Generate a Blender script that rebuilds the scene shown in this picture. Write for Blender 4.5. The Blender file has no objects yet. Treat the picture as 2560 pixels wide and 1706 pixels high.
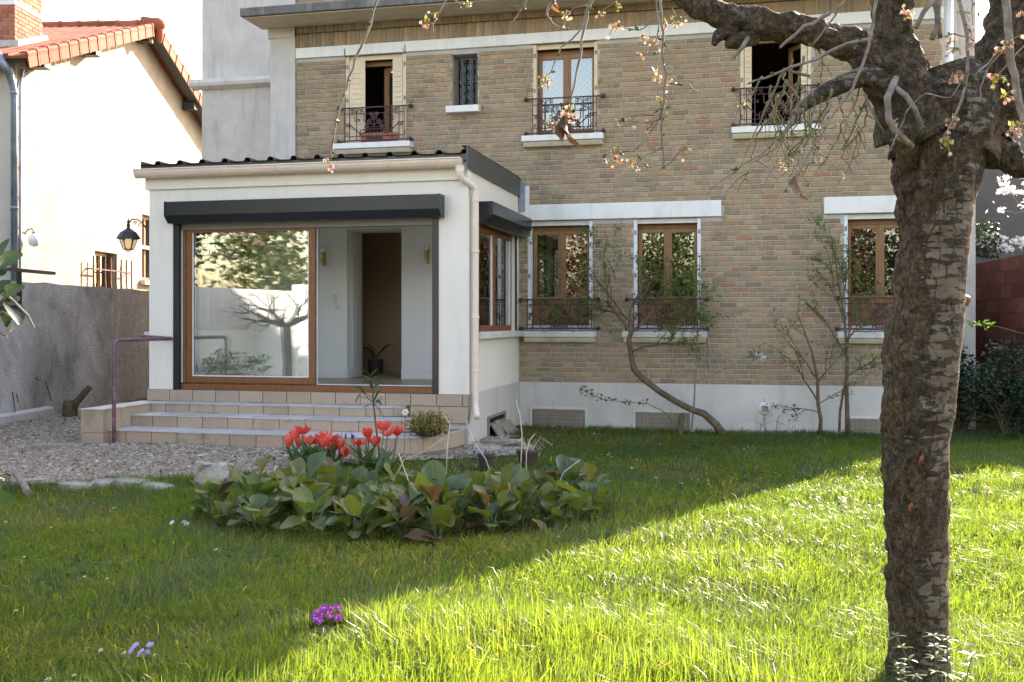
import bpy, math, random
import numpy as np
from mathutils import Vector, Matrix, noise as mnoise

SC = bpy.context.scene
COL = SC.collection
R = math.radians
random.seed(7)
RNG = np.random.default_rng(7)

# ------------------------------------------------------------------ camera, sky, sun, exposure
CAM_H = 1.585
YAW = R(13.15)
cam_d = bpy.data.cameras.new('camera')
cam_d.sensor_fit = 'HORIZONTAL'
cam_d.sensor_width = 36.0
cam_d.lens = 36.0
cam_d.shift_y = -53.0 / 2560.0
cam_d.clip_start = 0.05
cam_d.clip_end = 2000
cam = bpy.data.objects.new('camera', cam_d)
COL.objects.link(cam)
cam.location = (0, 0, CAM_H)
cam.rotation_euler = (R(90), 0, YAW)
SC.camera = cam

SUN_AZ = R(25.6)      # from +Y (behind the house) towards +X
SUN_EL = R(28.5)
world = bpy.data.worlds.new('World')
SC.world = world
world.use_nodes = True
wn = world.node_tree.nodes
wl = world.node_tree.links
wn.clear()
w_out = wn.new('ShaderNodeOutputWorld')
w_bg = wn.new('ShaderNodeBackground')
w_sky = wn.new('ShaderNodeTexSky')
w_sky.sky_type = 'NISHITA'
w_sky.sun_disc = False
w_sky.sun_elevation = SUN_EL
w_sky.sun_rotation = SUN_AZ
w_sky.altitude = 60
w_sky.air_density = 1.5
w_sky.dust_density = 2.2
w_sky.ozone_density = 0.3
w_bg.inputs['Strength'].default_value = 0.15
wl.new(w_sky.outputs['Color'], w_bg.inputs['Color'])
wl.new(w_bg.outputs['Background'], w_out.inputs['Surface'])

sun_d = bpy.data.lights.new('sun', 'SUN')
sun_d.energy = 5.0
sun_d.angle = R(0.53)
sun_d.color = (1.0, 0.93, 0.82)
sun = bpy.data.objects.new('sun', sun_d)
COL.objects.link(sun)
SUN_V = Vector((math.sin(SUN_AZ) * math.cos(SUN_EL), math.cos(SUN_AZ) * math.cos(SUN_EL), math.sin(SUN_EL)))
sun.rotation_euler = SUN_V.to_track_quat('Z', 'Y').to_euler()
sun.location = SUN_V * 60

vs = SC.view_settings
vs.view_transform = 'Standard'
vs.look = 'None'
vs.exposure = 2.05
vs.gamma = 1.0
vs.use_white_balance = True          # the photograph is balanced for the open shade
vs.white_balance_temperature = 6980
vs.white_balance_tint = 24
vs.use_curve_mapping = False
SC.cycles.max_bounces = 8
SC.cycles.diffuse_bounces = 4
SC.cycles.glossy_bounces = 4
SC.cycles.transmission_bounces = 6
SC.cycles.transparent_max_bounces = 16
SC.cycles.use_denoising = True
SC.cycles.sample_clamp_indirect = 6.0

# ------------------------------------------------------------------ measuring helpers (photo pixel -> place)
SA, CA = math.sin(YAW), math.cos(YAW)
def ray(u, v):
    x = (u - 1280.0) / 2560.0
    z = (800.0 - v) / 2560.0
    return Vector((-SA + x * CA, CA + x * SA, z))
def at(u, v, Y):                       # point at distance Y from the camera along +Y
    d = ray(u, v); return Vector((0, 0, CAM_H)) + d * (Y / d.y)
def atX(u, v, X):
    d = ray(u, v); return Vector((0, 0, CAM_H)) + d * (X / d.x)
def atd(u, v, D):                      # point at depth D along the lens axis
    return Vector((0, 0, CAM_H)) + ray(u, v) * D
def onz(u, v, z=0.0):                  # point at height z
    d = ray(u, v); return Vector((0, 0, CAM_H)) + d * ((z - CAM_H) / d.z)
def smooth(t):
    t = min(1.0, max(0.0, t)); return t * t * (3 - 2 * t)
def ground_z(x, y):
    s = smooth((-2.3 - x) / 2.2) * smooth((y - 7.6) / 2.4)
    return 0.12 * s + 0.03 * (mnoise.noise(Vector((x * .55, y * .55, 3.1)))) + 0.012 * mnoise.noise(Vector((x * 2.1, y * 2.1, 9.0)))

# ------------------------------------------------------------------ objects
def props(o, label=None, cat=None, group=None, kind=None):
    if label: o['label'] = label
    if cat: o['category'] = cat
    if group: o['group'] = group
    if kind: o['kind'] = kind
    return o
def empty(name, loc=(0, 0, 0), label=None, cat=None, group=None, rz=0, parent=None):
    o = bpy.data.objects.new(name, None)
    o.empty_display_size = 0.1
    COL.objects.link(o)
    o.location = loc
    o.rotation_euler = (0, 0, rz)
    if parent: o.parent = parent
    return props(o, label, cat, group)
def link_mesh(name, me, parent=None, loc=(0, 0, 0), rot=(0, 0, 0), scale=(1, 1, 1)):
    o = bpy.data.objects.new(name, me)
    COL.objects.link(o)
    o.location = loc; o.rotation_euler = rot; o.scale = scale
    if parent: o.parent = parent
    return o
def copy_tree(o, parent=None):
    c = o.copy(); COL.objects.link(c); c.parent = parent
    for ch in list(o.children): copy_tree(ch, c)
    return c

class MB:
    """collects polygons; build() links them as one mesh object"""
    def __init__(s):
        s.v = []; s.f = []; s.r = []
    def add(s, vs_, fs, rnd=0.5):
        b = len(s.v)
        s.v += [tuple(p) for p in vs_]
        s.f += [tuple(b + i for i in f) for f in fs]
        s.r += [rnd] * len(vs_)
        return s
    def box(s, x0, x1, y0, y1, z0, z1, rnd=0.5):
        return s.add([(x0, y0, z0), (x1, y0, z0), (x1, y1, z0), (x0, y1, z0), (x0, y0, z1), (x1, y0, z1), (x1, y1, z1), (x0, y1, z1)],
                     [(0, 3, 2, 1), (4, 5, 6, 7), (0, 1, 5, 4), (1, 2, 6, 5), (2, 3, 7, 6), (3, 0, 4, 7)], rnd)
    def obox(s, c, ax, ay, az, hx, hy, hz, rnd=0.5):
        c = Vector(c); ax = Vector(ax) * hx; ay = Vector(ay) * hy; az = Vector(az) * hz
        P = [c + i * ax + j * ay + k * az for k in (-1, 1) for i, j in ((-1, -1), (1, -1), (1, 1), (-1, 1))]
        return s.add(P, [(0, 3, 2, 1), (4, 5, 6, 7), (0, 1, 5, 4), (1, 2, 6, 5), (2, 3, 7, 6), (3, 0, 4, 7)], rnd)
    def bar(s, p, q, w, h=None, up=(0, 0, 1), rnd=0.5):
        p = Vector(p); q = Vector(q); d = (q - p); L = d.length
        if L < 1e-6: return s
        d /= L; u = Vector(up)
        if abs(d.dot(u)) > .98: u = Vector((1, 0, 0))
        sd = d.cross(u).normalized(); u = sd.cross(d).normalized()
        return s.obox((p + q) / 2, d, sd, u, L / 2, w / 2, (h or w) / 2, rnd)
    def prism(s, poly, a, b, axis='x', rnd=0.5):
        """poly: 2-D outline; axis x: (y,z) outline swept from x=a to b; axis y: (x,z); axis z: (x,y)"""
        n = len(poly)
        def mk(t, p):
            return {'x': (t, p[0], p[1]), 'y': (p[0], t, p[1]), 'z': (p[0], p[1], t)}[axis]
        V = [mk(a, p) for p in poly] + [mk(b, p) for p in poly]
        F = [tuple(range(n)), tuple(range(2 * n - 1, n - 1, -1))]
        F += [(i, i + n, (i + 1) % n + n, (i + 1) % n) for i in range(n)]
        return s.add(V, F, rnd)
    def tube(s, pts, rad, n=8, caps=True, rnd=0.5):
        pts = [Vector(p) for p in pts]
        m = len(pts)
        if not hasattr(rad, '__len__'): rad = [rad] * m
        V = []; F = []; prev = None
        for i, p in enumerate(pts):
            t = (pts[min(i + 1, m - 1)] - pts[max(i - 1, 0)])
            t = t.normalized() if t.length > 1e-9 else Vector((0, 0, 1))
            if prev is None:
                a = Vector((1, 0, 0)) if abs(t.x) < .9 else Vector((0, 1, 0))
                sd = t.cross(a).normalized()
            else:
                sd = prev - t * prev.dot(t)
                sd = sd.normalized() if sd.length > 1e-6 else t.orthogonal().normalized()
            prev = sd; up = t.cross(sd)
            for k in range(n):
                ang = 2 * math.pi * k / n
                V.append(p + (sd * math.cos(ang) + up * math.sin(ang)) * rad[i])
        for i in range(m - 1):
            for k in range(n):
                k2 = (k + 1) % n
                F.append((i * n + k, i * n + k2, (i + 1) * n + k2, (i + 1) * n + k))
        if caps:
            F.append(tuple(range(n - 1, -1, -1))); F.append(tuple((m - 1) * n + k for k in range(n)))
        return s.add(V, F, rnd)
    def lathe(s, prof, c=(0, 0, 0), n=16, axis=(0, 0, 1), rnd=0.5):
        """prof: (radius, height) pairs along axis from c"""
        q = Vector((0, 0, 1)).rotation_difference(Vector(axis)); c = Vector(c); V = []; F = []
        for r_, h in prof:
            for k in range(n):
                a = 2 * math.pi * k / n
                V.append(c + q @ Vector((r_ * math.cos(a), r_ * math.sin(a), h)))
        m = len(prof)
        for i in range(m - 1):
            for k in range(n):
                F.append((i * n + k, i * n + (k + 1) % n, (i + 1) * n + (k + 1) % n, (i + 1) * n + k))
        F.append(tuple(range(n - 1, -1, -1))); F.append(tuple((m - 1) * n + k for k in range(n)))
        return s.add(V, F, rnd)
    def mesh(s, name, mat=None, smooth_=False):
        me = bpy.data.meshes.new(name)
        me.from_pydata(s.v, [], s.f)
        a = me.attributes.new('rnd', 'FLOAT', 'POINT')
        a.data.foreach_set('value', np.array(s.r, dtype=np.float32))
        if mat: me.materials.append(mat)
        if smooth_: me.polygons.foreach_set('use_smooth', [True] * len(me.polygons))
        me.update()
        return me
    def build(s, name, mat=None, parent=None, smooth_=False, bevel=0, kind=None, loc=(0, 0, 0), rot=(0, 0, 0)):
        o = link_mesh(name, s.mesh(name, mat, smooth_), parent, loc, rot)
        if bevel:
            b = o.modifiers.new('edge', 'BEVEL'); b.width = bevel; b.segments = 2; b.limit_method = 'ANGLE'; b.angle_limit = R(40)
        if kind: o['kind'] = kind
        return o

def np_mesh(name, V, F, mat, rnd=None, smooth_=False):
    """V (n,3); F (m,3) or (m,4) int arrays"""
    me = bpy.data.meshes.new(name)
    V = np.asarray(V, dtype=np.float32); F = np.asarray(F, dtype=np.int32); k = F.shape[1]
    me.vertices.add(len(V)); me.vertices.foreach_set('co', V.ravel())
    me.loops.add(F.size); me.loops.foreach_set('vertex_index', F.ravel())
    me.polygons.add(len(F)); me.polygons.foreach_set('loop_start', np.arange(0, F.size, k, dtype=np.int32))
    if smooth_: me.polygons.foreach_set('use_smooth', np.ones(len(F), dtype=bool))
    me.update(calc_edges=True)
    if rnd is not None:
        a = me.attributes.new('rnd', 'FLOAT', 'POINT'); a.data.foreach_set('value', np.asarray(rnd, dtype=np.float32))
    me.materials.append(mat)
    return me

def vnoise(x, y, seed=0):
    """smooth value noise for numpy arrays, 0..1"""
    xi = np.floor(x).astype(np.int64); yi = np.floor(y).astype(np.int64); fx = x - xi; fy = y - yi
    fx = fx * fx * (3 - 2 * fx); fy = fy * fy * (3 - 2 * fy)
    def h(a, b):
        n = (a * 374761393 + b * 668265263 + seed * 1442695041) & 0x7fffffff
        n = ((n ^ (n >> 13)) * 1274126177) & 0x7fffffff
        return ((n ^ (n >> 16)) & 0xffff) / 65535.0
    return (h(xi, yi) * (1 - fx) + h(xi + 1, yi) * fx) * (1 - fy) + (h(xi, yi + 1) * (1 - fx) + h(xi + 1, yi + 1) * fx) * fy

# ------------------------------------------------------------------ materials
class NT:
    def __init__(s, name):
        s.m = bpy.data.materials.new(name); s.m.use_nodes = True
        s.n = s.m.node_tree.nodes; s.l = s.m.node_tree.links; s.n.clear()
        s.out = s.n.new('ShaderNodeOutputMaterial')
    def node(s, t, **kw):
        nd = s.n.new(t)
        for k, v in kw.items():
            if k in nd.inputs: s.put(nd.inputs[k], v)
            else: setattr(nd, k, v)
        return nd
    def put(s, sock, v):
        if isinstance(v, bpy.types.NodeSocket): s.l.new(v, sock)
        elif isinstance(v, bpy.types.Node): s.l.new(v.outputs[0], sock)
        else:
            if sock.type == 'RGBA' and len(v) == 3: v = (*v, 1)
            sock.default_value = v
    def coords(s, scale=(1, 1, 1), kind='Object', rot=(0, 0, 0)):
        tc = s.node('ShaderNodeTexCoord')
        mp = s.node('ShaderNodeMapping', Scale=scale, Rotation=rot)
        s.l.new(tc.outputs[kind], mp.inputs['Vector'])
        return mp.outputs[0]
    def noise(s, vec, scale=5, detail=4, rough=.55, dist=0):
        nd = s.node('ShaderNodeTexNoise', Vector=vec, Scale=scale, Detail=detail, Roughness=rough, Distortion=dist)
        return nd.outputs['Fac']
    def voro(s, vec, scale=5, feature='F1', rnd=1.0, out='Distance'):
        nd = s.n.new('ShaderNodeTexVoronoi'); nd.feature = feature
        s.put(nd.inputs['Vector'], vec); s.put(nd.inputs['Scale'], scale); s.put(nd.inputs['Randomness'], rnd)
        return nd.outputs[out]
    def ramp(s, fac, stops, interp='LINEAR'):
        nd = s.n.new('ShaderNodeValToRGB'); cr = nd.color_ramp; cr.interpolation = interp
        while len(cr.elements) < len(stops): cr.elements.new(0.5)
        for e, (p, c) in zip(cr.elements, stops):
            e.position = p
            c = (c, c, c) if not hasattr(c, '__len__') else c
            e.color = (*c, 1) if len(c) == 3 else c
        s.put(nd.inputs[0], fac)
        return nd.outputs[0]
    def mix(s, fac, a, b, blend='MIX'):
        nd = s.n.new('ShaderNodeMix'); nd.data_type = 'RGBA'; nd.blend_type = blend
        s.put(nd.inputs[0], fac); s.put(nd.inputs[6], a); s.put(nd.inputs[7], b)
        return nd.outputs[2]
    def math(s, op, a, b=0.5, c=None):
        nd = s.n.new('ShaderNodeMath'); nd.operation = op
        s.put(nd.inputs[0], a); s.put(nd.inputs[1], b)
        if c is not None: s.put(nd.inputs[2], c)
        return nd.outputs[0]
    def attr(s, name='rnd'):
        nd = s.n.new('ShaderNodeAttribute'); nd.attribute_name = name
        return nd.outputs['Fac']
    def bump(s, h, strength=.3, dist=.01, normal=None):
        nd = s.node('ShaderNodeBump', Height=h, Strength=strength, Distance=dist)
        if normal is not None: s.put(nd.inputs['Normal'], normal)
        return nd.outputs[0]
    def bsdf(s, color, rough=.8, normal=None, metal=0.0, spec=.5, emit=None, estr=0):
        b = s.n.new('ShaderNodeBsdfPrincipled')
        s.put(b.inputs['Base Color'], color); s.put(b.inputs['Roughness'], rough); s.put(b.inputs['Metallic'], metal)
        s.put(b.inputs['Specular IOR Level'], spec)
        if normal is not None: s.put(b.inputs['Normal'], normal)
        if emit is not None:
            s.put(b.inputs['Emission Color'], emit); s.put(b.inputs['Emission Strength'], estr)
        s.l.new(b.outputs[0], s.out.inputs[0]); return b
    def surf(s, sh):
        s.l.new(sh.outputs[0] if isinstance(sh, bpy.types.Node) else sh, s.out.inputs[0])

M = {}
def plain(name, color, rough=.6, metal=0.0, spec=.5, var=.12, scale=6, bump=.0, bscale=60):
    t = NT(name); vec = t.coords()
    n = t.noise(vec, scale, 5)
    lo = tuple(c * (1 - var) for c in color); hi = tuple(min(1, c * (1 + var)) for c in color)
    col = t.ramp(n, [(.3, lo), (.7, hi)])
    nm = t.bump(t.noise(vec, bscale, 3), bump, .004) if bump else None
    t.bsdf(col, rough, nm, metal, spec); M[name] = t.m
    return t.m

def make_materials():
    # bricks: colour by piece
    t = NT('brick'); vec = t.coords(); r = t.attr()
    col = t.ramp(r, [(0, (.27, .195, .125)), (.10, (.34, .24, .15)), (.22, (.46, .285, .16)), (.33, (.36, .265, .15)), (.46, (.495, .345, .20)),
                     (.58, (.47, .275, .16)), (.70, (.53, .39, .225)), (.80, (.38, .28, .17)), (.88, (.48, .305, .19)), (.95, (.37, .265, .175)), (.98, (.47, .22, .13)), (1, (.45, .20, .12))])
    col = t.mix(.20, col, (.13, .10, .055))
    n = t.noise(vec, 9, 5, .7); col = t.mix(t.ramp(n, [(.35, .35), (.6, 0)]), col, (.14, .11, .075))
    big = t.noise(vec, .7, 4); col = t.mix(t.ramp(big, [(.45, 0), (.75, .3)]), col, (.17, .135, .09))
    col = t.mix(t.ramp(t.noise(vec, 45, 4, .7), [(.5, 0), (.75, .3)]), col, (.46, .40, .30))
    col = t.mix(t.ramp(t.noise(t.coords((1.8, 1.8, .22)), 1.4, 6, .65, .3), [(.52, 0), (.72, .5)]), col, (.15, .125, .08))
    t.bsdf(col, .85, t.bump(t.noise(vec, 70, 4), .35, .004), spec=.25); M['brick'] = t.m
    t = NT('mortar'); vec = t.coords(); n = t.noise(vec, 3, 6)
    t.bsdf(t.ramp(n, [(.3, (.37, .355, .325)), (.7, (.48, .46, .425))]), .95, t.bump(t.noise(vec, 120, 3), .4, .004), spec=.2); M['mortar'] = t.m
    t = NT('red_brick'); vec = t.coords(); r = t.attr()
    col = t.ramp(r, [(0, (.28, .075, .045)), (.4, (.36, .11, .065)), (.7, (.42, .14, .08)), (1, (.34, .15, .09))])
    col = t.mix(t.ramp(t.noise(vec, 14, 5), [(.45, 0), (.75, .5)]), col, (.48, .24, .16))
    t.bsdf(col, .85, t.bump(t.noise(vec, 60, 4), .3, .004), spec=.25); M['red_brick'] = t.m
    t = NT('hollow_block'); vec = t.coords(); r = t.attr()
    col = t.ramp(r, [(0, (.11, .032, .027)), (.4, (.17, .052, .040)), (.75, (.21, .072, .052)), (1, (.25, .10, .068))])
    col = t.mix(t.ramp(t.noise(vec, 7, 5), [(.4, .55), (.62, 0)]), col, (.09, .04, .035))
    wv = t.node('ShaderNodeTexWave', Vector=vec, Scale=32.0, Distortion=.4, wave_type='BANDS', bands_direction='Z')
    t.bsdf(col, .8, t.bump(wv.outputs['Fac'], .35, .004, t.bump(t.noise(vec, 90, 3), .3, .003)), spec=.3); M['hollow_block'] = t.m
    # painted masonry
    def paint(name, a, b, stain, sc=2.0, samt=.35, bumps=.25, bsc=90, rough=.85):
        t = NT(name); vec = t.coords()
        col = t.ramp(t.noise(vec, sc, 6, .6), [(.3, a), (.7, b)])
        sv = t.coords((3.0, 3.0, .5))
        col = t.mix(t.ramp(t.noise(sv, 2.2, 6, .65, .4), [(.52, 0), (.74, samt)]), col, stain)
        t.bsdf(col, rough, t.bump(t.noise(vec, bsc, 4), bumps, .004), spec=.3); M[name] = t.m
    paint('white_paint', (.74, .73, .70), (.80, .79, .765), (.42, .42, .42), 3, .45)
    paint('sill_stone', (.55, .54, .51), (.66, .65, .61), (.26, .26, .23), 4, .6)
    paint('cream_stone', (.58, .52, .40), (.66, .60, .47), (.30, .26, .19), 3, .5)
    paint('cream_render', (.76, .715, .63), (.80, .76, .68), (.60, .53, .43), 1.6, .34, .4, 140)
    paint('plinth_render', (.50, .475, .44), (.60, .575, .54), (.35, .335, .30), 1.6, .5, .35, 60)
    paint('concrete_render', (.40, .395, .385), (.50, .495, .485), (.25, .245, .235), 2.5, .5, .5, 45)
    paint('tower_render', (.48, .445, .41), (.58, .545, .505), (.33, .295, .26), 3.2, .6, .9, 26)
    paint('slab_concrete', (.10, .10, .10), (.17, .17, .165), (.42, .42, .40), 5, .45, .5, 40)
    paint('soffit', (.62, .52, .37), (.70, .60, .44), (.30, .24, .16), 2, .5)
    paint('neighbour_sunlit_render', (.28, .24, .185), (.37, .325, .26), (.26, .205, .145), 2.6, .5, .8, 24)  # same render, colour darkened to offset the sun on the gable
    paint('neighbour_shade_render', (.50, .45, .38), (.58, .53, .45), (.38, .33, .27), 1.6, .4, .8, 24)  # paler copy of that render for the sides in shade
    paint('dark_grey_render', (.115, .115, .115), (.15, .15, .15), (.085, .085, .085), 1.2, .4, .5, 50)
    paint('white_render', (.74, .73, .70), (.8, .79, .76), (.55, .54, .5), 1, .2)
    paint('interior_paint', (.89, .88, .87), (.90, .89, .88), (.8, .8, .8), 1, .05, .1)
    paint('taupe_paint', (.46, .305, .20), (.50, .335, .225), (.42, .275, .18), 1, .2, .1)
    # garden boundary wall: old roughcast with algae
    t = NT('roughcast'); vec = t.coords()
    col = t.ramp(t.noise(vec, 1.3, 6, .65), [(.28, (.46, .45, .445)), (.5, (.58, .57, .565)), (.72, (.70, .69, .685))])
    g = t.ramp(t.noise(t.coords((1, .55, .45)), 1.15, 6, .62, .5), [(.46, 0), (.64, .7)])
    col = t.mix(g, col, t.ramp(t.noise(vec, 8, 5, .7), [(.3, (.07, .075, .045)), (.7, (.165, .165, .115))]))
    ys = t.n.new('ShaderNodeSeparateXYZ'); t.put(ys.inputs[0], vec)
    alg = t.math('ADD', t.math('MULTIPLY', t.math('SUBTRACT', ys.outputs[1], 14.0), .40), t.math('MULTIPLY', t.math('SUBTRACT', t.noise(t.coords((1, .8, .5)), 1.6, 7, .65, .6), .5), 2.4))
    col = t.mix(t.ramp(alg, [(.1, 0), (.7, .65)]), col, t.ramp(t.noise(vec, 6, 6, .7), [(.3, (.075, .078, .052)), (.7, (.20, .20, .155))]))
    v = t.ramp(t.noise(t.coords((1, 1, .35)), 2.6, 8, .7, 2.2), [(.47, 0), (.5, .55), (.53, 0)])
    col = t.mix(v, col, (.46, .45, .43))
    col = t.mix(t.ramp(t.noise(vec, 28, 4, .7), [(.38, .4), (.52, 0)]), col, (.20, .19, .17))
    t.bsdf(col, .95, t.bump(t.noise(vec, 34, 5, .65), 1.0, .03), spec=.2); M['roughcast'] = t.m
    # floor tiles with cobble fans printed on them
    t = NT('fan_tile'); vec = t.coords(); r = t.attr()
    sp = t.n.new('ShaderNodeSeparateXYZ'); t.put(sp.inputs[0], vec)
    h = t.math('ADD', sp.outputs[0], sp.outputs[1])
    ux = t.math('FRACT', t.math('DIVIDE', h, .332)); uz = t.math('FRACT', t.math('DIVIDE', sp.outputs[2], .2))
    dx = t.math('SUBTRACT', ux, .5)
    rad = t.math('SQRT', t.math('ADD', t.math('POWER', t.math('MULTIPLY', dx, 1.66), 2.0), t.math('POWER', uz, 2.0)))
    ang = t.math('ARCTAN2', uz, dx)
    ring = t.math('FRACT', t.math('MULTIPLY', rad, 8.0)); spoke = t.math('FRACT', t.math('MULTIPLY', ang, 6.5))
    line = t.math('MAXIMUM', t.math('LESS_THAN', ring, .16), t.math('LESS_THAN', spoke, .12))
    base = t.ramp(t.math('ADD', t.math('MULTIPLY', t.noise(vec, 6, 4), .6), t.math('MULTIPLY', r, .4)), [(.25, (.39, .29, .205)), (.5, (.47, .37, .27)), (.75, (.47, .34, .26))])
    base = t.mix(t.math('MULTIPLY', line, .75), base, (.21, .17, .12))
    base = t.mix(t.ramp(t.noise(vec, 3.4, 6, .7), [(.56, 0), (.74, .7)]), base, (.17, .165, .12))
    t.bsdf(base, .6, t.bump(line, .25, -.002), spec=.4); M['fan_tile'] = t.m
    t = NT('tread_tile'); vec = t.coords(); r = t.attr()
    base = t.ramp(t.math('ADD', t.math('MULTIPLY', t.noise(vec, 7, 5), .7), t.math('MULTIPLY', r, .3)), [(.3, (.40, .40, .385)), (.7, (.55, .55, .54))])
    base = t.mix(t.ramp(t.noise(vec, 4, 6, .7), [(.55, 0), (.75, .6)]), base, (.25, .25, .22))
    t.bsdf(base, .42, t.bump(t.noise(vec, 60, 3), .15, .003), spec=.5); M['tread_tile'] = t.m
    plain('grout', (.17, .155, .13), .9, var=.3)
    # metals, wood, plastics
    plain('anthracite', (.014, .017, .019), .30, spec=.4, var=.2)
    plain('flashing_metal', (.055, .062, .067), .35, spec=.5, var=.2)
    plain('bronze_grey', (.17, .16, .14), .45)
    plain('roof_sheet', (.038, .042, .046), .4, var=.3)
    plain('gutter_plastic', (.72, .59, .48), .42, var=.06)
    plain('pipe_plastic', (.74, .63, .54), .42, var=.06)
    plain('zinc', (.24, .29, .36), .45, .6, var=.25)
    plain('white_plastic', (.74, .75, .78), .4, var=.05)
    plain('shutter_white', (.70, .71, .74), .5, var=.08)
    plain('shutter_cream', (.66, .53, .36), .55, var=.1)
    plain('grille_iron', (.10, .115, .12), .5, var=.3)
    plain('wrought_iron', (.075, .028, .030), .6, var=.35, scale=30)
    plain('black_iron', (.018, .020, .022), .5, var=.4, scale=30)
    plain('dark_green_paint', (.02, .032, .03), .5, var=.3)
    plain('brass', (.36, .24, .09), .35, .9)
    plain('vent_metal', (.23, .195, .15), .5, .2, var=.15)
    plain('dark_void', (.008, .008, .008), .9)
    plain('terracotta_pot', (.36, .135, .08), .8, var=.2)
    plain('dark_pot', (.045, .035, .03), .6)
    t = NT('oak_frame'); vec = t.coords((30, 30, 2.2))
    n = t.noise(vec, 3, 6, .6, .8)
    t.bsdf(t.ramp(n, [(.25, (.12, .042, .012)), (.5, (.20, .078, .024)), (.75, (.27, .115, .038))]), .45, t.bump(n, .08, .002), spec=.4); M['oak_frame'] = t.m
    t = NT('brown_frame'); vec = t.coords((26, 26, 2.0)); n = t.noise(vec, 3, 6, .6, .6)
    t.bsdf(t.ramp(n, [(.25, (.19, .092, .038)), (.5, (.26, .13, .055)), (.75, (.32, .165, .075))]), .5, t.bump(n, .08, .002), spec=.4); M['brown_frame'] = t.m
    t = NT('floor_wood'); vec = t.coords((2, 14, 2)); n = t.noise(vec, 2, 6, .6, .5)
    t.bsdf(t.ramp(n, [(.3, (.30, .225, .15)), (.7, (.42, .33, .235))]), .35, spec=.5); M['floor_wood'] = t.m
    t = NT('weathered_board'); vec = t.coords((20, 20, 2)); n = t.noise(vec, 2, 6, .6, .5)
    t.bsdf(t.ramp(n, [(.3, (.16, .14, .105)), (.7, (.33, .30, .24))]), .85, t.bump(n, .3, .004)); M['weathered_board'] = t.m
    # glass: clear double glazing, seen through and mirror-like at grazing angles
    def glass(name, tint, refl, bmp):
        t = NT(name)
        fr = t.node('ShaderNodeFresnel', IOR=1.52)
        f2 = t.math('MINIMUM', t.math('ADD', t.math('MULTIPLY', fr, 1.9), refl), 1.0)
        nm = t.bump(t.noise(t.coords(), 1.6, 2), bmp, .02)
        tr = t.node('ShaderNodeBsdfTransparent', Color=(*tint, 1))
        gl = t.node('ShaderNodeBsdfGlossy', Color=(.95, .98, 1, 1), Roughness=.0, Normal=nm)
        mx = t.n.new('ShaderNodeMixShader'); t.put(mx.inputs[0], f2); t.put(mx.inputs[1], tr); t.put(mx.inputs[2], gl)
        t.surf(mx); M[name] = t.m
    glass('glass', (.92, .955, .945), .07, .02)
    glass('window_glass', (.7, .74, .74), .05, .05); glass('dull_glass', (.25, .26, .25), -.06, .1)
    # terracotta roof
    t = NT('roof_tile'); vec = t.coords(); r = t.attr()
    col = t.ramp(r, [(0, (.22, .062, .032)), (.5, (.30, .092, .048)), (1, (.36, .125, .068))])
    col = t.mix(t.ramp(t.noise(vec, 9, 5), [(.5, 0), (.8, .5)]), col, (.19, .085, .055))
    t.bsdf(col, .75, t.bump(t.noise(vec, 60, 3), .15, .003), spec=.2); M['roof_tile'] = t.m
    # ground
    t = NT('soil'); vec = t.coords()
    col = t.ramp(t.noise(vec, 2.3, 8, .7), [(.3, (.035, .040, .014)), (.5, (.060, .068, .024)), (.68, (.095, .082, .040)), (.8, (.12, .095, .055))])
    t.bsdf(col, .95, t.bump(t.noise(vec, 30, 6, .7), .9, .03), spec=.15); M['soil'] = t.m
    t = NT('gravel_ground'); vec = t.coords()
    v = t.voro(vec, 42, 'F1', 1.0, 'Color'); d = t.voro(vec, 42, 'DISTANCE_TO_EDGE')
    g = t.node('ShaderNodeRGBToBW'); t.put(g.inputs[0], v)
    col = t.ramp(g.outputs[0], [(.2, (.19, .15, .105)), (.5, (.33, .275, .21)), (.8, (.48, .425, .35))])
    col = t.mix(t.ramp(t.noise(vec, 1.4, 6, .7), [(.5, 0), (.72, .65)]), col, (.14, .11, .08))
    t.bsdf(col, .95, t.bump(t.ramp(d, [(0, 0), (.2, 1)]), .8, .015), spec=.2); M['gravel_ground'] = t.m
    t = NT('pebble'); r = t.attr()
    t.bsdf(t.ramp(r, [(0, (.15, .115, .08)), (.3, (.29, .24, .18)), (.6, (.42, .365, .295)), (.9, (.55, .50, .43)), (1, (.70, .67, .62))]), .9, spec=.25); M['pebble'] = t.m
    t = NT('limestone'); vec = t.coords()
    col = t.ramp(t.noise(vec, 5, 7, .65), [(.3, (.17, .155, .125)), (.55, (.31, .29, .25)), (.75, (.46, .44, .40))])
    t.bsdf(col, .95, t.bump(t.noise(vec, 22, 6, .65), .7, .02), spec=.2); M['limestone'] = t.m
    t = NT('pale_stone'); vec = t.coords()
    t.bsdf(t.ramp(t.noise(vec, 7, 7, .65), [(.3, (.27, .25, .22)), (.55, (.42, .40, .365)), (.75, (.58, .565, .53))]), .95, t.bump(t.noise(vec, 22, 6, .65), .9, .03), spec=.2); M['pale_stone'] = t.m
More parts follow.
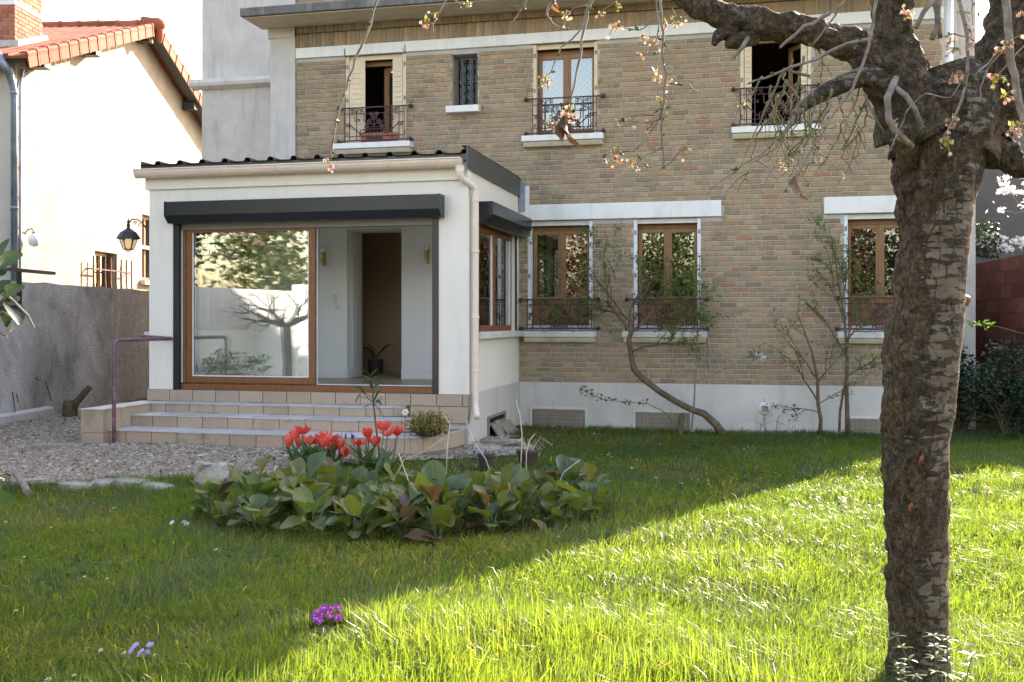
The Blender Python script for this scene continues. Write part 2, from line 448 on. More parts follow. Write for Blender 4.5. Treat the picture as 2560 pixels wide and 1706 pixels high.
    # plants: thin leaves that let light through
    def leafy(name, stops, trans=.45, rough=.5, tcol=(1.5, 1.7, .6), spec=.35, vein=False):
        vein_on = vein; t = NT(name); r = t.attr(); col = t.ramp(r, stops)
        if vein:
            vec = t.coords(); col = t.mix(t.ramp(t.noise(vec, 11, 5, .6), [(.5, 0), (.75, .45)]), col, (.12, .14, .035))
            sp = t.n.new('ShaderNodeSeparateXYZ'); t.put(sp.inputs[0], vec); ay = t.math('ABSOLUTE', sp.outputs[1])
            vn = t.math('FRACT', t.math('MULTIPLY', t.math('SUBTRACT', sp.outputs[0], t.math('MULTIPLY', ay, .9)), 34.0))
            vein = t.math('MAXIMUM', t.ramp(ay, [(.0, 1), (.004, 0)]), t.math('MULTIPLY', t.ramp(vn, [(.0, 1), (.12, 0)]), .55))
            col = t.mix(t.math('MULTIPLY', vein, .55), col, (.26, .29, .12)); nrm = t.bump(t.math('ADD', vein, t.noise(vec, 30, 3)), .5, .004)
        p = t.n.new('ShaderNodeBsdfPrincipled')
        t.put(p.inputs['Base Color'], col); t.put(p.inputs['Roughness'], rough); t.put(p.inputs['Specular IOR Level'], spec)
        if vein_on: t.put(p.inputs['Normal'], nrm)
        tr = t.n.new('ShaderNodeBsdfTranslucent')
        t.put(tr.inputs[0], t.mix(1.0, col, (*tcol, 1), 'MULTIPLY'))
        mx = t.n.new('ShaderNodeMixShader'); mx.inputs[0].default_value = trans
        t.l.new(p.outputs[0], mx.inputs[1]); t.l.new(tr.outputs[0], mx.inputs[2]); t.surf(mx); M[name] = t.m
    leafy('grass_blade', [(0, (.026, .062, .022)), (.35, (.052, .098, .034)), (.65, (.078, .132, .040)), (.82, (.092, .150, .043)), (.88, (.110, .125, .055)), (.94, (.20, .18, .10)), (1, (.28, .25, .16))], .60, .33, (3.3, 2.8, .65), .65)
    leafy('bergenia_leaf', [(0, (.052, .095, .040)), (.3, (.080, .125, .040)), (.6, (.125, .165, .040)), (.8, (.17, .185, .045)), (.92, (.16, .10, .065)), (1, (.17, .085, .07))], .3, .46, (1.5, 1.6, .6), .5, True)
    leafy('tulip_petal', [(0, (.62, .05, .045)), (.5, (.78, .10, .075)), (1, (.86, .24, .17))], .4, .45, (1.2, 1.0, 1.0))
    leafy('tulip_leaf', [(0, (.045, .10, .05)), (.5, (.065, .135, .055)), (1, (.10, .16, .05))], .3, .45)
    leafy('laurel_leaf', [(0, (.025, .065, .035)), (.6, (.045, .095, .045)), (1, (.085, .13, .045))], .25, .35)
    leafy('spring_leaf', [(0, (.060, .115, .028)), (.5, (.095, .165, .038)), (1, (.165, .205, .055))], .45, .5)
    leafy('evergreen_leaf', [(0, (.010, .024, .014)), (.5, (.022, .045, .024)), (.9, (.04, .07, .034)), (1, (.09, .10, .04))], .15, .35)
    leafy('tree_leaf', [(0, (.035, .06, .02)), (.5, (.075, .11, .03)), (.8, (.13, .14, .05)), (1, (.22, .15, .09))], .4, .55)
    leafy('sedum_leaf', [(0, (.10, .11, .035)), (.4, (.20, .18, .055)), (.7, (.32, .24, .07)), (1, (.26, .12, .07))], .25, .5)
    leafy('blossom_petal', [(0, (.50, .17, .22)), (.3, (.68, .42, .38)), (.6, (.78, .62, .50)), (.8, (.30, .33, .09)), (1, (.45, .24, .13))], .4, .5, (1.1, 1.0, .9))
    leafy('white_petal', [(0, (.72, .74, .78)), (1, (.82, .82, .82))], .35, .5, (1, 1, 1))
    leafy('dead_leaf', [(0, (.10, .055, .03)), (.5, (.17, .10, .06)), (1, (.24, .17, .12))], .3, .7, (1.5, 1.1, .7))
    leafy('purple_petal', [(0, (.20, .02, .26)), (.6, (.34, .04, .40)), (1, (.45, .07, .45))], .35, .5, (1.2, 1, 1.2))
    leafy('lilac_petal', [(0, (.38, .27, .68)), (1, (.52, .40, .80))], .3, .5, (1, 1, 1))
    plain('yellow_centre', (.75, .48, .03), .6)
    plain('muscari_blue', (.05, .06, .38), .6)
    plain('pink_bud', (.62, .16, .27), .6, var=.3, scale=20)
    plain('straw_stem', (.52, .44, .33), .8, var=.25)
    plain('green_stem', (.075, .13, .04), .6, var=.2)
    plain('cut_wood', (.42, .25, .12), .8, var=.3, scale=20)
    t = NT('twig_bark'); vec = t.coords()
    t.bsdf(t.ramp(t.noise(vec, 26, 4, .6), [(.3, (.12, .095, .075)), (.55, (.22, .185, .15)), (.75, (.34, .31, .28))]), .8, t.bump(t.noise(vec, 90, 3), .4, .003), spec=.3); M['twig_bark'] = t.m
    t = NT('shrub_bark'); vec = t.coords()
    t.bsdf(t.ramp(t.noise(vec, 16, 5, .65), [(.3, (.075, .05, .032)), (.55, (.135, .098, .062)), (.75, (.20, .165, .12))]), .9, t.bump(t.noise(vec, 45, 4), .7, .008), spec=.2); M['shrub_bark'] = t.m
    # cherry bark: silvery skin with lenticels, broken by rough brown plates
    t = NT('cherry_bark'); vec = t.coords()
    big = t.noise(vec, 5.0, 6, .65)
    skin = t.ramp(big, [(.28, (.095, .070, .046)), (.5, (.155, .122, .086)), (.72, (.215, .178, .138))])
    skin = t.mix(t.ramp(t.noise(t.coords((3, 3, 14)), 2.2, 5, .6, .5), [(.42, .7), (.56, 0)]), skin, (.12, .08, .045))
    lv = t.coords((12, 12, 46)); ln = t.noise(lv, 1.0, 3, .5, .4); dash = t.ramp(ln, [(.53, 0), (.56, 1)])
    skin = t.mix(t.math('MULTIPLY', dash, .95), skin, (.042, .025, .012))
    pn = t.noise(t.coords((1, 1, .7)), 30, 8, .74, 1.3)
    plate = t.ramp(pn, [(.32, (.018, .012, .007)), (.43, (.070, .045, .022)), (.53, (.165, .108, .055)), (.63, (.29, .205, .125)), (.75, (.45, .36, .26))])
    plate = t.mix(t.ramp(t.noise(vec, 5.5, 6, .6), [(.54, 0), (.70, .55)]), plate, (.060, .066, .024))
    crack = t.ramp(t.noise(t.coords((1, 1, .33)), 9.0, 6, .65, 1.2), [(.48, 0), (.495, .6), (.51, 0)])
    pm = t.math('ADD', t.math('MULTIPLY', t.noise(vec, 4.2, 8, .7, .8), 1.35), t.math('MULTIPLY', t.attr(), .26))
    pm = t.ramp(pm, [(.79, 0), (.87, 1)])
    col = t.mix(crack, t.mix(pm, skin, plate), (.016, .011, .006))
    hgt = t.math('ADD', t.math('MULTIPLY', dash, -.25), t.math('MULTIPLY', pm, t.math('ADD', pn, .3)))
    hgt = t.math('SUBTRACT', hgt, t.math('MULTIPLY', crack, .5))
    t.bsdf(col, .72, t.bump(hgt, 1.0, .05), spec=.35); M['cherry_bark'] = t.m
    # sheer curtain
    t = NT('lace_curtain'); vec = t.coords()
    v = t.voro(vec, 11, 'F1', .0); ring = t.ramp(v, [(.10, .75), (.14, .45), (.30, .45), (.34, .7), (.48, .7), (.52, .5)])
    t.bsdf(t.mix(1.0, ring, (.86, .95, 1.08, 1), 'MULTIPLY'), .9); M['lace_curtain'] = t.m
    # lamps
    t = NT('amber_glass'); e = t.bsdf((.75, .62, .36), .35, emit=(1.0, .72, .25), estr=.28); M['amber_glass'] = t.m
    t = NT('frosted_glass')
    tr = t.node('ShaderNodeBsdfTransparent', Color=(.8, .8, .78, 1)); gl = t.node('ShaderNodeBsdfPrincipled'); gl.inputs['Base Color'].default_value = (.55, .52, .45, 1); gl.inputs['Roughness'].default_value = .25
    mx = t.n.new('ShaderNodeMixShader'); mx.inputs[0].default_value = .4; t.l.new(tr.outputs[0], mx.inputs[1]); t.l.new(gl.outputs[0], mx.inputs[2]); t.surf(mx); M['frosted_glass'] = t.m
    plain('opal_glass', (.8, .8, .8), .2, var=.03)
make_materials()

# ------------------------------------------------------------------ ground
def grid_sheet(name, xs, ys, mat, zf):
    nx, ny = len(xs), len(ys)
    V = np.array([(x, y, zf(x, y)) for y in ys for x in xs])
    i = np.arange(nx - 1)[None, :] + nx * np.arange(ny - 1)[:, None]
    F = np.stack([i, i + 1, i + nx + 1, i + nx], -1).reshape(-1, 4)
    return link_mesh(name, np_mesh(name, V, F, mat, None, True))
xs = [-300, -120, -60, -30, -20, -15] + list(np.arange(-12.5, 7.01, .2)) + [9, 14, 20, 40, 90, 300]
ys = [-300, -120, -60, -30, -15, -6] + list(np.arange(-2, 17.01, .2)) + [20, 25, 40, 80, 160, 300]
g = grid_sheet('ground', xs, ys, M['soil'], ground_z); props(g, kind='structure')
# gravel forecourt, an uneven-edged sheet just above the soil
GRAVEL = [(-12, 13.9), (-11.2, 11.5), (-10.6, 8.75), (-8.2, 8.55), (-6.6, 8.5), (-5.0, 8.85), (-4.35, 9.3), (-3.7, 10.25), (-2.95, 11.1), (-2.55, 11.75), (-2.62, 12.4), (-3.05, 12.95), (-3.2, 13.6), (-3.6, 14.6), (-9, 16), (-11.5, 16)]
def inside(x, y, poly):
    c = False; n = len(poly)
    for i in range(n):
        x1, y1 = poly[i]; x2, y2 = poly[(i + 1) % n]
        if (y1 > y) != (y2 > y) and x < (x2 - x1) * (y - y1) / (y2 - y1) + x1: c = not c
    return c
def np_inside(x, y, poly):
    c = np.zeros(len(x), dtype=bool); n = len(poly)
    for i in range(n):
        x1, y1 = poly[i]; x2, y2 = poly[(i + 1) % n]
        if y1 == y2: continue
        k = ((y1 > y) != (y2 > y)) & (x < (x2 - x1) * (y - y1) / (y2 - y1) + x1)
        c ^= k
    return c
mb = MB(); st = .1
idx = {}
for j in range(int((16.2 - 8) / st)):
    for i in range(int(10 / st)):
        x = -12.3 + i * st; y = 8.2 + j * st
        if inside(x + st / 2 + .1 * mnoise.noise(Vector((x * 3, y * 3, 0))), y + st / 2 + .14 * mnoise.noise(Vector((x * 2.4, y * 2.4, 5))), GRAVEL):
            q = []
            for dx, dy in ((0, 0), (1, 0), (1, 1), (0, 1)):
                k = (i + dx, j + dy)
                if k not in idx:
                    idx[k] = len(mb.v); X, Y = -12.3 + k[0] * st, 8.2 + k[1] * st
                    mb.v.append((X, Y, ground_z(X, Y) + .012)); mb.r.append(.5)
                q.append(idx[k])
            mb.f.append(tuple(q))
o = mb.build('gravel_path', M['gravel_ground'], smooth_=True); props(o, kind='structure')

# ------------------------------------------------------------------ the brick house
YF = 14.7                                     # brick face
def FX(u, v=800): return at(u, v, YF).x
def FZ(u, v): return at(u, v, YF).z
XL, XR = FX(740), 2.5
house = empty('brick_house', (-2.2, YF, 0), 'tan brick house with white lintels and brown framed windows behind the lawn', 'house')
HO = -Vector((-2.2, YF, 0))
def hb(mb_, name, mat, parent=house, **kw):   # house part: geometry given in world coordinates
    o_ = mb_.build(name, mat, parent, **kw)
    o_.location = HO if parent is house else (0, 0, 0)
    return o_

def wall_holes(mb_, x0, x1, z0, z1, y0, y1, holes, rnd=.5):
    xs_ = sorted({x0, x1, *[c for h in holes for c in h[:2] if x0 < c < x1]}); zs_ = sorted({z0, z1, *[c for h in holes for c in h[2:] if z0 < c < z1]})
    def solid(i, k):
        if i < 0 or k < 0 or i >= len(xs_) - 1 or k >= len(zs_) - 1: return False
        cx, cz = (xs_[i] + xs_[i + 1]) / 2, (zs_[k] + zs_[k + 1]) / 2
        return not any(h[0] < cx < h[1] and h[2] < cz < h[3] for h in holes)
    for i in range(len(xs_) - 1):
        for k in range(len(zs_) - 1):
            if not solid(i, k): continue
            a, b, c, d = xs_[i], xs_[i + 1], zs_[k], zs_[k + 1]
            mb_.add([(a, y0, c), (b, y0, c), (b, y0, d), (a, y0, d)], [(0, 1, 2, 3)], rnd)
            mb_.add([(a, y1, c), (b, y1, c), (b, y1, d), (a, y1, d)], [(3, 2, 1, 0)], rnd)
            if not solid(i - 1, k): mb_.add([(a, y0, c), (a, y1, c), (a, y1, d), (a, y0, d)], [(3, 2, 1, 0)], rnd)
            if not solid(i + 1, k): mb_.add([(b, y0, c), (b, y1, c), (b, y1, d), (b, y0, d)], [(0, 1, 2, 3)], rnd)
            if not solid(i, k - 1): mb_.add([(a, y0, c), (b, y0, c), (b, y1, c), (a, y1, c)], [(3, 2, 1, 0)], rnd)
            if not solid(i, k + 1): mb_.add([(a, y0, d), (b, y0, d), (b, y1, d), (a, y1, d)], [(0, 1, 2, 3)], rnd)

ZB0, ZB1 = 5.63, 5.79                         # white band
G_TOP, G_SILL = 3.04, 1.42                    # ground-floor openings
U_SILL = 4.27
WIN = {                                       # x0, x1, z0, z1
    'ua': (FX(863.5, 250), FX(1015, 250), U_SILL, ZB0), 'ub': (FX(1130, 200), FX(1193.5, 200), 4.76, 5.55),
    'uc': (FX(1332, 250), FX(1494, 250), U_SILL, ZB0), 'ud': (FX(1850, 250), FX(2029, 250), U_SILL, ZB0),
    'ga': (FX(1319), FX(1481.6), G_SILL, G_TOP), 'gb': (FX(1583.6), FX(1752.6), G_SILL, G_TOP), 'gc': (FX(2109.5), FX(2109.5) + .98, G_SILL, G_TOP)}
DOOR = (-5.95, -5.08, .70, 2.95)
holes = list(WIN.values()) + [DOOR]
HT = 6.72
mb = MB(); wall_holes(mb, XL, XR, .3, HT, YF + .012, YF + .4, holes)
# shell behind: sides, back, roof, floor slab
mb.box(XL, XL + .3, YF + .4, 24, -.2, HT); mb.box(XR - .3, XR, YF + .4, 24, -.2, HT); mb.box(XL + .3, XR - .3, 23.7, 24, -.2, HT)
hb(mb, 'wall', M['mortar'])
mb = MB(); mb.box(XL, XR, YF + .005, 24.0, HT, HT + .12); hb(mb, 'roof', M['slab_concrete'])
mb = MB(); mb.box(XL + .3, XR - .3, YF + .4, 23.7, 3.45, 3.65); mb.box(XL + .3, XR - .3, YF + .4, 23.7, 6.3, 6.5); hb(mb, 'floor_slab', M['taupe_paint'])
mb = MB(); mb.box(-3.0, -2.9, YF + .4, 23.7, .3, 3.45); mb.box(.2, .3, YF + .4, 23.7, .3, 3.45); mb.box(-4.0, -3.9, YF + .4, 23.7, 3.65, 6.3); mb.box(-1.2, -1.1, YF + .4, 23.7, 3.65, 6.3); hb(mb, 'partition', M['taupe_paint'])

# bricks, laid course by course in header-and-stretcher bond
BH, BJ, BS, BHD = .058, .014, .2195, .1035
def brick_geo(w, h, d=.012, c=.004):
    x, z = w / 2, h / 2
    V = [(-x, d, -z), (x, d, -z), (x, d, z), (-x, d, z), (-x, c, -z), (x, c, -z), (x, c, z), (-x, c, z), (-x + c, 0, -z + c), (x - c, 0, -z + c), (x - c, 0, z - c), (-x + c, 0, z - c)]
    F = [(8, 9, 10, 11)] + [(a, (a + 1) % 4, (a + 1) % 4 + 4, a + 4) for a in range(4)] + [(a + 4, (a + 1) % 4 + 4, (a + 1) % 4 + 8, a + 8) for a in range(4)]
    return V, F
bricks = []                                   # cx, cz, w, h, rnd
EXT_X1 = -3.33
def brick_free(xa, xb, za, zb):
    """cut the run xa..xb of a course by the openings and trim"""
    runs = [(xa, xb)]
    cut = [(w[0] - .004, w[1] + .004) for k, w in WIN.items() if w[2] < zb and w[3] > za]
    for a, b, c, d in TRIM:
        if c < zb - .004 and d > za + .004: cut.append((a - .006, b + .006))
    if za < 3.66: cut.append((XL - 1, EXT_X1 + .015))
    for c, d in cut:
        nr = []
        for a, b in runs:
            if d <= a or c >= b: nr.append((a, b)); continue
            if c - a > .03: nr.append((a, c))
            if b - d > .03: nr.append((d, b))
        runs = nr
    return runs
LINT = [(EXT_X1 + .0, FX(1803.6, 520), G_TOP, 3.27), (FX(2059, 515), 2.25, G_TOP, 3.27)]
SILLS = {'ua': (FX(839.6, 370), FX(1031, 370), U_SILL - .085, U_SILL), 'ub': (FX(1120, 260), FX(1201.4, 260), 4.66, 4.76), 'uc': (FX(1308, 350), FX(1510.7, 350), U_SILL - .085, U_SILL),
         'ud': (FX(1829, 330), FX(2051, 330), U_SILL - .085, U_SILL), 'ga': (EXT_X1 + .08, FX(1493.7, 840), G_SILL - .085, G_SILL), 'gb': (FX(1557.5, 840), FX(1768.6, 840), G_SILL - .085, G_SILL),
         'gc': (FX(2092, 840), WIN['gc'][1] + .12, G_SILL - .085, G_SILL)}
TRIM = LINT + [(a, b, c, d) for a, b, c, d in SILLS.values()] + [(XL - 1, XR + 1, ZB0 + .0, ZB1)]
z = .685; row = 0; rb = random.Random(3)
while z + BH < ZB0 - .002:
    x = XL - (BS + BHD + 2 * BJ) * .5 * (row % 2) + rb.uniform(-.01, .01) - .05 * (row % 4 > 1)
    k = 0
    while x < XR:
        w = BS if k % 2 == 0 else BHD; k += 1
        for a, b in brick_free(max(x, XL + .004), min(x + w, XR - .004), z, z + BH) if min(x + w, XR) - max(x, XL) > .03 else ():
            r_ = min(1, max(0, rb.random() ** (1.15 if w == BS else .8)))
            bricks.append(((a + b) / 2, z + BH / 2 + rb.uniform(-.0015, .0015), b - a - .001, BH, r_))
        x += w + BJ
    z += BH + BJ; row += 1
for z0, h, n in ((5.80, .205, 1), (6.018, .10, 1)):              # soldier courses above the band
    x = XL + .004
    while x < XR - .06:
        bricks.append((x + .03, z0 + h / 2, .058 + rb.uniform(-.003, .003), h, rb.random())); x += .0705
z = 6.30
while z < HT - .07:                                                    # above the canopy
    x = XL - .17 * (row % 2)
    while x < XR - .1:
        a, b = max(x, XL + .004), min(x + BS, XR)
        if b - a > .03: bricks.append(((a + b) / 2, z + BH / 2, b - a, BH, rb.random()))
        x += BS + BJ
    z += BH + BJ; row += 1
def seen_area(b):
    p = Vector((b[0], YF, b[1] - CAM_H)); d = p.y * CA - p.x * SA; u = 1280 + 2560 * (p.x * CA + p.y * SA) / d; v = 800 - 2560 * p.z / d
    if not (0 < u < 2560 and 0 < v < 1706): return 0
    if 2185 < u < 2450 or (1820 < u < 2200 and (v < 130 or v > 520)) or (1380 < u < 1800 and 540 < v): return 0
    return b[2] * b[3] / d ** 2
order = sorted(range(len(bricks)), key=lambda i: -seen_area(bricks[i]))
single = set(order[:300])
cache = {}
for i in order[:300]:
    b = bricks[i]; key = (round(b[2], 3), round(b[3], 3), round(b[4] * 15))
    if key not in cache:
        m_ = MB(); m_.add(*brick_geo(key[0], key[1]), rnd=key[2] / 15); cache[key] = m_.mesh('brick', M['brick'])
    o = link_mesh('brick', cache[key], house, Vector((b[0], YF + rb.uniform(-.002, .002), b[1])) + HO)
mb = MB()
for i in range(len(bricks)):
    if i in single: continue
    b = bricks[i]; V, F = brick_geo(b[2], b[3]); dy = rb.uniform(-.0025, .0025)
    mb.add([(p[0] + b[0], p[1] + YF + dy, p[2] + b[1]) for p in V], F, b[4])
hb(mb, 'brickwork', M['brick'], kind='stuff')

mb = MB(); mb.box(EXT_X1 + .003, XR + .004, YF - .02, YF + .39, -.4, .672); hb(mb, 'plinth', M['plinth_render'], bevel=.01)
mb = MB(); mb.box(XL - .0, XR + .01, YF - .022, YF + .02, ZB0, ZB1); hb(mb, 'band', M['white_paint'], bevel=.006)
mb = MB(); mb.box(XL, XR, YF - .012, YF + .02, 6.0065, 6.0155); hb(mb, 'shade_line', M['black_iron'])  # dark strip painted in as the shade line between the brick rows
for a, b, c, d in LINT:
    mb = MB(); mb.box(a + .004, b, YF - .03, YF + .02, c, d); hb(mb, 'lintel', M['white_paint'], bevel=.008)
for k, (a, b, c, d) in SILLS.items():
    mb = MB(); mb.box(a, b, YF - .13, YF + .16, c, d)
    o = hb(mb, 'sill', M['white_paint'] if k[0] == 'u' else M['sill_stone'], bevel=.008)
    if k != 'ub':
        mb = MB(); mb.prism([(YF + .02, c - .075), (YF - .07, c - .07), (YF - .10, c - .025), (YF - .085, c - .002), (YF + .02, c - .002)], a + .02, b - .02); s_ = mb.build('moulding', M['cream_stone'], o)
# canopy over the first floor: sloping soffit, dark weathered slab edge
CX0 = at(599, 45, 14.05).x
mb = MB(); mb.box(CX0, XR + .35, 14.05, YF - .002, 6.14, 6.27); o = hb(mb, 'canopy', M['slab_concrete'], bevel=.015)
mb = MB(); mb.prism([(YF + .0, 6.118), (YF - .12, 6.119), (YF - .14, 6.128), (YF - .60, 6.125), (YF - .60, 6.138), (YF, 6.138)], CX0 + .04, XR + .3); mb.build('soffit', M['soffit'], o)
# pale concrete pier and the set-back towers
PX0 = FX(678, 200)
mb = MB(); mb.box(PX0, XL - .003, YF - .03, YF + .6, -.2, 6.13); mb.box(PX0 - .04, XL - .003, YF - .045, YF + .6, 5.96, 6.131); mb.box(PX0, XL - .003, YF - .03, YF + .6, 6.28, HT); hb(mb, 'pier', M['tower_render'], bevel=.006)
TY = 15.9; TX = at(505, 200, TY).x
mb = MB(); mb.box(TX, PX0 - .005, TY, 20.1, -.2, 7.6); hb(mb, 'tower', M['tower_render'])
mb = MB(); mb.box(-10.3, TX - .003, 18.9, 20.6, -.2, 4.3); hb(mb, 'sun_blocker', M['tower_render'])  # unseen block added behind the tower to keep sun off the boundary wall
zl = at(590, 208, TY).z
mb = MB(); mb.prism([(TY - .01, zl - .10), (TY - .14, zl - .05), (TY - .16, zl), (TY - .15, zl + .06), (TY - .01, zl + .10)], TX - .16, PX0 - .006); hb(mb, 'ledge', M['sill_stone'])
mb = MB(); mb.box(XR + .005, 3.17, 16.0, 23.9, -.2, HT); hb(mb, 'wing', M['tower_render'])

# windows ---------------------------------------------------------
def casement(win, x0, x1, z0, z1, y, mat, glass_z0=None, stile=.055, top=.06, bottom=.07, curtain=False):
    """one leaf as a sub-part pair; returns nothing"""
    mb_ = MB()
    mb_.box(x0, x0 + stile, y, y + .05, z0, z1); mb_.box(x1 - stile, x1, y, y + .05, z0, z1)
    mb_.box(x0 + stile, x1 - stile, y, y + .05, z1 - top, z1); mb_.box(x0 + stile, x1 - stile, y, y + .05, z0, z0 + bottom)
    gz = z0 + bottom
    if glass_z0:
        mb_.box(x0 + stile, x1 - stile, y, y + .05, glass_z0 - .06, glass_z0)
        gz = glass_z0
    mb_.build('casement', mat, win, bevel=.006)
    if glass_z0:
        p_ = MB(); p_.box(x0 + stile, x1 - stile, y + .018, y + .034, z0 + bottom, glass_z0 - .06); p_.build('panel', mat, win)
    p_ = MB(); p_.box(x0 + stile - .002, x1 - stile + .002, y + .02, y + .032, gz - .002, z1 - top + .002); p_.build('pane', M['window_glass'], win)

def railing(x0, x1, z0, h=.50):
    w = x1 - x0; y = YF - .06; mb_ = MB(); r_ = .0085
    def P(a, b): return (x0 + a * w, y, z0 + .04 + b * h)
    def poly(pts, rr=r_): mb_.tube([P(*p) for p in pts], rr, 5)
    for b in (1.0, .0): mb_.tube([(x0 - .10, y, z0 + .04 + b * h), (x1 + .10, y, z0 + .04 + b * h)], .011, 6)
    for b in (.82, .13): poly([(0, b), (1, b)], .007)
    for a in (0, .085, .205, .795, .915, 1): poly([(a, 0), (a, 1)], .0075)
    for s in (0, 1):
        f = (lambda a: a) if s == 0 else (lambda a: 1 - a)
        for pts in ([(.085, .95), (.16, .95), (.16, .87), (.115, .87), (.115, .91), (.145, .91)], [(.16, .95), (.205, .84), (.245, .95)], [(.245, .95), (.32, .95), (.32, .87), (.27, .87), (.27, .91), (.30, .91)],
                    [(0, .52), (.10, .52), (.10, .44), (.03, .44), (.03, .48), (.07, .48)], [(.205, .70), (.17, .70), (.17, .60), (.26, .60), (.26, .65), (.205, .65)], [(.10, .48), (.27, .20), (.32, .20)],
                    [(.085, .30), (.085, .13)], [(.27, .13), (.27, .32), (.36, .32), (.36, .24), (.30, .24)]):
            poly([(f(a), b) for a, b in pts])
    def arc(cx, cz, ra, a0, a1, n=9): return [(cx + ra / w * math.cos(a0 + (a1 - a0) * i / n), cz + ra / h * math.sin(a0 + (a1 - a0) * i / n)) for i in range(n + 1)]
    poly([(.33, .82), (.33, .60), (.42, .40), (.58, .40), (.67, .60), (.67, .82)])
    for cx, cz, ra in ((.5, .70, .045), (.42, .56, .035), (.58, .56, .035), (.45, .80, .022), (.55, .80, .022), (.37, .42, .028), (.63, .42, .028)):
        poly(arc(cx, cz, ra, 0, 6.28), .0085); poly(arc(cx, cz, ra * .5, 0, 6.28), .0085)
    for k in range(-3, 4): poly([(.5 + k * .035, .06), (.5 + k * .058, .34)], .006)
    poly([(.32, .34), (.68, .34)]); poly([(.40, .06), (.60, .06)]); poly(arc(.40, .05, .03, 0, 6.28)); poly(arc(.60, .05, .03, 0, 6.28))
    poly([(.5, .40), (.5, .82)]); poly([(.5, .45), (.42, .56)]); poly([(.5, .45), (.58, .56)])
    o_ = hb(mb_, 'balcony_railing', M['wrought_iron'])
    for xx in (x0 - .10, x1 + .10):
        for zz in (z0 + .04 + h, z0 + .04):
            m_ = MB(); m_.lathe([(.012, -.075), (.022, -.06), (.030, -.03), (.030, .0), (.018, .02), (.006, .03)], (xx, y, zz), 8, (0, -1, 0)); m_.build('finial', M['wrought_iron'], o_)
    return o_

def shutter_stack(win, x, side, z0, z1, mat, width=.03, n=3, spread=.0):
    """folded metal shutter leaves resting in the reveal"""
    mb_ = MB()
    for i in range(n):
        xx = x + side * (.008 + i * .014)
        mb_.box(min(xx, xx + side * .008), max(xx, xx + side * .008), YF + .015, YF + .165, z0 + .01, z1 - .005)
    mb_.box(min(x + side * .003, x + side * .052), max(x + side * .003, x + side * .052), YF + .012, YF + .02, z0 + .012, z1 - .007)
    o_ = mb_.build('shutter', mat, win)
    m_ = MB()
    for k in range(3):
        zz = z0 + (z1 - z0) * (.12 + .38 * k)
        m_.box(min(x + side * .012, x + side * .04), max(x + side * .012, x + side * .04), YF + .006, YF + .011, zz - .03, zz + .03)
    m_.build('hinge', M['bronze_grey'], win)

def french_window(key, mat, smat, gz):
    x0, x1, z0, z1 = WIN[key]; y = YF + .19
    mb_ = MB()
    mb_.box(x0, x0 + .05, y, y + .07, z0, z1); mb_.box(x1 - .05, x1, y, y + .07, z0, z1); mb_.box(x0 + .05, x1 - .05, y, y + .07, z1 - .14, z1 - .07); mb_.box(x0 + .05, x1 - .05, y, y + .07, z0, z0 + .05)
    w_ = hb(mb_, 'window', mat, bevel=.005)
    xm = (x0 + x1) / 2
    m_ = MB(); m_.box(x0 + .002, x1 - .002, YF + .06, YF + .10, z1 - .075, z1 - .003); m_.build('shutter_header', smat, w_, bevel=.004)
    casement(w_, x0 + .052, xm - .002, z0 + .052, z1 - .142, y - .025, mat, gz); casement(w_, xm + .002, x1 - .052, z0 + .052, z1 - .142, y - .025, mat, gz)
    m_ = MB(); m_.box(xm - .02, xm + .02, y - .037, y - .027, z0 + .06, z1 - .15); m_.build('meeting_rail', mat, w_, bevel=.005)
    shutter_stack(w_, x0, 1, z0, z1 - .01, smat); shutter_stack(w_, x1, -1, z0, z1 - .01, smat)
    if gz:
        m_ = MB(); m_.box(x0 + .06, x1 - .06, YF + .085, YF + .11, z0 + .005, z0 + .085); m_.build('guide_bar', M['shutter_white'], w_)
    return w_
for k in ('ga', 'gb', 'gc'):
    french_window(k, M['brown_frame'], M['shutter_white'], G_SILL + .50)
    railing(WIN[k][0] + .01, WIN[k][1] - .01, G_SILL, .42)
wc = french_window('uc', M['brown_frame'], M['shutter_cream'], None)
x0, x1, z0, z1 = WIN['uc']
mb = MB()
n = 40
for i in range(n):
    a = x0 + .06 + (x1 - x0 - .12) * i / n; b = x0 + .06 + (x1 - x0 - .12) * (i + 1) / n
    mb.add([(a, YF + .29 + .008 * math.sin(i * 1.3), z0 + .05), (b, YF + .29 + .008 * math.sin((i + 1) * 1.3), z0 + .05), (b, YF + .29 + .008 * math.sin((i + 1) * 1.3), z1 - .1), (a, YF + .29 + .008 * math.sin(i * 1.3), z1 - .1)], [(0, 1, 2, 3)])
mb.build('curtain', M['lace_curtain'], wc)
railing(x0 + .01, x1 - .01, U_SILL)
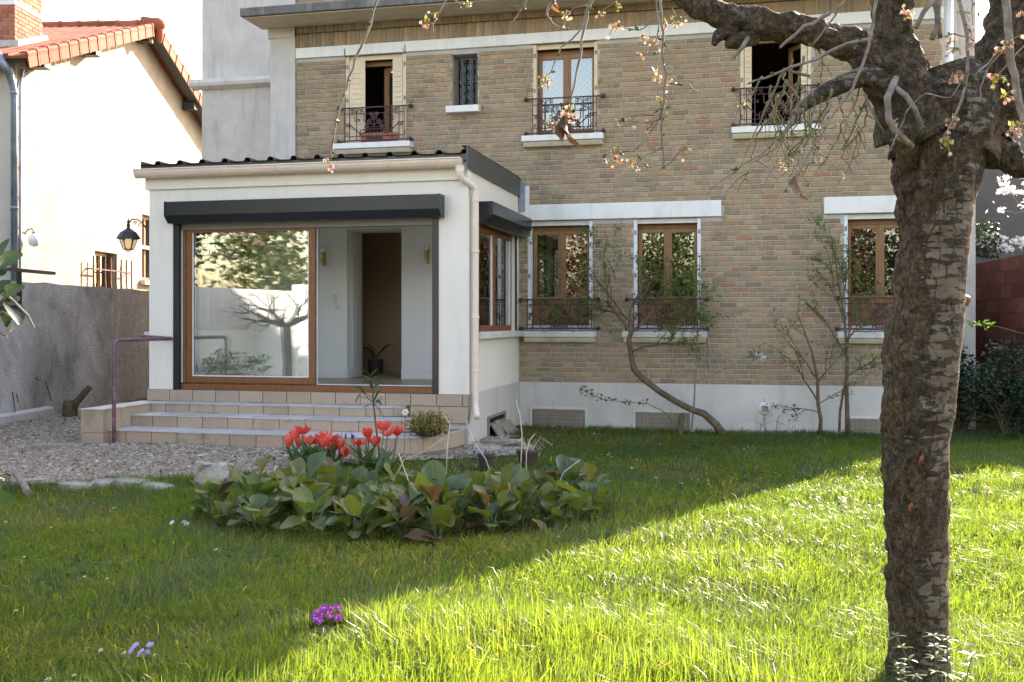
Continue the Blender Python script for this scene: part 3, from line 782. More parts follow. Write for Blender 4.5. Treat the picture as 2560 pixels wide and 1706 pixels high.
# two upper windows standing open behind half-folded shutters
def open_window(key, pane_open, fl=.25, fr_=.17):
    x0, x1, z0, z1 = WIN[key]; y = YF + .19; mb_ = MB()
    mb_.box(x0, x0 + .05, y, y + .07, z0, z1); mb_.box(x1 - .05, x1, y, y + .07, z0, z1); mb_.box(x0 + .05, x1 - .05, y, y + .07, z1 - .14, z1 - .07); mb_.box(x0 + .05, x1 - .05, y, y + .07, z0, z0 + .05)
    w_ = hb(mb_, 'window', M['brown_frame'], bevel=.005)
    m_ = MB(); m_.box(x0 + .002, x1 - .002, YF + .06, YF + .10, z1 - .075, z1 - .003); m_.build('shutter_header', M['shutter_cream'], w_, bevel=.004)
    W = x1 - x0
    for side, xa, frac in ((1, x0, fl), (-1, x1, fr_)):
        for (ya, xb, yb, xc) in ((YF + .02, xa + side * .06, YF + .05, xa + side * (.06 + W * frac)),):
            sh = MB(); p = Vector((xb, ya, 0)); q = Vector((xc, yb, 0)); d = (q - p); L = d.length; d /= L; nrm = Vector((0, 1, 0))
            sh.obox((p + q) / 2 + Vector((0, 0, (z0 + z1 - .07) / 2)), d, d.cross(Vector((0, 0, 1))), (0, 0, 1), L / 2, .008, (z1 - .09 - z0) / 2)
            s_ = sh.build('shutter', M['shutter_cream'], w_)
            lv = MB()
            for i in range(13):
                zz = z0 + .16 + i * (z1 - z0 - .35) / 13
                lv.obox((p + q) / 2 + Vector((0, -.012, zz)), d, (0, 1, 0), (0, 0, 1), L * .30, .005, .008)
            lv.build('louvre', M['shutter_cream'], s_)
        shutter_stack(w_, xa, side, z0, z1 - .01, M['shutter_cream'], n=2)
    # the inner leaf swung into the room
    a = R(pane_open); hx = x1 - .055; L = (W - .1) / 2; d = Vector((-math.cos(a), math.sin(a), 0)); nn = Vector((d.y, -d.x, 0))
    fr = MB(); H = (z1 - .145 - z0 - .055) / 2; zc = z0 + .055 + H; c0 = Vector((hx, y - .0, zc))
    for s0, s1 in ((0, .06), (L - .06, L)): fr.obox(c0 + d * (s0 + s1) / 2, d, nn, (0, 0, 1), (s1 - s0) / 2, .025, H)
    fr.obox(c0 + d * L / 2 + Vector((0, 0, H - .03)), d, nn, (0, 0, 1), L / 2 - .06, .025, .03); fr.obox(c0 + d * L / 2 + Vector((0, 0, -H + .035)), d, nn, (0, 0, 1), L / 2 - .06, .025, .035)
    fr.build('casement', M['brown_frame'], w_, bevel=.005)
    g_ = MB(); g_.obox(c0 + d * L / 2, d, nn, (0, 0, 1), L / 2 - .058, .006, H - .058); g_.build('pane', M['window_glass'], w_)
    railing(x0 + .01, x1 - .01, U_SILL)
open_window('ua', 22); open_window('ud', 60, .10, .08)
# small barred window
x0, x1, z0, z1 = WIN['ub']
mb = MB(); y = YF + .2; mb.box(x0, x0 + .04, y, y + .06, z0, z1); mb.box(x1 - .04, x1, y, y + .06, z0, z1); mb.box(x0 + .04, x1 - .04, y, y + .06, z1 - .04, z1); mb.box(x0 + .04, x1 - .04, y, y + .06, z0, z0 + .05)
wb = hb(mb, 'window', M['brown_frame'])
mb = MB(); mb.box(x0 + .04, x1 - .04, y + .02, y + .03, z0 + .05, z1 - .04); mb.build('pane', M['dull_glass'], wb)
mb = MB(); yg = YF + .11
for a in (.12, .34, .66, .88): mb.tube([(x0 + (x1 - x0) * a, yg, z0 + .01), (x0 + (x1 - x0) * a, yg, z1 - .06)], .006, 5)
for i in range(5):
    zc = z0 + .1 + i * (z1 - z0 - .2) / 4
    for s in (-1, 1):
        mb.tube([((x0 + x1) / 2 + s * (.02 + .075 * math.sin(t_)), yg, zc + .075 * math.cos(t_)) for t_ in np.linspace(0, 3.14, 9)], .0055, 5)
        mb.tube([((x0 + x1) / 2 + s * (.055 + .022 * math.sin(t_)), yg, zc + .045 + .022 * math.cos(t_)) for t_ in np.linspace(0, 6.28, 9)], .0055, 5)
mb.tube([(x0 - .0, yg, (z0 + z1) / 2), (x1, yg, (z0 + z1) / 2)], .006, 5); mb.tube([(x0, yg, z1 - .06), (x1, yg, z1 - .06)], .006, 5)
mb.build('window_grille', M['grille_iron'], wb)
# cellar vents in the plinth
for a, b, zt in ((FX(1331, 1050), FX(1463.5, 1050), .28), (FX(1589, 1050), FX(1725, 1050), .265), (FX(2119, 1060), FX(2119, 1060) + .85, .235)):
    mb = MB(); yv = YF - .02; z0 = -.06
    mb.box(a, b, yv - .012, yv - .001, z0, zt)
    v_ = hb(mb, 'cellar_vent', M['vent_metal'])
    mb = MB(); mb.box(a - .03, b + .03, yv - .02, yv - .0005, zt + .001, zt + .03); mb.box(a - .03, a - .001, yv - .02, yv - .0005, z0, zt); mb.box(b + .001, b + .03, yv - .02, yv - .0005, z0, zt); mb.build('frame', M['sill_stone'], v_, bevel=.004)
    mb = MB(); nx = 13
    for i in range(nx):
        for j in range(5):
            xx = a + (b - a) * (i + .5) / nx; zz = zt - .035 - j * .056
            mb.add([(xx + .007 * math.cos(t_), yv - .0135, zz + .007 * math.sin(t_)) for t_ in np.linspace(0, 5.24, 6)], [(0, 1, 2, 3, 4, 5)])
    mb.build('perforation', M['dark_void'], v_)
c = at(1911.8, 1022, YF - .02)
mb = MB(); mb.lathe([(.085, 0), (.085, .02), (.07, .035), (.062, .04), (.06, .034)], c, 24, (0, -1, 0)); v_ = hb(mb, 'round_vent', M['white_plastic'], smooth_=False)
mb = MB()
for k in range(-3, 4): mb.box(c.x - .045, c.x + .045, c.y - .046, c.y - .035, c.z + k * .013 - .003, c.z + k * .013 + .003)
mb.build('slat', M['vent_metal'], v_)
# downpipe at the far corner, grey cable by the second window
mb = MB(); mb.tube([(XR + .07, YF - .06, .1), (XR + .07, YF - .06, 6.6)], .05, 12); hb(mb, 'downpipe', M['white_plastic'], smooth_=True)
mb = MB(); mb.tube([at(1769, 760, YF - .015), at(1770, 850, YF - .015), at(1773, 920, YF - .015)], .006, 5); mb.tube([at(1773, 900, YF - .02), at(1774, 925, YF - .02)], .011, 6); hb(mb, 'cable', M['zinc'])
mb = MB(); mb.tube([at(861, 122, YF - .03), at(862, 140, YF - .03), at(866, 146, YF - .03)], .006, 5); mb.tube([at(1011.6, 112, YF - .03), at(1013, 132, YF - .03), at(1006, 122, YF - .03)], .005, 5); hb(mb, 'awning_hook', M['black_iron'])
# planter on the sill of the open window
a = at(903, 360, YF - .02); b = at(992, 355, YF - .02)
pl = empty('flower_box', (0, 0, 0), 'long terracotta flower box on the sill of the open window above the sunroom', 'planter')
zz = U_SILL + .002
mb = MB(); mb.prism([(YF - .03, zz), (YF + .10, zz), (YF + .125, zz + .14), (YF - .05, zz + .14)], a.x, b.x); mb.build('box', M['terracotta_pot'], pl, bevel=.005)
mb = MB(); mb.box(a.x - .015, b.x + .015, YF - .058, YF - .045, zz + .11, zz + .15); mb.box(a.x - .015, b.x + .015, YF + .12, YF + .133, zz + .11, zz + .15); mb.build('rim', M['terracotta_pot'], pl)

# corridor seen through the sunroom
mb = MB(); mb.box(-7.0, -6.6, 15.1, 17.6, .6, 3.2); mb.box(-4.6, -4.2, 15.1, 17.6, .6, 3.2); mb.box(-6.6, -4.6, 15.95, 16.25, .6, 3.2); mb.box(-6.6, -4.6, 15.1, 15.95, 3.1, 3.3); hb(mb, 'corridor_wall', M['taupe_paint'])
mb = MB(); mb.box(-6.6, -4.6, 14.4, 17.5, .6, .702); hb(mb, 'corridor_floor', M['floor_wood'])
mb = MB()
for i in range(3): mb.box(-5.42 + i * .075, -5.36 + i * .075, 15.935, 15.95, 1.02, 1.09)
hb(mb, 'socket', M['bronze_grey'])

# ------------------------------------------------------------------ sunroom extension
EX0, EX1, EY0, EY1 = -7.64, EXT_X1, 11.92, 14.70
FL = .68
ext = empty('sunroom', (-5.5, EY0, 0), 'cream rendered sunroom with a dark shutter box over its sliding glass door', 'sunroom')
EO = -Vector((-5.5, EY0, 0))
def eb(mb_, name, mat, parent=ext, **kw):
    o_ = mb_.build(name, mat, parent, **kw); o_.location = EO if parent is ext else (0, 0, 0); return o_
DX0, DX1, DZ1 = -7.287, -3.70, 2.86
mb = MB(); wall_holes(mb, EX0, EX1, FL, 3.42, EY0, EY0 + .22, [(DX0, DX1, FL - 1, DZ1)])
eb(mb, 'front_wall', M['cream_render'])
SWY0, SWY1, SWZ0, SWZ1 = 12.34, 14.44, 1.43, 2.84
def side_wall(x_out, x_in, name, z0=SWZ0):
    t_ = MB()
    wall_holes(t_, EY0 + .22, EY1 - .003, FL, 3.42, 0, 1, [(SWY0, SWY1, z0, SWZ1)])
    # swap: local x -> world y, local y -> between the two faces
    t_.v = [(x_out + (x_in - x_out) * p[1], p[0], p[2]) for p in t_.v]
    if x_out < x_in: t_.f = [f[::-1] for f in t_.f]
    return eb(t_, name, M['cream_render'])
side_wall(EX1, EX1 - .22, 'side_wall'); side_wall(EX0, EX0 + .22, 'side_wall')
# inner skins
mb = MB(); wall_holes(mb, EX0 + .22, EX1 - .22, FL, 3.3, 14.5, 14.69, [DOOR]); eb(mb, 'inner_wall', M['interior_paint'])
RLX0, RLX1, RLY0, RLY1 = -6.75, -4.15, 12.75, 14.05          # unseen glazed opening added in the flat roof to brighten the room
def roof_ring(m_, x0, x1, y0, y1, z0, z1):
    m_.box(x0, RLX0, y0, y1, z0, z1); m_.box(RLX1, x1, y0, y1, z0, z1); m_.box(RLX0, RLX1, y0, RLY0, z0, z1); m_.box(RLX0, RLX1, RLY1, y1, z0, z1)
mb = MB(); roof_ring(mb, EX0 + .22, EX1 - .22, EY0 + .22, 14.5, 2.98, 3.42); eb(mb, 'ceiling', M['interior_paint'])
mb = MB(); mb.box(EX0 + .22, EX1 - .22, EY0 + .12, 14.5, .45, .70); eb(mb, 'floor', M['floor_wood'])
mb = MB(); 
for bx in ((EX0 + .22, DOOR[0] - .013, 14.478, 14.499, .701, .84), (DOOR[1], EX1 - .22, 14.478, 14.499, .701, .84), (DOOR[0] - .012, DOOR[0] + .02, 14.478, 15.0, .703, .84), (EX0 + .22, EX0 + .24, 12.2, 14.47, .701, .84)):
    mb = MB(); mb.box(*bx); eb(mb, 'skirting', M['interior_paint'], bevel=.006)
mb = MB(); mb.box(DOOR[0] + .0, DOOR[0] + .012, 14.69, 15.1, .703, 2.95); mb.box(DOOR[1] - .012, DOOR[1], 14.69, 15.1, .703, 2.95); mb.box(DOOR[0] + .012, DOOR[1] - .012, 14.69, 15.1, 2.94, 2.952); eb(mb, 'door_reveal', M['interior_paint'])
mb = MB(); mb.box(at(845, 765, 14.5).x - .04, at(845, 765, 14.5).x + .04, 14.485, 14.499, at(845, 768, 14.5).z - .04, at(845, 768, 14.5).z + .04); eb(mb, 'light_switch', M['white_plastic'], bevel=.003)
c = at(839, 747, 14.5); mb = MB(); mb.box(c.x - .025, c.x + .025, 14.47, 14.499, c.z - .07, c.z + .07); eb(mb, 'intercom', M['white_plastic'], bevel=.006)
c = at(496, 908, 14.5); mb = MB(); mb.box(c.x - .13, c.x + .13, 14.487, 14.499, c.z - .045, c.z + .045); s_ = eb(mb, 'socket', M['white_plastic'], bevel=.003)
mb = MB()
for k in (-1, 0, 1): mb.lathe([(.018, 0), (.018, .003)], (c.x + k * .08, 14.487, c.z), 10, (0, -1, 0))
mb.build('socket_hole', M['dark_void'], s_)
# foundation and tiled base course
mb = MB(); mb.box(EX0 + .01, EX1 - .0, EY0 + .02, EY1 - .003, -.3, FL - .001); eb(mb, 'foundation', M['plinth_render'])
def tile_row(parent, x0, x1, y, z0, z1, w, mat, rr, depth=.018, off=0., conv=None):
    x = x0 - off
    while x < x1 - .01:
        a, b = max(x, x0) + .0045, min(x + w, x1) - .0045
        if b - a > .02:
            m_ = MB(); hw, hh = (b - a) / 2, (z1 - z0) / 2 - .0025; c_ = .003
            V = [(-hw, depth, -hh), (hw, depth, -hh), (hw, depth, hh), (-hw, depth, hh), (-hw, c_, -hh), (hw, c_, -hh), (hw, c_, hh), (-hw, c_, hh), (-hw + c_, 0, -hh + c_), (hw - c_, 0, -hh + c_), (hw - c_, 0, hh - c_), (-hw + c_, 0, hh - c_)]
            F = [(8, 9, 10, 11)] + [(i, (i + 1) % 4, (i + 1) % 4 + 4, i + 4) for i in range(4)] + [(i + 4, (i + 1) % 4 + 4, (i + 1) % 4 + 8, i + 8) for i in range(4)]
            m_.add(V, F, rr.random()); o_ = m_.build('tile', mat, parent); o_.location = Vector(((a + b) / 2, y + rr.uniform(-.002, .002), (z0 + z1) / 2)) - parent.location
        x += w
rt = random.Random(11)
tile_row(ext, EX0 - .02, EX1 + .01, EY0 - .022, .535, FL + .0, .328, M['fan_tile'], rt)
tile_row(ext, -4.06, EX1 + .01, EY0 - .022, .33, .533, .37, M['fan_tile'], rt)
mb = MB(); mb.box(EX0 - .025, EX1 + .012, EY0 - .004, EY0 + .02, .33, FL + .004); eb(mb, 'grout_bed', M['grout'])
# fascia, gutter, roof
mb = MB(); mb.box(EX0 - .04, EX1 + .012, EY0 - .035, EY0 + .1, 3.275, 3.495); eb(mb, 'fascia', M['cream_render'], bevel=.005)
mb = MB(); roof_ring(mb, EX0, EX1, EY0 + .02, EY1 - .004, 3.421, 3.50); eb(mb, 'roof_deck', M['interior_paint'])
mb = MB(); mb.box(RLX0, RLX1, RLY0, RLY1, 3.60, 3.61); eb(mb, 'added_rooflight', M['glass'])
gx0, gx1 = EX0 - .10, EX1 - .04
prof = [(.08 * math.cos(t_), .105 * math.sin(t_)) for t_ in np.linspace(math.pi, 2 * math.pi, 9)]
gy, gzc = EY0 - .125, 3.515
outer = [(gy + p[0], gzc + p[1]) for p in prof]; inner = [(gy + p[0] * .92, gzc + p[1] * .92) for p in prof[::-1]]
lip = [(gy - .072, gzc - .004), (gy - .072, gzc + .008), (gy - .058, gzc + .008)]
mb = MB(); mb.prism([(gy - .080, gzc)] + outer[1:] + inner[:-1] + [(gy - .073, gzc)], gx0, gx1); mb.tube([(gx0, gy - .081, gzc), (gx1, gy - .081, gzc)], .010, 6)
mb.prism(outer, gx0 - .006, gx0); mb.prism(outer, gx1, gx1 + .006)
gut = eb(mb, 'gutter', M['gutter_plastic'])
for u in (388, 560, 692, 845, 978, 1100):
    xx = at(u, 410, gy).x; m_ = MB()
    m_.tube([(xx, gy + .085 * math.cos(t_), gzc + .110 * math.sin(t_)) for t_ in np.linspace(math.pi - .1, 2 * math.pi, 10)], .007, 5); m_.build('bracket', M['gutter_plastic'], gut)
# metal roof: profiled sheet with trapezoid ribs
pts = []; x = EX0 - .06; rib = .315
while x < EX1 + .02:
    pts += [(x, 3.585), (x + rib - .10, 3.585), (x + rib - .075, 3.628), (x + rib - .03, 3.628), (x + rib - .005, 3.585)]; x += rib
pts = [p for p in pts if p[0] < EX1 + .03]
low = [(p[0], p[1] - .004) for p in pts[::-1]]
mb = MB()
for i in range(len(pts) - 1):
    (xa, za), (xb, zb) = pts[i], pts[i + 1]
    for h in (0, -.004):
        for ya, yb in (((EY0 - .13, RLY0), (RLY1, EY1 - .01)) if RLX0 < (xa + xb) / 2 < RLX1 else ((EY0 - .13, EY1 - .01),)):
            mb.add([(xa, ya, za + h), (xb, ya, zb + h), (xb, yb, zb + h), (xa, yb, za + h)], [(0, 1, 2, 3)])
eb(mb, 'roof', M['roof_sheet'])
mb = MB(); mb.box(EX0 - .07, EX1 + .03, EY0 - .075, EY0 - .06, 3.50, 3.583); mb.box(EX0 - .075, EX0 - .06, EY0 - .075, EY1, 3.44, 3.64); eb(mb, 'roof_flashing', M['flashing_metal'])
mb = MB(); mb.box(EX1 + .016, EX1 + .034, EY0 - .13, 13.05, 3.40, 3.665); mb.box(EX1 + .012, EX1 + .03, 13.04, EY1 - .012, 3.395, 3.66); mb.box(EX1 - .05, EX1 + .034, EY0 - .131, EY1 - .02, 3.666, 3.672); eb(mb, 'verge_flashing', M['flashing_metal'])
mb = MB(); mb.box(EX1 + .012, EX1 + .10, EY1 - .05, EY1 - .021, 3.17, 3.60); eb(mb, 'corner_flashing', M['zinc'])
mb = MB(); mb.box(EX1 + .06, EX1 + .16, EY1 - .022, EY1 + .01, 3.27, 3.55); eb(mb, 'render_patch', M['white_paint'])
# downpipe
pm = M['pipe_plastic']; ox = at(1150, 410, gy).x; px, py = EX1 + .065, 12.02
mb = MB()
P_ = [Vector((ox, gy, gzc - .09)), Vector((ox, gy, gzc - .18)), Vector((ox + .005, gy + .01, gzc - .21)), Vector((ox + .03, gy + .05, gzc - .25)), Vector((px - .03, py - .05, gzc - .30)), Vector((px, py - .01, gzc - .34)), Vector((px, py, gzc - .40)), Vector((px, py, .62)), Vector((px, py, .54)), Vector((px + .015, py - .03, .48)), Vector((px + .04, py - .09, .44)), Vector((px + .06, py - .15, .425))]
mb.tube(P_, [.048] * 2 + [.042] * 10, 14); dp = eb(mb, 'downpipe', pm, smooth_=True)
mb = MB(); mb.lathe([(.056, 0), (.056, .06), (.06, .062), (.06, .075)], (ox, gy, gzc - .16), 14)
mb.build('outlet', pm, dp)
for zz in (3.02, 2.40, 1.60, .95): mb = MB(); mb.lathe([(.047, 0), (.049, .006), (.049, .03), (.047, .036)], (px, py, zz), 14); mb.build('collar', pm, dp, smooth_=False)
# front roller-shutter box and door
bx0, bx1 = at(410, 520, 11.7).x, at(1098, 500, 11.7).x
mb = MB(); mb.prism([(EY0 - .002, 3.09), (11.71, 3.09), (11.70, 3.08), (11.70, 2.915), (11.79, 2.825), (EY0 - .002, 2.825)], bx0 + .012, bx1 - .012); sb = eb(mb, 'shutter_box', M['anthracite'], bevel=.003)
for xx in (bx0, bx1 - .012):
    mb = MB(); mb.prism([(EY0 - .001, 3.095), (11.705, 3.095), (11.695, 3.085), (11.695, 2.91), (11.785, 2.82), (EY0 - .001, 2.82)], xx, xx + .012); mb.build('end_cap', M['anthracite'], sb)
mb = MB(); mb.box(DX0, DX0 + .085, EY0 - .014, EY0 + .10, FL + .002, 2.823); eb(mb, 'guide_rail', M['anthracite'], bevel=.003); mb = MB(); mb.box(DX1 - .08, DX1, EY0 - .014, EY0 + .10, FL + .002, 2.823); eb(mb, 'guide_rail', M['anthracite'], bevel=.003)
yd = EY0 + .06
mb = MB(); mb.box(DX0 + .086, DX1 - .081, yd - .02, yd + .12, 2.745, 2.86); eb(mb, 'door_head', M['bronze_grey'], bevel=.004)
mb = MB(); mb.box(DX0 + .086, DX1 - .081, yd - .03, yd + .12, FL + .003, .757); mb.box(DX0 + .087, DX1 - .082, yd + .01, yd + .02, .758, .768); mb.box(DX0 + .087, DX1 - .082, yd + .08, yd + .09, .758, .768); eb(mb, 'door_track', M['oak_frame'], bevel=.004)
mb = MB(); mb.box(DX0 + .086, DX0 + .14, yd - .01, yd + .12, .769, 2.744); eb(mb, 'door_jamb', M['oak_frame'], bevel=.004); mb = MB(); mb.box(DX1 - .10, DX1 - .081, yd - .01, yd + .12, .758, 2.744); eb(mb, 'door_jamb', M['oak_frame'], bevel=.004)
mb = MB(); mb.box(DX0 + .0865, DX0 + .10, yd - .016, yd - .0105, .77, 2.744); eb(mb, 'seal', M['white_plastic'])
def slide(name, x0, x1, y, zb, zt):
    m_ = MB(); s_ = .085
    m_.box(x0, x0 + s_, y, y + .05, zb, zt); m_.box(x1 - s_, x1, y, y + .05, zb, zt); m_.box(x0 + s_, x1 - s_, y, y + .05, zb, zb + .085); m_.box(x0 + s_, x1 - s_, y, y + .05, zt - .03, zt)
    o_ = eb(m_, name, M['oak_frame'], bevel=.004)
    m_ = MB(); m_.box(x0 + s_ - .002, x1 - s_ + .002, y + .02, y + .03, zb + .083, zt - .028); m_.build('pane', M['glass'], o_)
    m_ = MB()
    for a, b, c_, d in ((x0 + s_, x1 - s_, zb + .085, zb + .097), (x0 + s_, x0 + s_ + .012, zb + .097, zt - .03), (x1 - s_ - .012, x1 - s_, zb + .097, zt - .03)): m_.box(a, b, y + .008, y + .0195, c_, d)
    m_.build('glazing_bead', M['white_plastic'], o_)
    return o_
PX1 = at(787, 800, yd).x
slide('sliding_door', DX0 + .145, PX1, yd, .771, 2.742)
slide('sliding_door', DX0 + .142, PX1 - .03, yd + .065, .771, 2.742)
mb = MB(); mb.box(PX1 + .004, DX1 - .102, yd + .055, yd + .062, .758, .775); mb.box(PX1 + .003, PX1 + .014, yd + .055, yd + .062, .776, 2.74); eb(mb, 'sill_strip', M['white_plastic'])
# side windows with their own shutter boxes
def side_window(xo, s, SWZ0=SWZ0):
    m_ = MB(); xf = xo - s * .05
    def B(mb_, y0, y1, z0, z1, a=.0, b=.06): mb_.box(min(xf - s * a, xf - s * b), max(xf - s * a, xf - s * b), y0, y1, z0, z1)
    B(m_, SWY0, SWY0 + .06, SWZ0, SWZ1); B(m_, SWY1 - .06, SWY1, SWZ0, SWZ1); B(m_, SWY0 + .06, SWY1 - .06, SWZ0, SWZ0 + .08); B(m_, SWY0 + .06, SWY1 - .06, SWZ1 - .12, SWZ1)
    ym = (SWY0 + SWY1) / 2; B(m_, ym - .06, ym + .06, SWZ0 + .08, SWZ1 - .12, -.01, .055)
    w_ = eb(m_, 'window', M['oak_frame'], bevel=.004)
    for a, b in ((SWY0 + .06, ym - .06), (ym + .06, SWY1 - .06)):
        p_ = MB(); B(p_, a, b, SWZ0 + .08, SWZ1 - .12, .02, .03); p_.build('pane', M['glass'], w_)
        p_ = MB(); B(p_, b - .014, b, SWZ0 + .08, SWZ1 - .12, .004, .0195); B(p_, a, a + .014, SWZ0 + .08, SWZ1 - .12, .004, .0195); p_.build('glazing_bead', M['white_plastic'], w_)
    m_ = MB(); xo2 = xo + s * .205; P2 = [(xo + s * .002, 3.06), (xo2, 3.06), (xo2, 2.90), (xo + s * .11, 2.79), (xo + s * .002, 2.79)]
    if s < 0: P2 = P2[::-1]
    m_.prism(P2, SWY0 - .02, SWY1 + .20, 'y'); bx_ = eb(m_, 'shutter_box', M['anthracite'], bevel=.003)
    m_ = MB()
    for a, b in ((SWY0 - .0, SWY0 + .05), (SWY1 - .005, SWY1 + .045)): m_.box(min(xo + s * .001, xo + s * .02), max(xo + s * .001, xo + s * .02), a, b, SWZ0 + .0, 2.789)
    m_.build('guide_rail', M['anthracite'], bx_)
    m_ = MB(); m_.box(min(xo + s * .002, xo + s * .085), max(xo + s * .002, xo + s * .085), EY0 + .30 if s > 0 else EY0 + .01, EY1 - .135, SWZ0 - .085, SWZ0 - .003); eb(m_, 'sill', M['sill_stone'], bevel=.006)
side_window(EX1, 1); side_window(EX0, -1)
# cellar opening in the side foundation
ca, cb = atX(1219, 1010, EX1), atX(1259, 1005, EX1)
mb = MB(); mb.box(EX1 - .001, EX1 + .004, ca.y, cb.y, -.1, .30); cv = eb(mb, 'cellar_opening', M['dark_void'])
mb = MB()
for a, b, c_, d in ((ca.y - .03, ca.y, -.1, .33), (cb.y, cb.y + .03, -.1, .33), (ca.y, cb.y, .30, .33), (ca.y, cb.y, .20, .235)): mb.box(EX1 + .001, EX1 + .03, a, b, c_, d)
mb.build('frame', M['weathered_board'], cv)
for i, (a, b, h, dx) in enumerate(((ca.y + .02, ca.y + .22, .22, .16), (ca.y + .18, ca.y + .40, .25, .13), (ca.y + .42, cb.y + .12, .20, .19))):
    pb = MB(); gzz = ground_z(EX1 + dx, a)
    pb.prism([(EX1 + dx, gzz - .02), (EX1 + dx + .02, gzz - .02), (EX1 + .055, h + .01), (EX1 + .035, h)], a, b, 'y')
    o = pb.build('board', M['weathered_board'])
    props(o, ['pale narrow board leaning at the near side of the cellar opening', 'taller grey board leaning in the middle of the cellar opening', 'broad mossy board leaning beside the cellar opening near the house corner'][i], 'board', 'boards leaning on the cellar opening')

# ------------------------------------------------------------------ garden steps
steps = empty('garden_steps', (-5.5, 11.2, 0), 'beige patterned tile steps up to the sliding door', 'steps')
SX0, SX1 = -7.42, -3.33
LV = [(10.75, .123, .279), (11.19, .279, .42), (11.60, .42, .535)]          # riser front Y, bottom, top
ENDX = [-3.36, -3.72, -4.10]; CURV = [.55, .6, .55]
rt = random.Random(5)
def put(m_, name, mat, **kw):
    o_ = m_.build(name, mat, steps, **kw); o_.location = -steps.location; return o_
def outline(y, ex, cv, yb=EY0 - .03):
    """front edge of a step: straight, then rounding back to the wall; list of points with arc length"""
    pts = [(SX0, y)]; xs_ = ex - cv
    pts += [(SX0 + (xs_ - SX0) * i / 40, y) for i in range(1, 41)]
    pts += [(xs_ + cv * math.sin(t_), y + (yb - y) * (1 - math.cos(t_))) for t_ in np.linspace(0, math.pi / 2, 13)[1:]]
    return pts
def walk(pts, s):
    acc = 0
    for i in range(len(pts) - 1):
        L = math.dist(pts[i], pts[i + 1])
        if acc + L >= s: t_ = (s - acc) / L; return (pts[i][0] + (pts[i + 1][0] - pts[i][0]) * t_, pts[i][1] + (pts[i + 1][1] - pts[i][1]) * t_)
        acc += L
    return pts[-1]
for k, (y, z0, z1) in enumerate(LV):
    pts = outline(y, ENDX[k], CURV[k]); total = sum(math.dist(pts[i], pts[i + 1]) for i in range(len(pts) - 1))
    core = [(p[0], p[1] + .012) for p in pts] + [(pts[-1][0], EY0), (SX0, EY0)]
    m_ = MB(); m_.prism(core, -.1, z1 - .016, 'z'); put(m_, 'step_core', M['grout'])
    s = 0; w0 = .335; off = rt.uniform(.1, .3)
    while s < total - .02:
        e = min(total, s + (w0 if s > 0 else off))
        if walk(pts, s)[0] > ENDX[k] - CURV[k]: e = min(total, s + .17)
        n_ = 4; seg = [walk(pts, s + .0045 + (e - s - .009) * i / n_) for i in range(n_ + 1)]
        m_ = MB(); V = []
        for p in seg: V += [(p[0], p[1], z0 - .03 if k == 0 else z0 + .003), (p[0], p[1], z1 - .014)]
        for p in seg: V += [(p[0], p[1] + .012, z0 - .03 if k == 0 else z0 + .003), (p[0], p[1] + .012, z1 - .014)]
        b_ = 2 * (n_ + 1)
        F = [(2 * i, 2 * i + 2, 2 * i + 3, 2 * i + 1) for i in range(n_)] + [(2 * i + 1, 2 * i + 3, b_ + 2 * i + 3, b_ + 2 * i + 1) for i in range(n_)] + [(0, 1, b_ + 1, b_), (2 * n_, b_ + 2 * n_, b_ + 2 * n_ + 1, 2 * n_ + 1)]
        m_.add(V, F, rt.random()); put(m_, 'tile', M['fan_tile'])
        # tread tile over it, running back to the next riser
        yb = LV[k + 1][0] + .005 if k < 2 else EY0 - .024
        m_ = MB(); V = []; tz = z1 + rt.uniform(-.001, .003)
        for p in seg: V += [(p[0], p[1] - .012, tz - .013), (p[0], p[1] - .012, tz), (p[0], max(yb, p[1]), tz), (p[0], max(yb, p[1]), tz - .013)]
        F = []
        for i in range(n_):
            a = 4 * i; F += [(a, a + 4, a + 5, a + 1), (a + 1, a + 5, a + 6, a + 2), (a, a + 3, a + 7, a + 4)]
        F += [(0, 1, 2, 3), (4 * n_ + 3, 4 * n_ + 2, 4 * n_ + 1, 4 * n_)]
        m_.add(V, F, rt.random()); put(m_, 'tile', M['tread_tile'])
        s = e
# cheek wall on the wall side
cx0, cx1, cy0 = -7.71, SX0, 10.62
m_ = MB(); m_.box(cx0 + .012, cx1 - .012, cy0 + .012, EY0 - .03, -.1, .52); put(m_, 'cheek_core', M['grout'])
for z0, z1 in ((.05, .255), (.258, .518)):
    m_ = MB(); m_.box(cx0, cx1, cy0, cy0 + .011, z0, z1 - .002, rt.random()); put(m_, 'tile', M['fan_tile'])
    y = cy0 + .013
    while y < EY0 - .05:
        e = min(y + .33, EY0 - .03)
        for xa in (cx1 - .011, cx0): 
            m_ = MB(); m_.box(xa, xa + .011, y, e - .004, z0, z1 - .002, rt.random()); put(m_, 'tile', M['fan_tile'])
        y = e
y = cy0 - .01
while y < EY0 - .05:
    e = min(y + .33, EY0 - .027); m_ = MB(); m_.box(cx0 - .012, cx1 + .012, y, e - .004, .521, .5345, rt.random()); put(m_, 'tile', M['tread_tile']); y = e

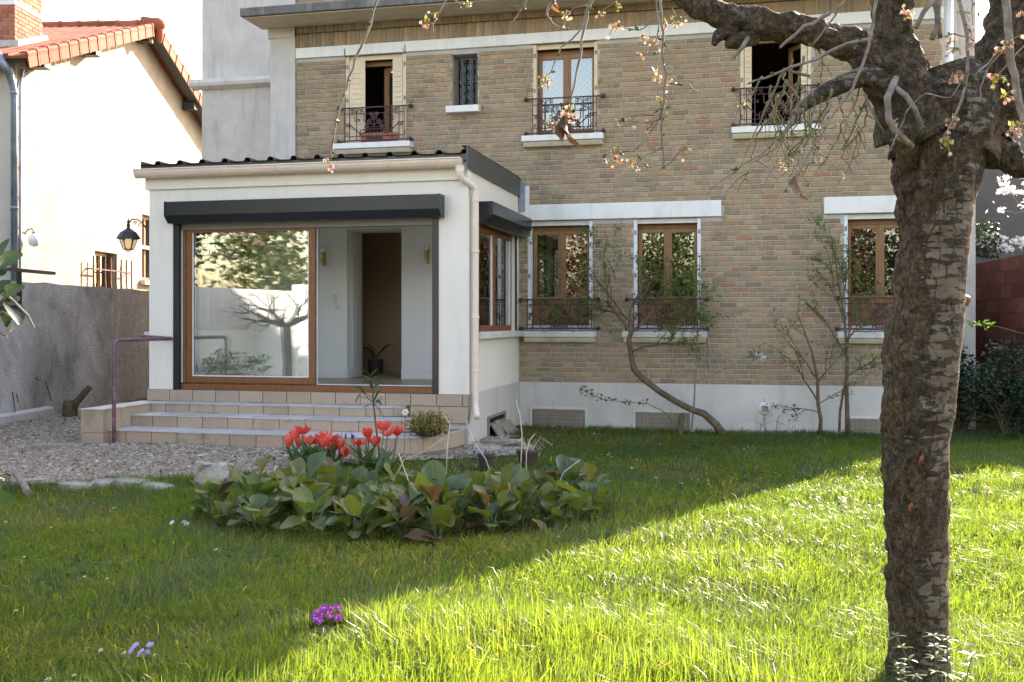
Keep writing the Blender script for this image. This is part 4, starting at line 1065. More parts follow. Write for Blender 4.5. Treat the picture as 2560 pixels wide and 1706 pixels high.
# steel handrail
rail = empty('handrail', (-7.32, 10.68, .1), 'bent steel pipe handrail with worn purple paint beside the steps', 'handrail')
t = NT('worn_paint'); vec = t.coords(); t.bsdf(t.ramp(t.noise(vec, 14, 5, .7), [(.35, (.10, .045, .06)), (.55, (.155, .085, .10)), (.66, (.17, .20, .25)), (.75, (.36, .37, .40))]), .5, t.bump(t.noise(vec, 50, 3), .2, .003)); M['worn_paint'] = t.m
hp = at(285, 1105, 10.68)
mb = MB(); X_, Y_ = hp.x, 10.68; zt = at(285, 851.5, 10.68).z; c_ = .09
pts = [(X_, Y_, .02), (X_, Y_, .4), (X_, Y_, zt - c_)] + [(X_, Y_ + c_ * (1 - math.cos(t_)), zt - c_ + c_ * math.sin(t_)) for t_ in np.linspace(.3, math.pi / 2, 5)] + [(X_ - .01, EY0 - .05, zt), (X_ - .01, EY0 - .005, zt)]
mb.tube(pts, .024, 10); o = mb.build('pipe', M['worn_paint'], rail, smooth_=True); o.location = -Vector(rail.location)
mb = MB(); mb.tube([(X_ - .01, EY0 - .03, zt + .005), (EX0 - .10, EY0 - .03, zt + .03), (EX0 - .10, EY0 + .25, zt + .03)], .02, 8); o = mb.build('brace', M['worn_paint'], rail, smooth_=True); o.location = -Vector(rail.location)

# wall lantern on the corner of the sunroom
lc = at(322, 600, 12.06); 
lan = empty('wall_lantern', (EX0, 12.06, 2.5), 'black wrought wall lantern with amber glass on the corner of the sunroom', 'lantern')
def lb(m_, name, mat, parent=lan, **kw):
    o_ = m_.build(name, mat, parent, **kw)
    if parent is lan: o_.location = -Vector(lan.location)
    return o_
px = 13.45 / 2560.0
def L3(u, v, dy=0.): p = at(u, v, 12.06 + dy); return p
m_ = MB(); top, mid, bot = L3(322, 578).z, L3(322, 597).z, L3(322, 624).z; cx_, cy_ = L3(321, 600).x, 12.06
def ringv(r_, z_): return [(cx_ + r_ * math.cos(R(60 * i + 30)), cy_ + r_ * math.sin(R(60 * i + 30)), z_) for i in range(6)]
def loft(m__, rings):
    V = [p for r_ in rings for p in r_]; F = [(6 * j + i, 6 * j + (i + 1) % 6, 6 * j + 6 + (i + 1) % 6, 6 * j + 6 + i) for j in range(len(rings) - 1) for i in range(6)] + [tuple(range(5, -1, -1)), tuple(6 * (len(rings) - 1) + i for i in range(6))]
    m__.add(V, F)
loft(m_, [ringv(.155, mid - .006), ringv(.150, mid + .01), ringv(.105, top - .02), ringv(.05, top + .02), ringv(.03, top + .03)])
m_.lathe([(.03, 0), (.016, .03), (.028, .05), (.014, .07), (.022, .09), (.006, .13), (.0, .15)], (cx_, cy_, top + .028), 10); lb(m_, 'lamp_cap', M['black_iron'])
m_ = MB(); loft(m_, [ringv(.062, bot + .004), ringv(.112, mid - .008)]); lb(m_, 'lamp_glass', M['frosted_glass'])
m_ = MB(); m_.lathe([(.02, 0), (.045, .02), (.048, .09), (.03, .12)], (cx_, cy_, bot + .02), 12); lb(m_, 'bulb', M['amber_glass'], smooth_=True)
m_ = MB()
for a, b in zip(ringv(.066, bot), ringv(.116, mid - .006)): m_.bar(a, b, .009)
r0 = ringv(.066, bot); 
for i in range(6): m_.bar(r0[i], r0[(i + 1) % 6], .009)
lb(m_, 'cage', M['black_iron'])
m_ = MB(); m_.lathe([(.045, .0), (.04, -.02), (.02, -.035), (.0, -.04)], (cx_, cy_, bot + .0), 12); lb(m_, 'drip_cap', M['frosted_glass'], smooth_=True)
a0 = Vector((cx_, cy_, top + .10)); b0 = Vector((EX0 - .03, cy_, L3(372, 597).z)); m_ = MB()
m_.tube([a0, a0 + Vector((.05, 0, .05)), a0 + Vector((.13, 0, .055)), a0 + Vector((.21, 0, .0)), b0 + Vector((-.05, 0, .06)), b0 + Vector((-.02, 0, .0)), b0 + Vector((-.005, 0, -.05))], .010, 6)
m_.tube([a0 + Vector((.10 + .03 * math.cos(t_) * (1 - t_ / 12), 0, .005 + .03 * math.sin(t_) * (1 - t_ / 12))) for t_ in np.linspace(0, 9, 16)], .006, 5)
m_.tube([a0 + Vector((.17 + .02 * math.cos(t_), 0, -.02 + .02 * math.sin(t_))) for t_ in np.linspace(0, 6.3, 10)], .006, 5); lb(m_, 'arm', M['black_iron'], smooth_=True)
m_ = MB(); m_.box(EX0 - .06, EX0 - .001, cy_ - .04, cy_ + .04, b0.z - .07, b0.z + .07); lb(m_, 'wall_plate', M['black_iron'], bevel=.01)
# sconces inside
for u, v, lab in ((807.5, 640, 'brass wall sconce between the sliding door edge and the dark doorway'), (1066.7, 636, 'brass wall sconce on the far wall between the dark doorway and the corner')):
    c = at(u, v, 14.44); s_ = empty('wall_sconce', (c.x, 14.5, c.z), lab, 'sconce', 'brass sconces in the sunroom')
    m_ = MB(); m_.lathe([(.028, -.09), (.028, .05), (.024, .05)], (0, -.06, 0), 14); m_.build('tube', M['brass'], s_, smooth_=False)
    m_ = MB(); m_.box(-.015, .015, -.03, -.002, -.14, .10); m_.build('back_plate', M['brass'], s_)
    m_ = MB(); m_.lathe([(.02, .05), (.038, .08), (.042, .11), (.03, .14), (.005, .155)], (0, -.06, 0), 14); m_.build('bulb', M['opal_glass'], s_, smooth_=True)
# house plant glimpsed in the corridor
hp_ = empty('house_plant', (-5.85, 15.45, .70), 'small arching palm in the dark corridor behind the sunroom', 'plant')
m_ = MB(); m_.lathe([(.10, 0), (.13, .25), (.12, .25)], (0, 0, 0), 14); m_.build('pot', M['dark_pot'], hp_)
rp = random.Random(2)
for i in range(9):
    a = rp.uniform(0, 6.28); L = rp.uniform(.35, .55); m_ = MB(); V = []; 
    for j in range(6):
        t_ = j / 5; r_ = L * t_ * .8; z_ = .25 + L * (t_ * 1.3 - t_ * t_ * .9); w = .02 * math.sin(math.pi * min(1, t_ * .9 + .08)) + .002
        V += [(r_ * math.cos(a) - w * math.sin(a), r_ * math.sin(a) + w * math.cos(a), z_), (r_ * math.cos(a) + w * math.sin(a), r_ * math.sin(a) - w * math.cos(a), z_)]
    m_.add(V, [(2 * j, 2 * j + 1, 2 * j + 3, 2 * j + 2) for j in range(5)], rp.random()); m_.build('leaf', M['spring_leaf'], hp_)

# ------------------------------------------------------------------ old boundary wall and the neighbour's house beyond it
WD = Vector((-.1742, .9862, 0)).normalized(); WN = Vector((WD.y, -WD.x, 0))      # along the wall, towards our garden
BW = Vector((-10.3, 12.7, 0))
bw = empty('boundary_wall', BW + Vector((0, 0, .1)), 'stained grey roughcast garden wall below the white gable', 'wall')
def wpt(o, t, n, z): return o + WD * t + WN * n + Vector((0, 0, z))
def rough_slab(o, t0, t1, z0, z1, thick, nt, nz, amp):
    """upright slab with an uneven face and a wavering top"""
    m_ = MB(); 
    for j in range(nz + 1):
        for i in range(nt + 1):
            t_ = t0 + (t1 - t0) * i / nt; zz = z0 + (z1 - z0) * j / nz
            if j == nz: zz += .02 * mnoise.noise(Vector((t_ * 1.7, 0, 4)))
            n_ = amp * mnoise.noise(Vector((t_ * 1.4, zz * 1.4, 8.0))) + amp * .5 * mnoise.noise(Vector((t_ * 5, zz * 5, 1.0)))
            m_.v.append(tuple(wpt(o, t_, n_, zz))); m_.r.append(.5)
    w_ = nt + 1
    m_.f += [(j * w_ + i + 1, j * w_ + i, (j + 1) * w_ + i, (j + 1) * w_ + i + 1)[::-1] for j in range(nz) for i in range(nt)]
    b = len(m_.v)
    for i in range(nt + 1):
        t_ = t0 + (t1 - t0) * i / nt; zz = z1 + .02 * mnoise.noise(Vector((t_ * 1.7, 0, 4))); m_.v.append(tuple(wpt(o, t_, -thick, zz - .01))); m_.r.append(.5)
    for i in range(nt + 1):
        t_ = t0 + (t1 - t0) * i / nt; m_.v.append(tuple(wpt(o, t_, -thick, z0))); m_.r.append(.5)
    top = nz * w_
    m_.f += [(top + i, top + i + 1, b + i + 1, b + i) for i in range(nt)] + [(b + i, b + i + 1, b + w_ + i + 1, b + w_ + i) for i in range(nt)]
    m_.f += [tuple([j * w_ for j in range(nz + 1)] + [b, b + w_]), tuple([j * w_ + nt for j in range(nz, -1, -1)] + [b + w_ + nt, b + nt])]
    return m_
o = rough_slab(BW, -4.4, 9.0, -.2, 2.14, .22, 150, 18, .015).build('wall_body', M['roughcast'], bw, smooth_=False); o.location = -Vector(bw.location)
m_ = MB()
m_.add([wpt(BW, -4.2, .0, -.1), wpt(BW, -4.2, .10, -.1), wpt(BW, .95, .10, -.1), wpt(BW, .95, .0, -.1), wpt(BW, -4.2, .0, .27), wpt(BW, -4.2, .09, .24), wpt(BW, .95, .09, .24), wpt(BW, .95, .0, .27)], [(0, 1, 2, 3), (4, 7, 6, 5), (0, 4, 5, 1), (1, 5, 6, 2), (2, 6, 7, 3)])
o = m_.build('footing', M['concrete_render'], bw, bevel=.01); o.location = -Vector(bw.location)
# dark metal bracket post standing on the wall
pp = wpt(BW, .06, .03, 0)
m_ = MB(); b_ = empty('bracket_post', pp + Vector((0, 0, 1.7)), 'black metal T shaped bracket post fixed to the old garden wall', 'post')
m_.bar(pp + Vector((0, 0, 1.75)), pp + Vector((0, 0, 2.30)), .05, .05); o = m_.build('upright', M['black_iron'], b_); o.location = -Vector(b_.location)
m_ = MB(); m_.bar(wpt(BW, -1.6, .03, 2.30), wpt(BW, 1.05, .03, 2.30), .07, .05); o = m_.build('crossbar', M['black_iron'], b_); o.location = -Vector(b_.location)

NB = Vector((-11.88, 14.68, 0))                # near corner of the neighbour's gable wall
GW = 9.9; EAVE = 5.9; APEX = 7.76
nh = empty('neighbour_house', NB, 'white rendered gable house with orange tile roof beyond the garden wall', 'house')
def nb(m_, name, mat, parent=nh, **kw):
    o_ = m_.build(name, mat, parent, **kw)
    if parent is nh: o_.location = -NB
    return o_
def npt(t_, n_, z_): return wpt(NB, t_, n_, z_)
def quad_prism(m_, pts_t_z, n0, n1, rnd=.5):
    n_ = len(pts_t_z); V = [npt(t_, n0, z_) for t_, z_ in pts_t_z] + [npt(t_, n1, z_) for t_, z_ in pts_t_z]
    m_.add(V, [tuple(range(n_)), tuple(range(2 * n_ - 1, n_ - 1, -1))] + [(i, i + n_, (i + 1) % n_ + n_, (i + 1) % n_) for i in range(n_)], rnd)
AT = 4.91
def roof_z(t_): return EAVE + (APEX - EAVE) * (t_ / AT) if t_ < AT else APEX - (APEX - EAVE) * ((t_ - AT) / (GW - AT))
# window openings in the gable wall: (t0,t1,z0,z1)
def gable_t(u):
    d = ray(u, 700); s = None
    # NB + t*WD = s*d (horizontal)
    det = WD.x * (-d.y) - WD.y * (-d.x); bx, by = -NB.x, -NB.y
    return (bx * (-d.y) - by * (-d.x)) / det
def gable_pt(u, v):
    t_ = gable_t(u); p = NB + WD * t_; d = ray(u, v); s = p.y / d.y
    return t_, CAM_H + d.z * s
tA, zA = gable_pt(237, 627); tB, _ = gable_pt(293, 634)
tC, zC = gable_pt(355, 535); _, zC0 = gable_pt(355, 701); tD = tC + .95
t_ = MB(); quad_prism(t_, [(0, -.2), (GW, -.2), (GW, EAVE), (AT, APEX), (0, EAVE)], -.3, -9.0); nb(t_, 'body', M['neighbour_shade_render'])
# gable skin with its openings
m_ = MB(); hs = [(tA, tB, 1.9, zA), (tC, tD, zC0, zC)]
ts = sorted({0, GW, AT, *np.linspace(0, GW, 12), tA, tB, tC, tD}); 
for i in range(len(ts) - 1):
    a, b = ts[i], ts[i + 1]; cuts = [h for h in hs if h[0] - 1e-6 <= a and b <= h[1] + 1e-6]; z0 = -.2
    segs = []
    for h in sorted(cuts, key=lambda h: h[2]): segs.append((z0, z0, h[2], h[2])); z0 = h[3]
    segs.append((z0, z0, roof_z(a), roof_z(b)))
    for za, zb, zc, zd in segs: m_.add([npt(a, 0, za), npt(b, 0, zb), npt(b, 0, zd), npt(a, 0, zc)], [(0, 1, 2, 3)])
for h in hs:
    for (a, c), (b, d) in (((h[0], h[2]), (h[0], h[3])), ((h[0], h[3]), (h[1], h[3])), ((h[1], h[3]), (h[1], h[2])), ((h[1], h[2]), (h[0], h[2]))):
        m_.add([npt(a, 0, c), npt(b, 0, d), npt(b, -.28, d), npt(a, -.28, c)], [(0, 1, 2, 3)])
nb(m_, 'gable_wall', M['neighbour_sunlit_render'])
m_ = MB(); m_.add([npt(-.015, -.3, -.2), npt(-.015, -9, -.2), npt(-.015, -9, EAVE), npt(-.015, -.001, EAVE), npt(-.015, -.001, -.2)], [(0, 1, 2, 3, 4)]); m_.add([npt(0, 0, -.2), npt(-.015, -.001, -.2), npt(-.015, -.001, EAVE), npt(0, 0, EAVE)], [(0, 1, 2, 3)]); nb(m_, 'front_wall', M['neighbour_shade_render'])
def nwin(t0, t1, z0, z1):
    w = MB()
    for a, b, c, d in ((t0, t0 + .07, z0, z1), (t1 - .07, t1, z0, z1), (t0 + .07, t1 - .07, z1 - .07, z1), (t0 + .07, t1 - .07, z0, z0 + .08), ((t0 + t1) / 2 - .04, (t0 + t1) / 2 + .04, z0 + .08, z1 - .07)): quad_prism(w, [(a, c), (b, c), (b, d), (a, d)], -.14, -.20)
    o_ = nb(w, 'window', M['oak_frame']); w = MB(); quad_prism(w, [(t0 + .07, z0 + .08), (t1 - .07, z0 + .08), (t1 - .07, z1 - .07), (t0 + .07, z1 - .07)], -.165, -.172); w.build('pane', M['window_glass'], o_)
    return o_
nwin(*hs[0]); w2 = nwin(*hs[1])
w = MB(); quad_prism(w, [(tC - .12, zC0 - .09), (tD + .1, zC0 - .09), (tD + .1, zC0), (tC - .12, zC0)], .12, -.1); nb(w, 'sill', M['sill_stone'])
w = MB(); quad_prism(w, [(tC + .0, (zC0 + zC) / 2 - .03), (tD, (zC0 + zC) / 2 - .03), (tD, (zC0 + zC) / 2 + .05), (tC, (zC0 + zC) / 2 + .05)], -.02, -.13); nb(w, 'transom', M['neighbour_sunlit_render'])
# bulging iron grille
w = MB(); gz0, gz1 = 1.95, zA - .12
for i in range(8):
    tt = tA - .35 + (tB - tA + .70) * i / 7; out = .16
    w.tube([npt(tt, out * .9, gz1), npt(tt, out * .9, gz1 - .45), npt(tt, out * 1.0, gz1 - .62), npt(tt, out * 2.0, gz1 - .78), npt(tt, out * 2.1, gz1 - .92), npt(tt, out * 1.2, gz1 - 1.12), npt(tt, out * .9, gz0)], .016, 6)
for zz in (gz1 - .25, gz0 + .05): w.tube([npt(tA - .40, .14, zz), npt(tB + .40, .14, zz)], .016, 6)
for tt in (tA - .38, tB + .38): w.tube([npt(tt, .14, gz1 - .25), npt(tt, -.02, gz1 - .25)], .014, 5)
nb(w, 'window_grille', M['wrought_iron'])
w = MB(); w.tube([npt(tC + .35, .06, zC0 + .02), npt(tC + .35, .06, zC0 + .75)], .015, 5); w.tube([npt(tC + .25, .06, zC0 + .5), npt(tC + .45, .06, zC0 + .5)], .012, 5); nb(w, 'window_bar', M['zinc'])
# roof: two slopes, verge and ridge tiles as single pieces
SL = math.hypot(AT, APEX - EAVE); OV = .38
up1 = (WD * AT + Vector((0, 0, APEX - EAVE))).normalized(); up2 = (WD * -(GW - AT) + Vector((0, 0, APEX - EAVE))).normalized()
n1 = up1.cross(-WN).normalized(); n1 = n1 if n1.z > 0 else -n1; n2 = up2.cross(WN).normalized(); n2 = n2 if n2.z > 0 else -n2
e1 = npt(0, 0, EAVE) - up1 * .35; e2 = npt(GW, 0, EAVE) - up2 * .35; L1 = SL + .35
apx = npt(AT, 0, APEX)
m_ = MB()
for e, up, n_ in ((e1, up1, n1), (e2, up2, n2)):
    A = e + n_ * .06 + WN * OV; B = e + up * L1 + n_ * .06 + WN * OV; m_.add([A, B, B - WN * 9.5, A - WN * 9.5, A + n_ * .04, B + n_ * .04, B - WN * 9.5 + n_ * .04, A - WN * 9.5 + n_ * .04], [(0, 1, 2, 3), (4, 7, 6, 5), (0, 4, 5, 1), (1, 5, 6, 2), (3, 2, 6, 7), (0, 3, 7, 4)])
rf = nb(m_, 'roof', M['roof_tile'])
m_ = MB(); rr = random.Random(4)
rows = int(L1 / .33)
for i in range(rows):
    for j in range(16):
        c0 = e1 + up1 * (i * .33 + .17) + n1 * .115 - WN * (-OV + .35 + j * .21)
        for k in range(2): m_.obox(c0 - WN * (k * .105), up1, WN, n1, .172, .045 - .01 * k, .018 + .008 * (1 - k), rr.random())
        
m_.build('field_tile', M['roof_tile'], rf)['kind'] = 'stuff'
def verge_mesh():
    m__ = MB(); prof = [(.0, -.19), (.022, -.19), (.028, -.02), (.04, .03), (.02, .065), (-.05, .075), (-.12, .06), (-.12, .045), (-.03, .045), (.0, .02)]
    m__.prism(prof, 0, .335, 'x', .5)
    m__.prism([(p[0] * 1.0 + (.012 if p[0] > -.01 else 0), p[1] + (.012 if p[1] > 0 else -.008)) for p in prof], .30, .35, 'x', .5)
    return m__
vm = [verge_mesh() for _ in range(4)]
vmesh = []
for k, q in enumerate(vm): q.r = [.2 + .2 * k] * len(q.r); vmesh.append(q.mesh('verge_tile', M['roof_tile']))
def place_verge(e, up, n_, side, count, step):
    for i in range(count):
        o_ = link_mesh('verge_tile', vmesh[rr.randrange(4)], rf); p = e + up * (i * step) + n_ * .10 + WN * (OV - .01)
        mt = Matrix((up, WN, n_)).transposed().to_4x4(); mt.translation = p; o_.matrix_local = mt
place_verge(e1, up1, n1, 1, 14, .385); place_verge(e2, up2, n2, -1, 14, .385)
for i in range(9):
    m_ = MB(); c0 = apx + Vector((0, 0, .13)) + WN * (OV - .02 - i * .42); m_.tube([c0, c0 - WN * .40], [.11, .10], 10, rnd=rr.random()); m_.tube([c0 - WN * .37, c0 - WN * .42], [.125, .125], 10, rnd=rr.random()); m_.build('ridge_tile', M['roof_tile'], rf, smooth_=False)
m_ = MB(); c0 = apx + WN * (OV + .02) + Vector((0, 0, .13))
m_.lathe([(.01, .16), (.10, .12), (.15, .03), (.155, -.05), (.11, -.10), (.02, -.12)], c0, 12, tuple(WN)); m_.lathe([(.01, .10), (.07, .06), (.10, -.04), (.07, -.22), (.02, -.30)], c0 + Vector((0, 0, -.10)) + WN * .03, 10); m_.tube([c0 + WN * .02, c0 - WN * .35 + Vector((0, 0, .09))], [.13, .10], 10); m_.build('finial_tile', M['roof_tile'], rf, smooth_=True)
# dark bargeboard and purlin ends
m_ = MB()
for e, up, n_ in ((e2, up2, n2),): m_.obox(e + up * (L1 / 2) + WN * (OV - .10) - n_ * .03, up, WN, n_, L1 / 2, .10, .07)
m_.obox(e1 + up1 * (L1 / 2) + WN * (OV * .5) + n1 * .03, up1, WN, n1, L1 / 2, OV * .5 - .05, .018)
nb(m_, 'bargeboard', M['dark_green_paint'])
for k, (tt, dz) in enumerate(((.45, -.10), (2.35, -.12), (AT - .12, -.13), (AT + 2.5, -.14))):
    m_ = MB(); zz = roof_z(tt) + dz; quad_prism(m_, [(tt - .11, zz - .11), (tt + .11, zz - .11), (tt + .11, zz + .06), (tt - .11, zz + .06)], OV - .08, -.05); nb(m_, 'purlin', M['dark_green_paint'], bevel=.01)
# zinc downpipe and cable at the corner
m_ = MB(); cx, cy = -.10, .02
m_.tube([npt(-.45, -.15, EAVE + .05), npt(-.22, .0, EAVE - .25), npt(cx, cy, EAVE - .55), npt(cx, cy, .2)], [.10, .07, .055, .055], 12)
for zz in (EAVE - .60, EAVE - 2.5, EAVE - 4): m_.lathe([(.058, 0), (.066, .01), (.066, .05), (.058, .06)], npt(cx, cy, zz), 12)
nb(m_, 'downpipe', M['zinc'], smooth_=True)
m_ = MB(); m_.tube([npt(.16, .03, EAVE - .12), npt(.07, .03, EAVE - .4), npt(.06, .03, .3)], .022, 8)
for k in range(9): zz = EAVE - .8 - k * .5; m_.lathe([(.027, 0), (.027, .03)], npt(.06, .03, zz), 8)
nb(m_, 'conduit', M['zinc'])
m_ = MB(); m_.tube([npt(-.38, -9, EAVE - .10), npt(-.38, -.1, EAVE - .10)], .07, 10); nb(m_, 'gutter', M['zinc'])
m_ = MB(); a = npt(*(gable_pt(48, 188)[0],), .02, gable_pt(48, 188)[1]) if False else npt(gable_pt(48, 188)[0], .02, gable_pt(48, 188)[1]); b = npt(gable_pt(70, 175)[0], .03, gable_pt(70, 175)[1])
m_.tube([a, (a + b) / 2 + WN * .03 + Vector((0, 0, .02)), b], .008, 5); nb(m_, 'wire_hook', M['black_iron'])
# chimney with single bricks
CHX = -.45; ch_t0, ch_t1, ch_n1 = .77, 1.72, -1.25; cz0, cz1 = 6.05, 8.3
m_ = MB(); quad_prism(m_, [(ch_t0 + .012, cz0), (ch_t1 - .012, cz0), (ch_t1 - .012, cz1), (ch_t0 + .012, cz1)], CHX - .012, ch_n1 + .012); chim = nb(m_, 'chimney', M['concrete_render'])
bh, bj = .062, .012; bw_ = .22
zz = cz0 + .2; rw = 0
while zz < cz1 - .05:
    band = 7.02 < zz < 7.10
    if band:
        m_ = MB(); quad_prism(m_, [(ch_t0 - .01, zz), (ch_t1 + .01, zz), (ch_t1 + .01, zz + .075), (ch_t0 - .01, zz + .075)], CHX + .01, ch_n1); m_.build('painted_band', M['white_paint'], chim); zz += .09; continue
    x = ch_t0 - (.116 if rw % 2 else 0)
    while x < ch_t1:
        a, b = max(x, ch_t0), min(x + bw_, ch_t1)
        if b - a > .03: m_ = MB(); quad_prism(m_, [(a, zz), (b, zz), (b, zz + bh), (a, zz + bh)], CHX + rr.uniform(-.002, .003), CHX - .011, rr.random()); m_.build('brick', M['red_brick'], chim)
        x += bw_ + bj
    x = CHX - .0 - (0 if rw % 2 else .116); 
    x = CHX + (.0 if rw % 2 else .11)
    while x > ch_n1 + .05:
        a, b = min(x, CHX - .012), max(x - bw_, ch_n1)
        if a - b > .03:
            m_ = MB(); m_.add([npt(ch_t0 + d, n_, z_) for d in (0, .011) for n_ in (b, a) for z_ in (zz, zz + bh)], [(0, 2, 3, 1), (4, 5, 7, 6), (0, 1, 5, 4), (2, 6, 7, 3), (1, 3, 7, 5), (0, 4, 6, 2)], rr.random()); m_.build('brick', M['red_brick'], chim)
        x -= bw_ + bj
    zz += bh + bj; rw += 1
m_ = MB(); quad_prism(m_, [(ch_t0 - .12, 6.25), (ch_t0 - .02, 6.32), (ch_t0 - .02, 6.44), (ch_t1 + .02, 6.80), (ch_t1 + .16, 6.62), (ch_t1 + .2, 6.55)], CHX + .07, ch_n1); m_.build('mortar_flashing', M['concrete_render'], chim)
# globe lamp on the gable
tg, zg = gable_pt(62, 600); gp = npt(tg, .16, zg)
gl = empty('globe_lamp', npt(tg, 0, zg + .1), 'small white globe lamp on a curved black arm on the white gable', 'lamp')
m_ = MB(); m_.lathe([(.01, -.12), (.07, -.10), (.10, -.03), (.095, .03), (.06, .09), (.03, .11)], gp, 14); o = m_.build('globe', M['opal_glass'], gl, smooth_=True); o.location = -Vector(gl.location)
m_ = MB(); m_.tube([npt(tg, .0, zg + .10), npt(tg, .05, zg + .17), npt(tg, .13, zg + .19), npt(tg, .16, zg + .12)], .011, 6); m_.lathe([(.04, 0), (.035, .03), (.015, .04)], gp + Vector((0, 0, .09)), 10); o = m_.build('arm', M['black_iron'], gl); o.location = -Vector(gl.location)

# ------------------------------------------------------------------ red hollow-block wall and grey building on the far side
RD = Vector((-.16, 2.88, 0)).normalized(); RN = Vector((-RD.y, RD.x, 0)); RB = Vector((3.90, 14.95, 0))
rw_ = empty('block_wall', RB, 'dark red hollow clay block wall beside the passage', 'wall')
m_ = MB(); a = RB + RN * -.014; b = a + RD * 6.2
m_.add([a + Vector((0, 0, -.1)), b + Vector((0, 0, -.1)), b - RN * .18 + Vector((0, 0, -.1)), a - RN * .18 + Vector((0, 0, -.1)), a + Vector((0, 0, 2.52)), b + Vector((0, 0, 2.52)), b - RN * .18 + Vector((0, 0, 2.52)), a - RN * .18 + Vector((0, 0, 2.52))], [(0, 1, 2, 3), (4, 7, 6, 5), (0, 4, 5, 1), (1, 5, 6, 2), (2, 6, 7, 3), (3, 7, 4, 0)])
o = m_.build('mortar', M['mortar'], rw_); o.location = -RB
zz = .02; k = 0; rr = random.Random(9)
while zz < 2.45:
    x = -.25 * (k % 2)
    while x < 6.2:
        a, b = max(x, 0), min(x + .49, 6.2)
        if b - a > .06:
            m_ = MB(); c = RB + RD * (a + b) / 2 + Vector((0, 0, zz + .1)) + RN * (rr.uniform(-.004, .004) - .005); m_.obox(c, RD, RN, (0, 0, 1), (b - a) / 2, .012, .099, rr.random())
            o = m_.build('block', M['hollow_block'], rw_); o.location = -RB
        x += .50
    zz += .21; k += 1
m_ = MB(); gdir = Vector((1.6, -.9, 0)).normalized(); gb = Vector((5.55, 21.3, 0)); gn = Vector((gdir.y, -gdir.x, 0))
A = gb - gdir * 3.4; B = gb + gdir * 9.0
gbld = empty('grey_building', A, 'plain grey rendered building behind the white blossom', 'building')
def gbq(m__, z0, z1, off=0.0, grow=0.0):
    P = [A - gdir * grow + gn * (off), B + gdir * grow + gn * off, B + gdir * grow - gn * (6 + off), A - gdir * grow - gn * (6 + off)]
    m__.add([p + Vector((0, 0, z0)) for p in P] + [p + Vector((0, 0, z1)) for p in P], [(0, 3, 2, 1), (4, 5, 6, 7), (0, 1, 5, 4), (1, 2, 6, 5), (2, 3, 7, 6), (3, 0, 4, 7)])
m_ = MB(); gbq(m_, -.2, 5.5); o = m_.build('wall', M['dark_grey_render'], gbld); o.location = -A
m_ = MB(); gbq(m_, 5.501, 5.6, .06, .06); o = m_.build('roof', M['zinc'], gbld); o.location = -A

# ------------------------------------------------------------------ outside the frame, mirrored in the panes: the white part of the side wall
o_w = empty('white_garden_wall', wpt(BW, -9, .0, 0), 'sunlit white stretch of the side garden wall, mirrored in the sliding door', 'wall')
def ow(m_, name, mat): o_ = m_.build(name, mat, o_w); o_.location = -Vector(o_w.location); return o_
def wq(m_, t0, t1, n0, n1, z0, z1): m_.add([wpt(BW, t_, n_, z_) for z_ in (z0, z1) for t_, n_ in ((t0, n0), (t1, n0), (t1, n1), (t0, n1))], [(0, 3, 2, 1), (4, 5, 6, 7), (0, 1, 5, 4), (1, 2, 6, 5), (2, 3, 7, 6), (3, 0, 4, 7)])
m_ = MB(); wq(m_, -19, -4.4, -.14, .03, -.2, 2.16); ow(m_, 'wall_body', M['white_render'])
for a, b in ((-4.6, -4.2), (-8.4, -8.0), (-12.4, -12.0)): m_ = MB(); wq(m_, a, b, -.17, .10, -.2, 2.3); ow(m_, 'pier', M['white_render'])

# ------------------------------------------------------------------ leaves and branches
def leaf_mesh(L, W, fold=.18, curl=.25, n=5, mat=None, rnd=.5, name='leaf', shape='oval', cup=0., wav=0.):
    """a leaf along +X, folded on its midrib and curling down (or up) to the tip"""
    V = []; F = []
    for i in range(n + 1):
        t_ = i / n
        if shape == 'oval': w = W * math.sin(math.pi * (t_ * .92 + .04)) ** .8
        elif shape == 'round': w = W * (math.sin(math.pi * (t_ * .93 + .05) ** 1.25)) ** .62
        elif shape == 'blade': w = W * (min(1, t_ * 4 + .35)) * (1 - t_ ** 2.2)
        else: w = W * math.sin(math.pi * (t_ * .9 + .06) ** .8)
        z_ = -curl * L * t_ * t_; x = L * t_ * (1 - .15 * abs(curl))
        wz = wav * math.sin(t_ * 9)
        V += [(x, -w, z_ + fold * w + cup * w * w / max(W, 1e-4) + wz), (x, 0, z_), (x, w, z_ + fold * w + cup * w * w / max(W, 1e-4) - wz)]
    for i in range(n):
        a = 3 * i; F += [(a, a + 3, a + 4, a + 1), (a + 1, a + 4, a + 5, a + 2)]
    m_ = MB(); m_.add(V, F, rnd); return m_.mesh(name, mat, True)

